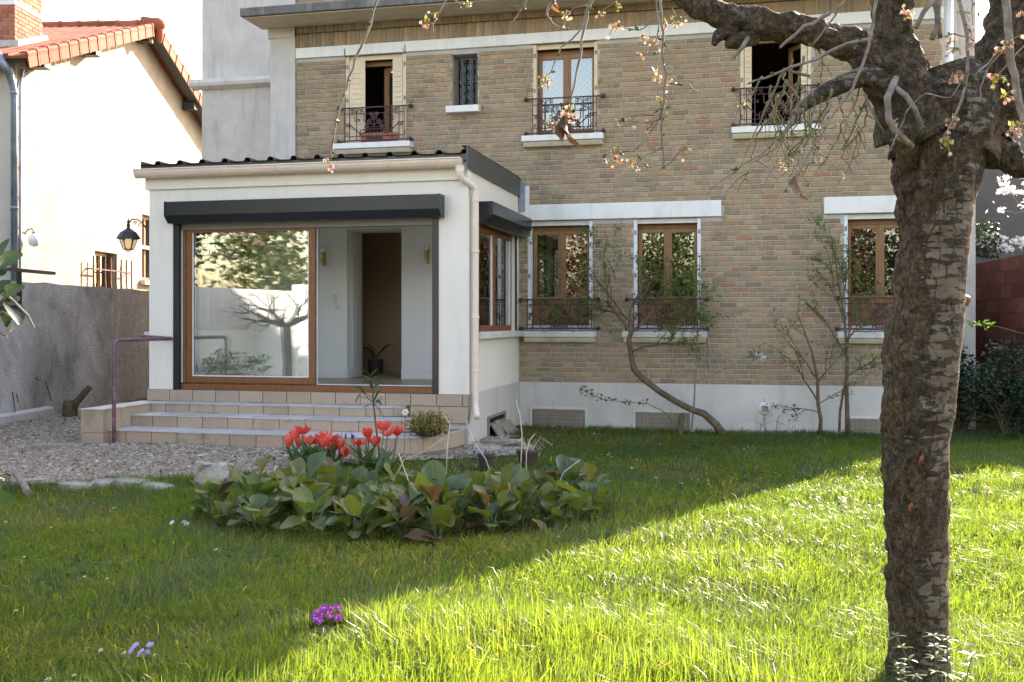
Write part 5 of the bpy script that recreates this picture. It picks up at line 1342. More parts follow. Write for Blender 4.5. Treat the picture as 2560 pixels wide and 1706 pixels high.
def leaf_cloud(name, pts, size, mat, rng, aspect=.5, up=.3, jitter=.5, tint=None):
    """many small folded leaves at the given points, one mesh"""
    n = len(pts); P = np.asarray(pts, dtype=float)
    d = rng.normal(size=(n, 3)); d[:, 2] = d[:, 2] * .6 + up; d /= np.linalg.norm(d, axis=1)[:, None]
    s = np.cross(d, rng.normal(size=(n, 3))); s /= np.linalg.norm(s, axis=1)[:, None] + 1e-9
    nn = np.cross(d, s)
    L = size * rng.uniform(1 - jitter, 1 + jitter, n)[:, None]; W = L * aspect * .5
    V = np.stack([P, P + d * L * .5 - s * W + nn * L * .08, P + d * L * .55, P + d * L * .5 + s * W + nn * L * .08, P + d * L - nn * L * .08], 1).reshape(-1, 3)
    b = np.arange(n)[:, None] * 5
    F = np.concatenate([b + np.array([[0, 1, 2]]), b + np.array([[0, 2, 3]]), b + np.array([[1, 4, 2]]), b + np.array([[2, 4, 3]])], 0)
    r_ = np.clip(rng.beta(2, 2, n) if tint is None else tint, 0, 1); r_ = np.repeat(r_, 5)
    return np_mesh(name, V, F, mat, r_)

def grow(mb_, p, d, L, r0, depth, rg, tips, curve=.35, split=(2, 3), shrink=.68, droop=0., nseg=5, sides=5, spread=.6, leafp=None):
    """recursive branch: adds tubes to mb_, collects tip points"""
    pts = [Vector(p)]; dd = Vector(d).normalized(); rad = [r0]
    for i in range(nseg):
        dd = (dd + Vector((rg.gauss(0, 1), rg.gauss(0, 1), rg.gauss(0, 1) - droop)) * curve / nseg).normalized()
        pts.append(pts[-1] + dd * L / nseg); rad.append(r0 * (1 - .45 * (i + 1) / nseg))
    mb_.tube(pts, rad, sides, caps=False)
    if leafp is not None and depth <= 1: leafp += [tuple(q) for q in pts[1:]]
    if depth <= 0: tips.append((pts[-1], dd)); return
    for k in range(rg.randint(*split)):
        j = rg.randint(max(1, nseg - 3), nseg); nd = (dd + Vector((rg.gauss(0, 1), rg.gauss(0, 1), rg.gauss(0, .8))) * spread).normalized()
        grow(mb_, pts[j], nd, L * shrink * rg.uniform(.75, 1.2), rad[j] * .66, depth - 1, rg, tips, curve, split, shrink, droop, nseg, max(4, sides - 1), spread, leafp)

# ------------------------------------------------------------------ lawn grass: every blade is real, nobody could count them
SHADE_BED = (-2.55, 8.15)
def lit_mask(x, y):
    """ground the sun reaches, used only to choose where the grass grows taller"""
    return ((x - (2.55 - .479 * (14.7 - y))) > -.05)
def blades(x, y, h, w, lean, az, rnd, z):
    n = len(x); d = np.stack([np.cos(az), np.sin(az), np.zeros(n)], 1); s = np.stack([-np.sin(az), np.cos(az), np.zeros(n)], 1)
    tw = RNG.uniform(-1.2, 1.2, n)[:, None]; s = s * np.cos(tw) + d * np.sin(tw)
    B = np.stack([x, y, z], 1); up = np.array([[0, 0, 1.0]])
    h = h[:, None]; w = w[:, None]; lean = lean[:, None]
    mid = B + up * h * .55 + d * h * lean * .35; tip = B + up * h * (1 - .35 * lean) + d * h * lean * 1.0
    V = np.stack([B - s * w, B + s * w, mid + s * w * .8, mid - s * w * .8, tip], 1).reshape(-1, 3)
    b = np.arange(n)[:, None] * 5
    F = np.concatenate([b + np.array([[0, 1, 2]]), b + np.array([[0, 2, 3]]), b + np.array([[3, 2, 4]])], 0)
    return V, F, np.repeat(rnd, 5)
def scatter(n, x0, x1, y0, y1): return RNG.uniform(x0, x1, n), RNG.uniform(y0, y1, n)
gz_cache_x = np.arange(-9, 8.01, .1); gz_cache_y = np.arange(1.5, 15.01, .1)
gz_tab = np.array([[ground_z(a, b) for a in gz_cache_x] for b in gz_cache_y])
def np_gz(x, y):
    fx = np.clip((x + 9) / .1, 0, len(gz_cache_x) - 1.001); fy = np.clip((y - 1.5) / .1, 0, len(gz_cache_y) - 1.001)
    i = fx.astype(int); j = fy.astype(int); a = fx - i; b = fy - j
    return (gz_tab[j, i] * (1 - a) + gz_tab[j, i + 1] * a) * (1 - b) + (gz_tab[j + 1, i] * (1 - a) + gz_tab[j + 1, i + 1] * a) * b
def lawn(name, y0, y1, dens, wscale, label):
    area = 0; 
    n = int((y1 - y0) * 16 * dens); x, y = scatter(n, -8.5, 7.5, y0, y1)
    dep = y * CA - x * SA; u = (x * CA + y * SA) / np.maximum(dep, .5)
    keep = (np.abs(u + .0) < .80) & (dep > 1.5) & ((np.abs(u) < .60) | (RNG.random(n) < .55))
    keep &= ~np_inside(x + .25 * (vnoise(x * 2, y * 2, 3) - .5), y + .3 * (vnoise(x * 2.5, y * 2.5, 4) - .5), GRAVEL)
    keep &= ~((y > 14.62) | ((x < -3.2) & (y > 10.6)) | ((x > 3.7) & (y > 14.2)))
    bed = ((x + 2.6) / 1.55) ** 2 + ((y - 8.1) / 1.15) ** 2
    keep &= ~((bed < 1) & (RNG.random(n) < .75)); 
    bare = vnoise(x * 1.1, y * 1.1, 21); keep &= ~((bare > .80) & (RNG.random(n) < .55) & (y > 6)); keep &= ~((x < -2.3) & (y > 9.2) & (RNG.random(n) < .6))
    keep &= ~(((x + 2.08) ** 2 + (y - 4.82) ** 2) < .10 ** 2)
    clump = vnoise(x * 6, y * 6, 2); keep &= RNG.random(n) < (.40 + .6 * clump)
    x, y = x[keep], y[keep]; n = len(x)
    lit = lit_mask(x, y); c1 = vnoise(x * 3.2, y * 3.2, 5); c2 = vnoise(x * .9, y * .9, 6)
    tall = np.exp(-((((x + .95) / 1.45) ** 2 + ((y - 4.25) / 1.05) ** 2)) ** 1.6) * (.55 + .45 * vnoise(x * 4, y * 4, 31))
    h = .035 + .045 * RNG.random(n) + .035 * c1 + .02 * c2 + np.where(lit, .012 + .035 * c2 * RNG.random(n), 0) + tall * (.05 + .13 * RNG.random(n) ** 1.5)
    edge = np.exp(-((y - 14.55) / .22) ** 2); h += edge * .08 * RNG.random(n)
    h = np.where((y > 10) & ~lit, h * .68, h); h += (RNG.random(n) < .012) * RNG.uniform(.05, .12, n)
    near_p = ((x + 1.98) / .22) ** 2 + ((y - 4.58) / .28) ** 2 < 1; h = np.where(near_p, h * .45, h)
    w = wscale * RNG.uniform(.6, 1.25, n) * (1 + tall * 1.5 * RNG.random(n)) 
    lean = np.clip(RNG.normal(.62, .32, n) - tall * .3, .05, 1.6); az = RNG.uniform(0, 6.283, n) * .65 + (vnoise(x * 1.5, y * 1.5, 8) * 6.28)
    rnd = np.clip(.18 + .48 * RNG.random(n) + .25 * (c2 - .5) + tall * .15 + .12 * (vnoise(x * .6, y * .6, 12) - .5), 0, .86)
    moss = np.clip((vnoise(x * 1.15, y * 1.15, 15) - .52) * 5, 0, 1) * (~lit); rnd = np.where(RNG.random(n) < moss * .3, RNG.uniform(.82, .93, n), rnd); dry = RNG.random(n) < (.05 + .10 * moss); rnd = np.where(dry, RNG.uniform(.9, 1, n), rnd); lean = np.where(dry, lean + .5, lean)
    z_ = np_gz(x, y) - .006
    V, F, r_ = blades(x, y, h, w, lean, az, rnd, z_)
    o_ = link_mesh(name, np_mesh(name, V, F, M['grass_blade'], r_)); props(o_, label, 'grass', kind='stuff')
    return n
lawn('lawn_grass', 1.9, 5.6, 10500, .0022, 'tall bright grass in the near part of the lawn')
lawn('lawn_grass', 5.6, 9.0, 7200, .0029, 'short grass in the middle of the lawn round the flower bed')
lawn('lawn_grass', 9.0, 14.7, 4500, .0038, 'short shaded grass along the foot of the brick house')

# clover and small weeds between the blades
n = 9000; x, y = scatter(n, -7.5, 4.5, 3.0, 14.4); k = (vnoise(x * 1.6, y * 1.6, 41) + .35 * vnoise(x * 7, y * 7, 42) > .80) & ~np_inside(x, y, GRAVEL) & ~((x < -3) & (y > 10.4)) & (x < 3.5); x, y = x[k], y[k]
o = link_mesh('clover', leaf_cloud('clover', np.stack([x, y, np_gz(x, y) + .02 + .035 * RNG.random(len(x))], 1), .03, M['laurel_leaf'], RNG, .9, .15)); props(o, 'clover and small round weeds between the grass blades', 'clover', kind='stuff')
# gravel stones and leaf litter
n = 56000; x, y = scatter(n, -11, -2.4, 8.4, 13.2)
k = np_inside(x, y, GRAVEL) & ~((x > -7.75) & (y > 10.7) & (x < -3.35)) & ~((x > EX0) & (x < EX1) & (y > EY0)); x, y = x[k], y[k]; n = len(x)
s = RNG.gamma(2.0, .0024, n) + .003; cube = np.array([(-1, -1, -1), (1, -1, -1), (1, 1, -1), (-1, 1, -1), (-1, -1, 1), (1, -1, 1), (1, 1, 1), (-1, 1, 1)], float)
sc = np.stack([s * RNG.uniform(.8, 1.6, n), s * RNG.uniform(.7, 1.2, n), s * RNG.uniform(.4, .8, n)], 1)
V = cube[None] * sc[:, None, :] * RNG.uniform(.6, 1.0, (n, 8, 1)); a = RNG.uniform(0, 6.28, n); ca_, sa_ = np.cos(a)[:, None], np.sin(a)[:, None]
V = np.stack([V[..., 0] * ca_ - V[..., 1] * sa_ + x[:, None], V[..., 0] * sa_ + V[..., 1] * ca_ + y[:, None], V[..., 2] + (np.array([ground_z(p, q) for p, q in zip(x, y)]) + .014)[:, None]], -1).reshape(-1, 3)
b = (np.arange(n) * 8)[:, None, None]; F = (b + np.array([[(0, 3, 2, 1), (4, 5, 6, 7), (0, 1, 5, 4), (1, 2, 6, 5), (2, 3, 7, 6), (3, 0, 4, 7)]])).reshape(-1, 4)
o = link_mesh('gravel', np_mesh('gravel', V, F, M['pebble'], np.repeat(np.clip(RNG.beta(2, 2.6, n) + (RNG.random(n) < .015) * .6, 0, 1), 8))); props(o, 'grey gravel spread in front of the tiled steps', 'gravel', kind='stuff')
n = 2600; x, y = scatter(n, -10.8, -2.3, 8.3, 13.4); k = np_inside(x, y, GRAVEL) & ~((x > -7.75) & (y > 10.65)) ; x, y = x[k], y[k]
o = link_mesh('leaf_litter', leaf_cloud('leaf_litter', np.stack([x, y, [ground_z(p, q) + .022 for p, q in zip(x, y)]], 1), .035, M['dead_leaf'], RNG, .5, .05)); props(o, 'dry leaf bits strewn over the gravel', 'leaf litter', kind='stuff')

# ------------------------------------------------------------------ stones
def rock(name, c, sx, sy, sz, rg, mat, rot=0., flat=.5, n=10):
    m_ = MB(); V = []; F = []; rows = 6
    sd = rg.uniform(0, 50)
    for j in range(rows + 1):
        ph = -math.pi / 2 + math.pi * j / rows
        for i in range(n):
            th = 2 * math.pi * i / n; v = Vector((math.cos(ph) * math.cos(th), math.cos(ph) * math.sin(th), math.sin(ph)))
            v = Vector([math.copysign(abs(q) ** flat, q) for q in v]); k_ = 1 + .22 * mnoise.noise(v * 1.6 + Vector((sd, 0, 0)))
            V.append((v.x * sx * k_, v.y * sy * k_, v.z * sz * (1 + .15 * mnoise.noise(v * 2.5 + Vector((0, sd, 0))))))
    for j in range(rows):
        for i in range(n): F.append((j * n + i, j * n + (i + 1) % n, (j + 1) * n + (i + 1) % n, (j + 1) * n + i))
    m_.add(V, F); o_ = m_.build(name, mat); o_.location = c; o_.rotation_euler = (rg.uniform(-.08, .08), rg.uniform(-.08, .08), rot); return o_
rg = random.Random(21)
# white stone block standing on the edge of the gravel
sp_ = onz(528, 1207, .07)
m_ = MB(); V = []
for z_, s_ in ((-.06, 1.0), (.08, 1.03), (.14, .98), (.155, .86)):
    for dx, dy in ((-1, -.7), (-.3, -.85), (.5, -.8), (1, -.55), (1.02, .6), (.2, .8), (-.8, .75)): V.append((dx * .125 * s_ + rg.uniform(-.02, .02), dy * .12 * s_ + rg.uniform(-.02, .02), z_ + (rg.uniform(-.03, .025) if z_ > 0 else 0)))
m_.add(V, [(7 * j + i, 7 * j + (i + 1) % 7, 7 * j + 7 + (i + 1) % 7, 7 * j + 7 + i) for j in range(3) for i in range(7)] + [tuple(21 + i for i in range(7))])
o = m_.build('stone_block', M['pale_stone'], bevel=.012); o.location = (sp_.x, sp_.y, .10); props(o, 'pale squared limestone block standing where gravel meets grass', 'stone')
flat = [((70, 1197), .24, .12, 'wide pale flat edging stone nearest the garden wall'), ((190, 1204), .17, .10, 'mossy flat edging stone second from the garden wall'), ((260, 1200), .13, .1, 'small dark edging stone between two flat ones'), ((335, 1202), .20, .10, 'long low edging stone in the middle of the edging row'), ((395, 1210), .16, .09, 'cracked edging stone before the limestone block'),
        ((600, 1205), .15, .08, 'thin edging stone beyond the limestone block'), ((665, 1195), .10, .08, 'small edging stone next to the tulips')]
for (u, v), a, b, lab in flat:
    p = onz(u, v, .08); o = rock('edging_stone', (p.x, p.y, ground_z(p.x, p.y) + .02), a, b, .05, rg, M['limestone'], rg.uniform(-.2, .2), .55); props(o, lab, 'stone', 'stones edging the gravel')
for (u, v), a, b, lab in (((1240, 1108), .34, .16, 'broad pale paving slab beside the bottom step'), ((1300, 1128), .26, .11, 'thin cracked slab nearest the lawn beside the bergenia'), ((1205, 1122), .22, .12, 'small tilted slab under the dry stalks')):
    p = onz(u, v, .06); o = rock('paving_slab', (p.x, p.y, ground_z(p.x, p.y) + .02), a, b, .035, rg, M['limestone'], rg.uniform(-.2, .2), .45); props(o, lab, 'stone', 'slabs beside the steps')
p = onz(1088, 1110, .12); o = rock('round_stone', (p.x, p.y, .20), .10, .06, .085, rg, M['limestone'], 0, .8); props(o, 'rounded grey stone leaning against the bottom step below the sedum', 'stone')
# timber and stump
p = onz(122, 1126, .11); m_ = MB(); m_.prism([(-.22, 0), (-.16, .05), (.22, .05), (.24, .02), (.2, 0)], -.05, .05, 'y'); o = m_.build('timber_offcut', M['weathered_board'], bevel=.006); o.location = (p.x, p.y, ground_z(p.x, p.y) + .01); o.rotation_euler = (0, 0, R(28)); props(o, 'short grey timber offcut lying on the gravel', 'timber')
p = onz(175, 1040, .13); st_ = empty('tree_stump', (p.x, p.y, .1), 'low stump with one slanting cut branch at the foot of the garden wall', 'stump')
m_ = MB(); m_.tube([(0, 0, -.05), (0, 0, .1), (-.01, 0, .24), (-.01, 0, .27)], [.13, .11, .09, .07], 10); m_.build('stump', M['shrub_bark'], st_, smooth_=True)
m_ = MB(); m_.tube([(.03, 0, .08), (.10, .0, .22), (.22, .02, .36), (.32, .03, .47)], [.07, .055, .05, .045], 9); m_.build('branch', M['shrub_bark'], st_, smooth_=True)
p = onz(55, 1225, .05); m_ = MB(); a = onz(38, 1196, .10); b = onz(70, 1240, .05); m_.tube([a + Vector((0, 0, .05)), (a + b) / 2 + Vector((0, 0, .05)), b + Vector((0, 0, .03))], [.03, .028, .03], 9); o = m_.build('cut_log', M['twig_bark']); props(o, 'short bleached log lying at the lawn corner under the dark leaves', 'log')

# ------------------------------------------------------------------ bergenia bed
bl = []
for k in range(12):
    rg2 = random.Random(k); bl.append(leaf_mesh(rg2.uniform(.10, .205), rg2.uniform(.042, .078), rg2.uniform(.1, .5), rg2.uniform(-.15, .75), 7, M['bergenia_leaf'], [.05, .2, .3, .4, .5, .55, .62, .7, .78, .35, .84, .97][k], 'leaf', 'round', rg2.uniform(-.3, .7), rg2.uniform(.003, .016)))
rg = random.Random(33); spots = []
for _ in range(6000):
    a = rg.uniform(0, 6.28); q = math.sqrt(rg.random()); x = -2.70 + 1.50 * q * math.cos(a); y = 7.95 + 1.10 * q * math.sin(a) + .20 * (x + 2.6)
    if vnoise(np.array([x * 1.7 + 9]), np.array([y * 1.7]), 51)[0] > .22 and all((x - s_[0]) ** 2 + (y - s_[1]) ** 2 > .235 ** 2 for s_ in spots): spots.append((x, y))
    if len(spots) > 57: break
def bergenia_words(x, y):
    f_ = y < 7.95 + .2 * (x + 2.6)
    k = 0 if x < -3.1 else 1 if x < -2.0 else 2
    w = [['at the handrail end of the bed, facing the lawn', 'at the handrail end of the bed, under the fuller tulips'], ['in the middle of the bed, front row by the grass', 'in the middle of the bed, behind the front row'], ['at the cherry tree end of the bed, by the sunlit grass', 'at the cherry tree end of the bed, below the pots']][k][0 if f_ else 1]
    return 'large leaved bergenia ' + w, 'bergenia', 'bergenias ' + w
for i, (x, y) in enumerate(spots):
    front = y < 7.7 + .2 * (x + 2.6)
    b_ = empty('bergenia', (x, y, ground_z(x, y)), *bergenia_words(x, y), rg.uniform(0, 6.28))
    ps = rg.uniform(.72, 1.25) * (.72 if y > 8.45 + .2 * (x + 2.6) else 1); b_.scale = (ps, ps, ps * rg.uniform(.9, 1.2))
    for j in range(rg.randint(10, 15)):
        me = bl[rg.randrange(11)] if rg.random() > .04 else bl[11]
        a = j * 2.4 + rg.uniform(-.3, .3); el = rg.uniform(.6, 1.3) if j > 3 else rg.uniform(.05, .5); r0 = rg.uniform(.03, .08); z0 = .06 + .16 * rg.random() * (1 if j > 3 else .3)
        o = link_mesh('leaf', me, b_, (r0 * math.cos(a), r0 * math.sin(a), z0)); o.rotation_euler = (rg.uniform(-.35, .35), -el, a); o.scale = (1, 1, 1) if j > 3 else (.9,) * 3
    m_ = MB()
    for j in range(5):
        a = rg.uniform(0, 6.28); m_.tube([(0, 0, -.02), (.04 * math.cos(a), .04 * math.sin(a), .08), (.07 * math.cos(a), .07 * math.sin(a), .17)], .006, 5)
    m_.build('stalk', M['green_stem'], b_)
# drier, drooping leaves at the front edge
dl = [leaf_mesh(.24, .075, .3, .7, 6, M['dead_leaf'], .2 + .3 * k, 'leaf', 'round', 0, .012) for k in range(3)]
for i, (u, v) in enumerate(((1005, 1350), (895, 1340), (1100, 1352), (1480, 1280), (720, 1300), (1330, 1320))):
    p = onz(u, v, .05); o = link_mesh('withered_leaf', dl[i % 3], None, (p.x, p.y, .06 + .05 * (i % 2))); o.rotation_euler = (.3, -.5 + .2 * i, 1.3 * i); props(o, 'withered brown bergenia leaf drooping over the grass edge of the bed', 'leaf', 'withered leaves along the bed')

# ------------------------------------------------------------------ tulips
def petal(L, W, open_):
    V = []; F = []; n = 6
    for i in range(n + 1):
        t_ = i / n; w = W * math.sin(math.pi * (t_ * .80 + .12)) ** .7; r_ = .008 + open_ * math.sin(t_ * 2.0) ; z_ = L * t_
        for k in (-1, -.5, 0, .5, 1): V.append((r_ - .35 * (k * w) ** 2 / max(open_, .02), k * w, z_ - .12 * L * abs(k) * t_))
    for i in range(n):
        for k in range(4): a = 5 * i + k; F.append((a, a + 1, a + 6, a + 5))
    return V, F
pm_ = []
for k in range(4):
    V, F = petal(.078 + .006 * k, .027, .033 + .003 * k); m_ = MB(); m_.add(V, F, .15 + .25 * k); pm_.append(m_.mesh('petal', M['tulip_petal'], True))
tl = [leaf_mesh(.27 + .03 * k, .024 + .004 * k, .5, .1 + .12 * k, 7, M['tulip_leaf'], .2 + .2 * k, 'leaf', 'blade') for k in range(4)]
heads = [(325, 900), (395, 815), (480, 755), (440, 910), (560, 870), (625, 865), (715, 905), (715, 812), (815, 845), (820, 945), (905, 925), (945, 1015), (1115, 885), (1205, 800), (1290, 880), (1385, 715), (1425, 785), (1540, 780)]
rg = random.Random(8)
for i, (zx, zy) in enumerate(heads):
    u, v = 650 + zx / 4.48, 900 + zy / 4.48; Y = 9.55 + rg.uniform(-.22, .22); left_ = i < 12
    h = at(u, v + 4, Y); cx = h.x * .75 + (-4.32 if left_ else -3.62) * .25; x0, y0 = cx + rg.uniform(-.03, .03), Y + rg.uniform(-.04, .04); z0 = ground_z(x0, y0)
    t_ = empty('tulip', (x0, y0, z0), 'red tulip in the fuller clump nearer the handrail' if left_ else 'red tulip in the sparser clump round the laurel sapling', 'tulip', 'red tulips, fuller clump' if left_ else 'red tulips, sparser clump')
    hd = Vector((h.x - x0, h.y - y0, h.z - z0 - .045)); m_ = MB(); m_.tube([(0, 0, -.02), hd * .5 + Vector((.01, 0, .01)), hd], .0055, 6); m_.build('stem', M['green_stem'], t_)
    tilt = (rg.uniform(-.4, .4), rg.uniform(-.4, .4)); wide = rg.uniform(.78, 1.2); sc = rg.uniform(1.08, 1.32)
    for k in range(6):
        o = link_mesh('petal', pm_[rg.randrange(4)], t_, hd); o.rotation_euler = (tilt[0] + rg.uniform(-.06, .06), tilt[1] + (.06 if k % 2 else .16) * (1.6 if rg.random() < .25 else 1), k * math.pi / 3 + rg.uniform(-.1, .1)); o.scale = (sc * wide, sc * wide, sc)
    for k in range(rg.randint(3, 4)):
        o = link_mesh('leaf', tl[rg.randrange(4)], t_, (0, 0, 0)); o.rotation_euler = (rg.uniform(-.3, .3), -rg.uniform(.75, 1.4), rg.uniform(0, 6.28))
# small bulbs: daffodils and grape hyacinths
def star_flower(parent, c, n, L, W, mat, tilt, cen=True, rnd=.5):
    for k in range(n):
        m_ = MB(); a = 6.283 * k / n; m_.add([(0, 0, 0), (L * .55, -W, .004), (L, 0, 0), (L * .55, W, .004)], [(0, 1, 2, 3)], rnd); o_ = m_.build('petal', mat, parent); o_.location = c; o_.rotation_euler = Matrix.Rotation(tilt, 3, 'X').to_euler(); o_.rotation_euler = (Matrix.Rotation(tilt, 3, 'X') @ Matrix.Rotation(a, 3, 'Z')).to_euler()
    if cen:
        m_ = MB(); ax = Matrix.Rotation(tilt, 3, 'X') @ Vector((0, 0, 1)); m_.lathe([(.3 * W + .004, 0), (.45 * W + .005, .012), (.35 * W + .003, .012)], c, 8, tuple(ax)); m_.build('centre', M['yellow_centre'], parent)
for i, (u, v, s_, lab) in enumerate(((1013.5, 1031, 1.0, 'white daffodil with yellow cup standing against the middle step'), (948, 1109, .6, 'small pale yellow daffodil low among the tulip leaves'), (955, 1116, .6, 'small white daffodil just above the bergenia leaves'))):
    Y = 9.7; h = at(u, v, Y); t_ = empty('daffodil', (h.x - .02, Y, ground_z(h.x, Y)), lab, 'daffodil', 'daffodils by the steps'); hd = Vector((.02, 0, h.z - t_.location.z)); m_ = MB(); m_.tube([(0, 0, -.02), hd * .6, hd], .004, 5); m_.build('stem', M['green_stem'], t_)
    star_flower(t_, hd, 6, .042 * s_, .016 * s_, M['white_petal'], R(75))
mm = MB(); rg = random.Random(3)
for k in range(26): z_ = .0 + .045 * rg.random(); a = rg.uniform(0, 6.28); mm.lathe([(.001, 0), (.006, .004), (.005, .009), (.001, .012)], (.008 * math.cos(a) * (1 - z_ * 10), .008 * math.sin(a) * (1 - z_ * 10), z_), 5)
mus = mm.mesh('flower_spike', M['muscari_blue'])
for zx, zy in ((780, 1020), (885, 1030), (915, 1080), (955, 865), (1025, 865), (1180, 910), (1215, 895), (1270, 965), (1045, 880), (2380, 1000), (2460, 1020), (2520, 1050), (2400, 1060)):
    u, v = 650 + zx / 4.48, 900 + zy / 4.48; Y = 9.9 if zx < 2000 else 11.0; h = at(u, v, Y); t_ = empty('grape_hyacinth', (h.x, Y, ground_z(h.x, Y)), 'tiny blue grape hyacinth in the flower bed', 'grape hyacinth', 'grape hyacinths in the bed')
    hz = max(.05, h.z - t_.location.z - .02); m_ = MB(); m_.tube([(0, 0, -.01), (.004, 0, hz)], .0025, 4); m_.build('stem', M['green_stem'], t_); link_mesh('flower_spike', mus, t_, (.004, 0, hz))
# laurel sapling in front of the door
b0 = at(957, 1165, 9.9); tp = at(927, 935, 9.9); ls = empty('laurel_sapling', (b0.x, 9.9, ground_z(b0.x, 9.9)), 'slender laurel sapling with dark pointed leaves among the tulips', 'sapling')
def ll(u, v): p = at(u, v, 9.9); return p - Vector(ls.location)
m_ = MB(); main = [ll(957, 1185), ll(945, 1110), ll(938, 1050), ll(934, 1010), ll(930, 960), ll(927, 940)]; m_.tube(main, [.011, .010, .009, .008, .006, .004], 7); m_.tube([ll(934, 1010), ll(915, 990), ll(900, 975)], [.005, .004, .003], 5); m_.tube([ll(936, 1012), ll(952, 1028), ll(960, 1045)], [.005, .004, .003], 5); m_.build('stem', M['shrub_bark'], ls)
lv_ = [leaf_mesh(.115 + .015 * k, .022, .3, .15, 5, M['laurel_leaf'], .15 + .25 * k, 'leaf', 'oval') for k in range(4)]
rg = random.Random(14)
for (u, v, tx, tv) in ((927, 940, 905, 915), (927, 942, 948, 915), (928, 948, 918, 918), (928, 955, 905, 935), (929, 950, 952, 935), (930, 965, 900, 945), (931, 970, 955, 955), (932, 985, 905, 962), (931, 975, 930, 965), (934, 1005, 905, 985), (900, 975, 887, 962), (905, 980, 893, 1000), (912, 988, 905, 965), (934, 1000, 922, 985), (936, 1005, 945, 980), (938, 1008, 955, 985), (936, 1012, 948, 1000), (936, 1010, 920, 1013), (940, 1000, 952, 1005), (934, 990, 940, 965)):
    a = ll(u, v); b = ll(tx, tv) + Vector((0, rg.uniform(-.06, .06), 0)); d = (b - a); d.z -= .0; o = link_mesh('leaf', lv_[rg.randrange(4)], ls, a); o.rotation_mode = 'QUATERNION'; o.rotation_quaternion = d.to_track_quat('X', 'Z') ; 
# sedum cushion in a saucer on the bottom step
sc_ = at(1067, 1068, 10.95); sd = empty('sedum_plant', (sc_.x, 11.0, .28), 'rusty yellow sedum cushion spilling over the end of the bottom step', 'sedum')
rng2 = np.random.default_rng(5); n = 1700; q = rng2.normal(size=(n, 3)); q /= np.linalg.norm(q, axis=1)[:, None]; q *= (rng2.random(n) ** .4)[:, None]; q = q * np.array([.25, .17, .15]) * (1 + .25 * rng2.normal(size=(n, 1)) * .5) + np.array([0, 0, .12]); q = q[q[:, 2] > 0]
link_mesh('foliage', leaf_cloud('foliage', q, .028, M['sedum_leaf'], rng2, .8, .5), sd)
m_ = MB(); rg = random.Random(6); tips = []
for k in range(14): grow(m_, (rg.uniform(-.1, .1), rg.uniform(-.06, .06), 0), (rg.gauss(0, .6), rg.gauss(0, .6), 1), .16, .006, 1, rg, tips)
m_.build('stem', M['shrub_bark'], sd)
for k, z_ in ((0, .0),): m_ = MB(); m_.lathe([(.10, 0), (.16, .05), (.15, .055), (.10, .02)], (0, 0, .0), 16); m_.build('saucer', M['dark_pot'], sd)
# clay and dark pots behind the bergenia
for u, v, s_, mat, lab in ((1215, 1172, .085, 'dark_pot', 'small dark pot of dry stalks hidden deepest behind the bergenia'), (1320, 1160, .12, 'dark_pot', 'dark plastic pot half hidden behind the bergenia near the lawn')):
    p = onz(u, v + 10, .0); t_ = empty('plant_pot', (p.x, p.y, ground_z(p.x, p.y)), lab, 'pot', 'pots behind the bergenia'); m_ = MB(); m_.lathe([(s_ * .75, 0), (s_, .17), (s_ * .93, .17), (s_ * .7, .03)], (0, 0, 0), 16); m_.build('body', M[mat], t_); m_ = MB(); m_.lathe([(s_ * 1.0, .14), (s_ * 1.08, .145), (s_ * 1.08, .175), (s_ * .95, .175)], (0, 0, 0), 16); m_.build('rim', M[mat], t_)
    rg = random.Random(int(u)); m_ = MB()
    for k in range(14): a = rg.uniform(0, 6.28); e = rg.uniform(.1, .25); m_.tube([(.03 * math.cos(a), .03 * math.sin(a), .14), (e * .6 * math.cos(a), e * .6 * math.sin(a), .14 + e * .8), (e * 1.2 * math.cos(a), e * 1.2 * math.sin(a), .12 + e * .5)], .002, 4)
    m_.build('dry_stalk', M['straw_stem'], t_)
# pale dry stalks rising from the bed
stalks = [([(1222, 1320), (1215, 1200), (1216, 1120), (1180, 1150)], 'x')]
SK = [([(1114, 1170), (1118, 1120), (1125, 1060), (1112, 1040)], 8.8, 'pale dry stalk rising tallest behind the bergenia below the sedum'), ([(1300, 1200), (1303, 1140), (1305, 1085), (1300, 1040), (1291, 1003)], 9.2, 'bleached crooked stalk standing alone before the plinth corner'), ([(1315, 1185), (1316, 1130), (1325, 1100), (1337, 1085)], 9.2, 'short bent pale stalk next to the tall bleached one'),
      ([(1240, 1195), (1215, 1150), (1185, 1105), (1165, 1050)], 9.0, 'pale dry stalk leaning toward the downpipe'), ([(1370, 1205), (1410, 1180), (1450, 1150)], 8.3, 'straw coloured stalk leaning over the lawn edge of the bed'), ([(1010, 1240), (985, 1200), (1010, 1150), (1060, 1130), (1110, 1095)], 8.6, 'long arching straw stalk over the bergenia leaves'), ([(1060, 1320), (1045, 1260), (1020, 1200), (995, 1130)], 7.6, 'thin brown stalk bending over the middle of the bergenia'),
      ([(680, 1230), (692, 1195), (712, 1170)], 8.6, 'thin pale stalk at the handrail end of the bed'), ([(672, 1222), (680, 1200), (690, 1165)], 8.7, 'short pale stalk at the handrail end of the bed')]
for pts, Y, lab in SK:
    P_ = [at(u, v, Y + .03 * i) for i, (u, v) in enumerate(pts)]; P_[0].z = min(P_[0].z, .05); m_ = MB(); m_.tube(P_, [.006 - .003 * i / len(P_) for i in range(len(P_))], 5); o = m_.build('dry_stalk', M['straw_stem'], smooth_=True); props(o, lab, 'stalk', 'dry stalks in the bed')
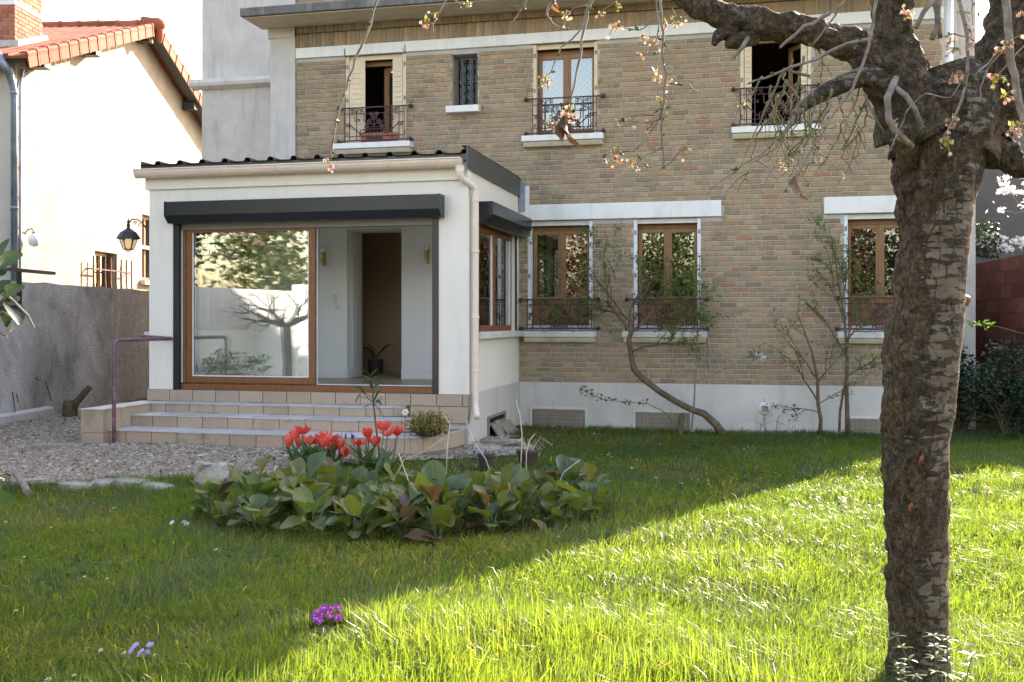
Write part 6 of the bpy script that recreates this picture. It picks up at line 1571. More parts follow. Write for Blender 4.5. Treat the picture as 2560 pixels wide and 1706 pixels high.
# primroses and daisies in the lawn
def primrose(c, n, mat, spread, h, lab, leaves=7, fl=.018, lm='spring_leaf'):
    t_ = empty('primrose', c, lab, 'primrose'); rg_ = random.Random(n)
    for k in range(n):
        a = rg_.uniform(0, 6.28); r_ = spread * math.sqrt(rg_.random()); p = Vector((r_ * math.cos(a), r_ * math.sin(a), h * rg_.uniform(.7, 1.0) * (1 - .4 * (r_ / spread) ** 2)))
        f_ = empty('flower', (0, 0, 0), parent=t_); star = MB(); tl_ = Matrix.Rotation(rg_.uniform(.2, .9), 3, 'X') @ Matrix.Rotation(rg_.uniform(-.4, .4), 3, 'Y')
        for q_ in range(5):
            a2 = 6.283 * q_ / 5; star.add([p + tl_ @ (Matrix.Rotation(a2, 3, 'Z') @ Vector(v_)) for v_ in ((0, 0, 0), (fl * .7, -fl * .48, .002), (fl * 1.0, -fl * .15, .001), (fl * .92, 0, 0), (fl * 1.0, fl * .15, .001), (fl * .7, fl * .48, .002))], [(0, 1, 2, 3, 4, 5)], rg_.random())
        star.build('corolla', M[mat], f_); ey = MB(); ax = tl_ @ Vector((0, 0, 1)); ey.lathe([(fl * .22, 0), (fl * .2, .003)], p + ax * .001, 6, tuple(ax)); ey.build('eye', M['yellow_centre'], f_)
    lm_ = leaf_mesh(.10, .028, .2, .3, 5, M[lm], .6, 'leaf', 'oval')
    for k in range(leaves): o_ = link_mesh('leaf', lm_, t_, (0, 0, .0)); o_.rotation_euler = (rg_.uniform(-.3, .3), -rg_.uniform(.3, .9), k * 2.4); o_.scale = (1.0,) * 3
p = onz(822, 1585, .0); primrose((p.x, p.y, ground_z(p.x, p.y)), 19, 'purple_petal', .085, .15, 'magenta primrose clump with yellow eyes at the edge of the sunlit grass', 6, .021)
p = onz(360, 1655, .0); primrose((p.x, p.y, ground_z(p.x, p.y)), 6, 'lilac_petal', .07, .10, 'lilac primrose with pale green leaves in the shaded lawn', 9, .019)
p = onz(440, 1330, .0); primrose((p.x, p.y, ground_z(p.x, p.y)), 3, 'white_petal', .13, .08, 'cream primrose with bright leaves at the end of the flower bed', 9, .021)
dm = MB(); 
for q_ in range(8): a2 = 6.283 * q_ / 8; dm.add([(0, 0, 0), (.008 * math.cos(a2 - .3), .008 * math.sin(a2 - .3), .001), (.0115 * math.cos(a2), .0115 * math.sin(a2), .0015), (.008 * math.cos(a2 + .3), .008 * math.sin(a2 + .3), .001)], [(0, 1, 2, 3)])
dmesh = dm.mesh('petals', M['white_petal']); dm = MB(); dm.lathe([(.004, 0), (.003, .003)], (0, 0, .001), 6); dcen = dm.mesh('centre', M['yellow_centre'])
DA = [(252, 1628), (212, 1446), (268, 1452), (40, 1525), (185, 1690), (310, 1635), (14, 1310), (232, 1330), (285, 1272), (430, 1258), (235, 1257), (385, 1642), (120, 1700), (60, 1400), (480, 1272), (520, 1265), (128, 1325), (540, 1378), (1530, 1143), (1592, 1148), (1745, 1199), (1770, 1202), (1790, 1220), (1485, 1085), (1500, 1073), (1580, 1170), (1650, 1112), (1860, 1125), (1870, 1120), (2045, 1100), (1640, 1195), (1380, 1115), (1520, 1138), (1705, 1210)]
rg = random.Random(40)
for u, v in DA:
    p = onz(u, v, .05); z0 = ground_z(p.x, p.y); t_ = empty('daisy', (p.x, p.y, z0), *(('tiny white daisy in the shaded grass below the gravel', 'daisy', 'daisies below the gravel') if u < 700 else ('tiny white daisy in the shaded grass before the brick house', 'daisy', 'daisies before the house'))); sc = rg.uniform(.8, 1.5)
    for me, nm in ((dmesh, 'petals'), (dcen, 'centre')): o = link_mesh('flower_head' if nm == 'petals' else 'centre', me, t_, (0, 0, .055)); o.rotation_euler = (rg.uniform(.1, .5), 0, 0); o.scale = (sc,) * 3
    m_ = MB(); m_.tube([(0, 0, -.01), (0, 0, .055)], .0015, 4); m_.build('stem', M['green_stem'], t_)

# ------------------------------------------------------------------ shrubs along the brick wall
def shrub(name, base, label, cat, trunk_pts, trunk_r, starts, rg, leafmat, leaf, nleaf, depth=2, L=.4, **kw):
    t_ = empty(name, base, label, cat); B0 = Vector(base); m_ = MB(); tips = []; lp = []
    P_ = [Vector(p) - B0 for p in trunk_pts]; m_.tube(P_, trunk_r, 9)
    o_ = m_.build('trunk', M['shrub_bark'], t_, smooth_=True); m_ = MB()
    for p, d, l_, r_ in starts: grow(m_, Vector(p) - B0, d, l_, r_, depth, rg, tips, leafp=lp, **kw)
    m_.build('branch', M['shrub_bark'], t_)
    rn = np.random.default_rng(nleaf); lp = np.array(lp); pick = rn.integers(0, len(lp), nleaf); pts = lp[pick] + rn.normal(size=(nleaf, 3)) * .018
    link_mesh('foliage', leaf_cloud('foliage', pts, leaf, M[leafmat], rn, .45, .35), t_)
    return t_, lp
Ys = YF - .38
def S(u, v, dy=0): return at(u, v, Ys + dy)
rg = random.Random(17)
tr = [S(1808, 1090), S(1790, 1062), S(1760, 1035), S(1730, 1025), S(1690, 1005), S(1650, 980), S(1610, 950), S(1585, 925), S(1578, 890), S(1572, 850), S(1578, 830), S(1575, 800), S(1555, 785)]
st = [(S(1575, 830), (-.5, 0, 1), .55, .022), (S(1556, 786), (-1, .1, .35), .55, .018), (S(1570, 800), (.2, -.1, 1), .6, .02), (S(1580, 830), (.8, 0, .75), .6, .02), (S(1578, 880), (.9, -.1, .6), .5, .02), (S(1556, 786), (-.6, -.1, .9), .6, .016), (S(1580, 815), (.5, 0, 1), .6, .016), (S(1635, 830), (.8, 0, .25), .5, .012), (S(1600, 800), (.9, .05, .2), .55, .012), (S(1470, 740), (-.6, -.1, .8), .45, .010), (S(1520, 770), (-.1, -.1, 1), .6, .012), (S(1620, 780), (.6, -.1, .9), .55, .012), (S(1540, 700), (-.4, 0, 1), .4, .008), (S(1660, 790), (.9, 0, .3), .5, .01), (S(1500, 790), (-.9, 0, -.1), .45, .010)]
tree1, lp1 = shrub('pear_tree', (S(1808, 1090).x, Ys, 0), 'small leaning tree with fresh green leaves before the two ground floor windows', 'tree', tr, [.065, .055, .05, .045, .045, .043, .042, .045, .038, .036, .034, .03, .022], st, rg, 'spring_leaf', .036, 5200, depth=3, curve=.55, split=(2, 4), shrink=.74, spread=.66)
# thin upright shoot and low arching spray at its foot
sh_ = empty('shoot', (S(1735, 1075).x, Ys, 0), 'thin upright red-brown shoot crossing the leaning trunk', 'shrub')
m_ = MB(); P_ = [S(1728, 1080), S(1735, 1010), S(1738, 950), S(1742, 880), S(1745, 800), S(1750, 700), S(1748, 640)]; m_.tube([p - Vector(sh_.location) for p in P_], [.018, .014, .012, .010, .008, .006, .004], 6); m_.tube([S(1738, 955) - Vector(sh_.location), S(1790, 935) - Vector(sh_.location), S(1850, 905) - Vector(sh_.location), S(1885, 880) - Vector(sh_.location)], [.008, .007, .006, .004], 5); m_.build('stem', M['twig_bark'], sh_)
lp = [tuple(S(1742 + rg.uniform(-14, 22), v) - Vector(sh_.location)) for v in np.linspace(640, 900, 60)]; lp += [tuple(S(1880 + rg.uniform(-12, 22), 885 + rg.uniform(-18, 14)) - Vector(sh_.location)) for _ in range(20)]
link_mesh('foliage', leaf_cloud('foliage', np.repeat(lp, 4, 0) + RNG.normal(size=(len(lp) * 4, 3)) * .02, .045, M['spring_leaf'], RNG, .45, .3), sh_)
wp = [tuple(S(1895 + rg.uniform(-14, 14), 890 + rg.uniform(-9, 12)) - Vector(sh_.location)) for _ in range(70)]
link_mesh('blossom', leaf_cloud('blossom', np.array(wp), .03, M['white_petal'], RNG, .8, .2), sh_)
sp2 = empty('arching_spray', (S(1690, 1060).x, Ys - .1, 0), 'low arching spray of young leaves in front of the cellar vents', 'shrub'); O2 = Vector(sp2.location)
m_ = MB(); P_ = [S(1700, 1075, -.1), S(1660, 1030, -.1), S(1620, 1010, -.1), S(1560, 1005, -.1), S(1510, 1000, -.1), S(1470, 985, -.1), S(1455, 975, -.1)]; m_.tube([p - O2 for p in P_], [.008, .007, .006, .005, .004, .003, .002], 5); m_.build('stem', M['green_stem'], sp2)
lp = [tuple(S(u + rg.uniform(-6, 6), v + rg.uniform(-8, 6), -.1) - O2) for u, v in [(1455, 975), (1460, 980), (1470, 985), (1480, 990), (1490, 993), (1500, 998), (1515, 1000), (1530, 1003), (1565, 1006), (1575, 1008), (1600, 1008), (1610, 1008)] for _ in range(7)]
link_mesh('foliage', leaf_cloud('foliage', np.array(lp), .05, M['spring_leaf'], RNG, .45, .3), sp2)
m_ = MB(); p = S(1700, 1080, -.05); m_.tube([(0, 0, -.05), (0, 0, .1), (.02, 0, .25), (.03, 0, .30)], [.05, .045, .04, .02], 8); o = m_.build('cut_stump', M['shrub_bark']); o.location = (p.x, p.y, 0); props(o, 'dark splintered stump crossed by the leaning trunk', 'stump')
# lilac bushes by the third window
rg = random.Random(23); b_ = S(2050, 1085)
st = [(S(2042, 1000), (-.8, 0, .9), .55, .014), (S(2044, 950), (-.7, -.1, 1), .6, .013), (S(2030, 880), (-.5, 0, 1), .55, .011), (S(2044, 960), (.3, .0, 1), .45, .01), (S(2046, 1010), (.6, -.1, .4), .35, .008), (S(2046, 1030), (-.8, -.1, .3), .35, .008)]
shrub('lilac_bush', (b_.x, Ys, 0), 'bare stemmed lilac bush between the round vent and the third window', 'shrub', [S(2050, 1088), S(2052, 1050), S(2045, 1010), S(2044, 950), S(2030, 880), S(2010, 830)], [.03, .026, .024, .02, .014, .008], st, rg, 'spring_leaf', .036, 700, depth=2, curve=.5, spread=.5)
rg = random.Random(29); b_ = S(2118, 1085)
st = [(S(2118, 900), (-.35, 0, 1), .55, .014), (S(2118, 880), (.1, -.05, 1), .55, .014), (S(2110, 800), (-.35, 0, 1), .5, .012), (S(2105, 760), (.15, 0, 1), .5, .012), (S(2085, 720), (-.15, 0, 1), .45, .01), (S(2110, 700), (.25, 0, 1), .4, .01), (S(2120, 850), (.7, -.1, .9), .5, .01), (S(2120, 940), (.6, -.1, .5), .4, .01), (S(2080, 650), (-.05, 0, 1), .35, .008), (S(2120, 820), (.5, 0, .8), .55, .01)]
shrub('lilac_bush', (b_.x, Ys, 0), 'taller leafy lilac bush overlapping the third ground floor window', 'shrub', [S(2120, 1088), S(2118, 1030), S(2116, 960), S(2118, 900), S(2112, 800), S(2095, 700), S(2085, 620)], [.034, .03, .026, .022, .016, .012, .006], st, rg, 'spring_leaf', .036, 2000, depth=2, curve=.45, spread=.45, split=(3, 4))
m_ = MB(); o2 = MB(); o2.tube([S(2098, 1085), S(2100, 1030), S(2108, 980), S(2116, 950)], [.022, .02, .018, .016], 6); o = o2.build('lilac_shoot', M['shrub_bark']); props(o, 'slanting bare lilac shoot leaning into the leafy bush', 'shrub')
rg = random.Random(31); vin = empty('dry_vine', (S(1890, 1080).x, YF - .06, 0), 'dry leafless vine tendrils round the white round vent', 'vine'); m_ = MB()
for k in range(4): grow(m_, S(1900 + k * 12, 1085, .3) - Vector(vin.location), (rg.gauss(-.1, .4), 0, 1), .28, .005, 2, rg, [], curve=.9, spread=.7)
m_.build('stem', M['shrub_bark'], vin)
# evergreen bushes, ivy and blossom in front of the red wall
def bush(name, c, rx, ry, rz, n, size, mat, label, cat, seed, up=.3, stems=6):
    t_ = empty(name, (c[0], c[1], ground_z(c[0], c[1])), label, cat); rn = np.random.default_rng(seed); nb_ = 26
    cen = rn.normal(size=(nb_, 3)); cen /= np.linalg.norm(cen, axis=1)[:, None]; cen *= (rn.random(nb_) ** .45)[:, None] * .82; cen = cen * np.array([rx, ry, rz]) + np.array([0, 0, rz * .95])
    k = rn.integers(0, nb_, n); q = rn.normal(size=(n, 3)); q /= np.linalg.norm(q, axis=1)[:, None]; q *= (rn.random(n) ** .5)[:, None]; pts = cen[k] + q * np.array([rx, ry, rz]) * .34; pts = pts[pts[:, 2] > .02]
    link_mesh('foliage', leaf_cloud('foliage', pts, size, M[mat], rn, .5, up), t_)
    m_ = MB(); rg_ = random.Random(seed)
    for s_ in range(stems): grow(m_, (rg_.uniform(-.1, .1) * rx, rg_.uniform(-.1, .1) * ry, -.05), (rg_.gauss(0, .35), rg_.gauss(0, .35), 1), rz * .8, .02, 2, rg_, [])
    m_.build('branch', M['shrub_bark'], t_); return t_
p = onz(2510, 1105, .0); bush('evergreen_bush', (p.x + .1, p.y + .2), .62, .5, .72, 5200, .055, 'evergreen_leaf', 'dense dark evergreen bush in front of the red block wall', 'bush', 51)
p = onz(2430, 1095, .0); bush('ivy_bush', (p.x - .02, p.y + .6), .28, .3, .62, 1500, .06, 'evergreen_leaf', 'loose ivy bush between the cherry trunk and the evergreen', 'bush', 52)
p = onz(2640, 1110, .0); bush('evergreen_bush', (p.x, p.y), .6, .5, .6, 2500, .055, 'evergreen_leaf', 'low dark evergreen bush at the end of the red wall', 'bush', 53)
bb = at(2500, 640, 16.8); bt = empty('blossom_shrub', (bb.x + .35, 17.2, 0), 'white flowering shrub rising above the red block wall', 'shrub'); O3 = Vector(bt.location); m_ = MB(); rg = random.Random(77); lp = []
for (u, v, u2, v2) in ((2600, 560, 2500, 445), (2620, 600, 2470, 585), (2600, 520, 2480, 520), (2640, 480, 2520, 400), (2600, 620, 2440, 600), (2620, 470, 2500, 480)):
    a = at(u, v, 17.0) - O3; b = at(u2, v2, 16.7) - O3; mid = (a + b) / 2 + Vector((0, 0, -.08)); m_.tube([a, mid, b], [.012, .009, .004], 5)
    for t_ in np.linspace(.35, 1, 16): q = a.lerp(mid, t_ * 2) if t_ < .5 else mid.lerp(b, t_ * 2 - 1); lp += [tuple(q + Vector((rg.gauss(0, .05), rg.gauss(0, .05), rg.gauss(0, .03)))) for _ in range(14)]
m_.tube([Vector((.2, 0, 0)), Vector((.3, 0, 1.6)), at(2620, 560, 17.0) - O3], [.06, .045, .02], 7); m_.tube([Vector((.3, 0, 1.6)), at(2620, 470, 17.0) - O3], [.04, .015], 6); m_.tube([at(2620, 560, 17.0) - O3, at(2620, 610, 17.0) - O3], .015, 6)
m_.build('branch', M['twig_bark'], bt); rn = np.random.default_rng(6); lp = np.array(lp); sel = vnoise(lp[:, 0] * 9 + 40, lp[:, 2] * 9 + 40, 4) > .42; link_mesh('blossom', leaf_cloud('blossom', lp[sel], .05, M['white_petal'], rn, .8, .2), bt)
q = np.array([tuple(at(2445 + rn.uniform(-18, 55), 598 + rn.uniform(-45, 48), 16.5 + rn.uniform(-.2, .2)) - O3) for _ in range(500)]); link_mesh('foliage', leaf_cloud('foliage', q, .07, M['evergreen_leaf'], rn, .5, .2), bt)
sg = empty('rose_sprig', at(2470, 810, 13.5), 'sunlit sprig with yellow green leaves against the red wall', 'sprig'); m_ = MB(); e = at(2428, 815, 13.5) - Vector(sg.location); m_.tube([(.5, 0, -.15), (.1, 0, -.03), tuple(e)], .005, 5); m_.build('stem', M['green_stem'], sg); q = np.array([tuple(at(u + rn.uniform(-7, 7), 812 + rn.uniform(-6, 6), 13.5) - Vector(sg.location)) for u in (2425, 2432, 2440, 2450, 2460, 2470) for _ in range(4)]); link_mesh('foliage', leaf_cloud('foliage', q, .075, M['spring_leaf'], rn, .4, .1), sg)

# glossy shrub reaching in at the edge of the frame
cm = [leaf_mesh(.075 + .012 * k, .024, .35, .35, 6, M['evergreen_leaf'], .12 + .16 * k, 'leaf', 'oval') for k in range(4)]
cs = empty('camellia_shrub', atd(-140, 1300, 3.2), 'glossy dark leaved shrub reaching in over the garden wall side', 'shrub'); OC = Vector(cs.location); OC.z = 0; cs.location = OC
m_ = MB()
for pts in ([(-140, 1500), (-120, 1000), (-60, 720), (10, 662), (20, 670)], [(-120, 1000), (-40, 790), (20, 740), (70, 790), (86, 820)], [(-120, 1000), (-50, 810), (10, 780), (35, 800)], [(-120, 1150), (-60, 1180), (10, 1200)], [(-50, 860), (0, 830), (18, 840)]): m_.tube([atd(u, v, 3.2) - OC for u, v in pts], [.012, .009, .005, .004, .002][:len(pts)] if len(pts) < 5 else [.012, .010, .006, .004, .002], 6)
m_.tube([atd(-140, 1500, 3.2) - OC, Vector((0, 0, -.05))], .02, 7); m_.build('branch', M['twig_bark'], cs)
rg = random.Random(12)
for (u, v, tu, tv, s_) in ((2, 640, 6, 618, .8), (4, 660, 24, 640, 1), (0, 655, -20, 630, 1), (-10, 690, 12, 668, 1), (5, 735, 28, 722, .7), (-20, 740, 8, 705, 1.2), (-25, 770, 5, 735, 1.2), (8, 752, 20, 790, 1.3), (15, 755, 60, 790, 1.5), (10, 760, 45, 745, 1.0), (30, 790, 40, 818, .8), (-15, 790, 10, 770, 1), (-5, 1190, 18, 1180, 1.0), (-10, 1215, 12, 1222, 1.1), (-40, 1230, -5, 1245, 1.3), (-30, 640, -60, 600, 1), (-50, 700, -90, 690, 1), (-70, 800, -110, 780, 1.2), (-60, 900, -100, 930, 1.2), (-70, 1000, -30, 980, 1.2)):
    a = atd(u, v, 3.2); b = atd(tu, tv, 3.2 + rg.uniform(-.05, .05)); o = link_mesh('leaf', cm[rg.randrange(4)], cs, a - OC); o.rotation_mode = 'QUATERNION'; o.rotation_quaternion = (b - a).to_track_quat('X', 'Y') if rg.random() < .7 else (b - a).to_track_quat('X', 'Z'); k_ = max(.6, (b - a).length / .075) ; o.scale = (k_, k_ * 1.1, k_)
for k in range(46):
    u, v = rg.uniform(-330, -45), rg.uniform(560, 1280); d_ = 3.2 + rg.uniform(-.3, .3); a = atd(u, v, d_)
    o = link_mesh('leaf', cm[rg.randrange(4)], cs, a - OC); o.rotation_euler = (rg.uniform(-.6, .6), rg.uniform(-.6, .8), rg.uniform(0, 6.28)); k_ = rg.uniform(.8, 1.3); o.scale = (k_,) * 3
m_ = MB()
for pts in ([(-140, 1500), (-200, 1100), (-240, 800), (-280, 580)], [(-200, 1100), (-290, 900), (-320, 700)], [(-130, 1200), (-90, 900), (-150, 640)], [(-140, 1400), (-260, 1200), (-320, 1050)]): m_.tube([atd(u, v, 3.2) - OC for u, v in pts], [.014, .010, .007, .004][:len(pts)], 6)
m_.build('branch', M['twig_bark'], cs)
# ivy runners on the old wall
for i, pts in enumerate(([(25, 980), (30, 1010), (32, 1035)], [(108, 955), (118, 985), (123, 1003)], [(85, 945), (90, 952)], [(36, 985), (39, 1005)])):
    m_ = MB(); 
    for k in range(1): m_.tube([wpt(BW, (lambda d: (BW.x * d.y - BW.y * d.x) / (WD.y * d.x - WD.x * d.y))(ray(u, v)), .035, 0) + Vector((0, 0, CAM_H + ray(u, v).z * ((BW + WD * ((BW.x * ray(u, v).y - BW.y * ray(u, v).x) / (WD.y * ray(u, v).x - WD.x * ray(u, v).y))).y / ray(u, v).y))) for u, v in pts], .008, 5)
    o = m_.build('dead_runner', M['shrub_bark']); props(o, 'dead brown creeper runner stuck to the old garden wall', 'creeper', 'dead runners on the garden wall')

# trees outside the frame, mirrored in the windows
MT = ((-13.5, 7.5, 7.5, 2.0, 'tree_leaf', 'pale leafy tree beyond the white side wall'), (-14.5, 2.5, 8.5, 2.4, 'evergreen_leaf', 'dark evergreen tree beyond the white side wall'), (-13.5, -3, 8, 2.3, 'tree_leaf', 'loose yellowish tree beyond the end of the white side wall'), (-17.5, 6.5, 9, 2.6, 'tree_leaf', 'tall tree far beyond the white side wall'), (-16.5, -1, 9.5, 2.7, 'evergreen_leaf', 'tall dark conifer far beyond the white side wall'),
      (-9.5, -9.5, 5.6, 2.1, 'tree_leaf', 'bushy tree at the far corner of the garden'), (-6.2, -9, 5.4, 2.0, 'dead_leaf', 'tree with brown winter leaves at the end of the garden'), (-3.2, -9.5, 5.8, 2.1, 'tree_leaf', 'twiggy tree facing the middle windows'), (-.2, -9, 5.4, 2.0, 'tree_leaf', 'low tree straight behind the lawn'), (2.8, -9.5, 5.8, 2.1, 'dead_leaf', 'russet hedge tree facing the third window'), (5.8, -9, 5.6, 2.1, 'evergreen_leaf', 'dark hedge tree at the end of the garden'))
for i, (x, y, h, s_, mat, lab) in enumerate(MT):
    t_ = empty('garden_tree', (x, y, 0), lab + ', mirrored in the glass', 'tree', 'trees mirrored in the windows'); rn = np.random.default_rng(90 + i); nb_ = 24
    cen = rn.normal(size=(nb_, 3)) * np.array([s_ * .45, s_ * .4, h * .2]) + np.array([0, 0, h * .52]); n = 5200 if i < 5 else 5600; k = rn.integers(0, nb_, n); pts = cen[k] + rn.normal(size=(n, 3)) * s_ * .22; pts = pts[pts[:, 2] > .1]; link_mesh('crown', leaf_cloud('crown', pts, .21, M[mat], rn, .5, .2), t_)
    m_ = MB(); grow(m_, (0, 0, -.1), (0, 0, 1), h * .4, .13, 4, random.Random(i), [], curve=.35, spread=.6, split=(3, 3)); m_.build('trunk', M['shrub_bark'], t_)
pb_ = wpt(BW, -6.3, .9, 0); t_ = empty('pollard_tree', pb_, 'small bare pollarded tree before the white wall, mirrored in the sliding door', 'tree'); m_ = MB(); m_.tube([(0, 0, -.1), (.03, 0, .8), (0, .02, 1.5)], [.11, .09, .10], 9); m_.build('trunk', M['shrub_bark'], t_)
m_ = MB(); rg = random.Random(5)
for k in range(9): a = k * .7; grow(m_, (0, 0, 1.45), (math.cos(a), math.sin(a), .45), .7, .04, 3, rg, [], curve=.6, spread=.6, split=(2, 3))
m_.build('branch', M['shrub_bark'], t_)
bb_ = wpt(BW, -4.9, .8, 0); bush('side_bush', (bb_.x, bb_.y), .8, .6, .55, 1600, .07, 'tree_leaf', 'rounded bush before the white wall, mirrored in the sliding door', 'bush', 60)

# ------------------------------------------------------------------ the old weeping cherry
TD = 4.32
def T(u, v, d=0.): return atd(u, v, TD + d)
cb = T(2290, 1745)
cherry = empty('cherry_tree', (cb.x, cb.y, ground_z(cb.x, cb.y)), 'old cherry tree with rough peeling bark and drooping budding twigs', 'tree')
CO = Vector(cherry.location)
def bark_tube(name, pts, rads, nring, nseg, amp, rough, seed=0., mat='cherry_bark', capend=True, rfun=None):
    """knobbly tapering limb; the rnd attribute says how plated the bark is"""
    P_ = [Vector(p) for p in pts]; m = len(P_); V = []; F = []; RR = []
    # resample with Catmull-Rom
    def cr(i, t_):
        p0, p1, p2, p3 = P_[max(i - 1, 0)], P_[i], P_[min(i + 1, m - 1)], P_[min(i + 2, m - 1)]
        return .5 * ((2 * p1) + (p2 - p0) * t_ + (2 * p0 - 5 * p1 + 4 * p2 - p3) * t_ ** 2 + (3 * p1 - p0 - 3 * p2 + p3) * t_ ** 3)
    C = []; Rr = []
    for k in range(nring + 1):
        s = k / nring * (m - 1); i = min(int(s), m - 2); t_ = s - i; C.append(cr(i, t_)); q = t_ * t_ * (3 - 2 * t_); Rr.append(rads[i] * (1 - q) + rads[i + 1] * q)
    prev = None
    for k, c in enumerate(C):
        t_ = (C[min(k + 1, nring)] - C[max(k - 1, 0)]).normalized()
        sd = t_.cross(Vector((0, 1, 0))).normalized() if prev is None else (prev - t_ * prev.dot(t_)).normalized()
        prev = sd; up = t_.cross(sd)
        for j in range(nseg):
            a = 2 * math.pi * j / nseg; d = sd * math.cos(a) + up * math.sin(a); q = c + d * Rr[k]
            lo = mnoise.fractal(q * 2.3 + Vector((seed, 0, 0)), 1.0, 2.0, 3); hi = mnoise.turbulence(q * 13 + Vector((0, seed, 0)), 3, False); mi = mnoise.noise(q * 6.5 + Vector((seed, 3, 0)))
            rg_ = rough if not callable(rough) else rough(q, d)
            disp = amp * (lo * .8 + mi * .5 * (.3 + rg_)) + amp * .95 * rg_ * (hi - .75) * 1.6
            V.append(c + d * (Rr[k] + disp * min(1, Rr[k] / .1))); RR.append(max(0, min(1, rg_ + .25 * lo)))
    for k in range(nring):
        for j in range(nseg): F.append((k * nseg + j, k * nseg + (j + 1) % nseg, (k + 1) * nseg + (j + 1) % nseg, (k + 1) * nseg + j))
    m_ = MB(); m_.add(V, F + [tuple(range(nseg - 1, -1, -1)), tuple(nring * nseg + j for j in range(nseg))]); m_.r = RR + []
    o_ = m_.build(name, M[mat], cherry, smooth_=True); o_.location = -CO; return o_
px = TD / 2560.0
prof = [(1790, 2180, 2398), (1706, 2196, 2380), (1600, 2203, 2381), (1414, 2202, 2383), (1157, 2193, 2383), (1003, 2188, 2393), (900, 2197, 2402), (769, 2219, 2414), (641, 2227, 2428), (546, 2230, 2440), (450, 2220, 2462), (370, 2222, 2490), (300, 2218, 2512), (230, 2235, 2500), (170, 2262, 2440)]
pts = [T((l_ + r_) / 2, v) for v, l_, r_ in prof]; rads = [(r_ - l_) / 2 * px * .90 for v, l_, r_ in prof]
def trough(q, d):
    left_ = smooth((-d.x * .9 - d.y * .15 + .35) / 1.0); z_ = q.z
    return max(0, min(1.1, .12 + .7 * left_ + .6 * smooth((z_ - 1.95) / .35) + .45 * smooth(1 - abs(z_ - .85) / .45) - .15 * smooth(1 - abs(z_ - 1.6) / .4)))
bark_tube('trunk', pts, rads, 190, 84, .017, trough)
R1 = 1.0
bark_tube('limb', [T(2330, 330), T(2250, 215), T(2170, 140), T(2080, 95), T(1990, 72), T(1900, 62), T(1830, 50), T(1760, 15), T(1690, -25), T(1600, -90)], [.21, .15, .10, .082, .076, .078, .078, .062, .055, .045], 110, 44, .020, R1, 3.)
bark_tube('limb', [T(2300, 330), T(2262, 220), T(2240, 120), T(2232, 40), T(2236, -60), T(2225, -200)], [.19, .14, .115, .105, .10, .09], 70, 48, .018, .9, 5.)
bark_tube('limb', [T(2400, 380, .02), T(2455, 270, .02), T(2492, 170, .0), T(2520, 70), T(2545, -30), T(2590, -150)], [.18, .135, .115, .115, .115, .10], 80, 48, .018, .95, 9.)
bark_tube('limb', [T(2480, 330, -.02), T(2530, 240, -.04), T(2570, 160, -.05), T(2620, 60, -.05)], [.09, .11, .11, .10], 40, 40, .02, 1., 11.)
bark_tube('burl', [T(2440, 330, .02), T(2500, 380, .0), T(2545, 415, -.0), T(2580, 425, 0)], [.14, .085, .055, .035], 40, 34, .025, 1., 13.)
bark_tube('burl', [T(2300, 260, -.05), T(2270, 330, -.08), T(2262, 420, -.06)], [.08, .10, .06], 30, 32, .02, 1., 15.)
bark_tube('limb', [T(2250, 215), T(2180, 190, -.06), T(2120, 205, -.08), T(2060, 232, -.10), T(2010, 265, -.12), T(1985, 290, -.13)], [.075, .05, .04, .036, .024, .018], 50, 20, .008, .5, 17.)
bark_tube('stub', [T(1830, 80), T(1800, 88, -.03), T(1785, 110, -.05)], [.05, .03, .016], 16, 14, .008, 1., 19.)
bark_tube('stub', [T(1880, 88), T(1850, 102, -.03), T(1818, 112, -.05)], [.055, .04, .022], 18, 16, .010, 1., 21.)
def cut_stub(name, pts, r0, r1):
    m_ = MB(); n = len(pts); m_.tube([Vector(p) - CO for p in pts], [r0 + (r1 - r0) * i / (n - 1) for i in range(n)], 10); o_ = m_.build('pruned_stub', M['twig_bark'], cherry, smooth_=True)
    m_ = MB(); d = (Vector(pts[-1]) - Vector(pts[-2])).normalized(); m_.lathe([(r1 * .95, 0), (r1 * .9, .003)], Vector(pts[-1]) - CO, 10, tuple(d)); m_.build('cut_face', M['cut_wood'], o_)
cut_stub('a', [T(2240, 195, -.16), T(2218, 245, -.20), T(2222, 300, -.22), T(2240, 330, -.22), T(2280, 368, -.21)], .014, .013)
cut_stub('b', [T(2228, 212, -.16), T(2265, 240, -.20), T(2288, 275, -.21), T(2305, 318, -.20)], .012, .010)
cut_stub('c', [T(1870, 95, -.08), T(1855, 120, -.10), T(1832, 145, -.11)], .010, .008)

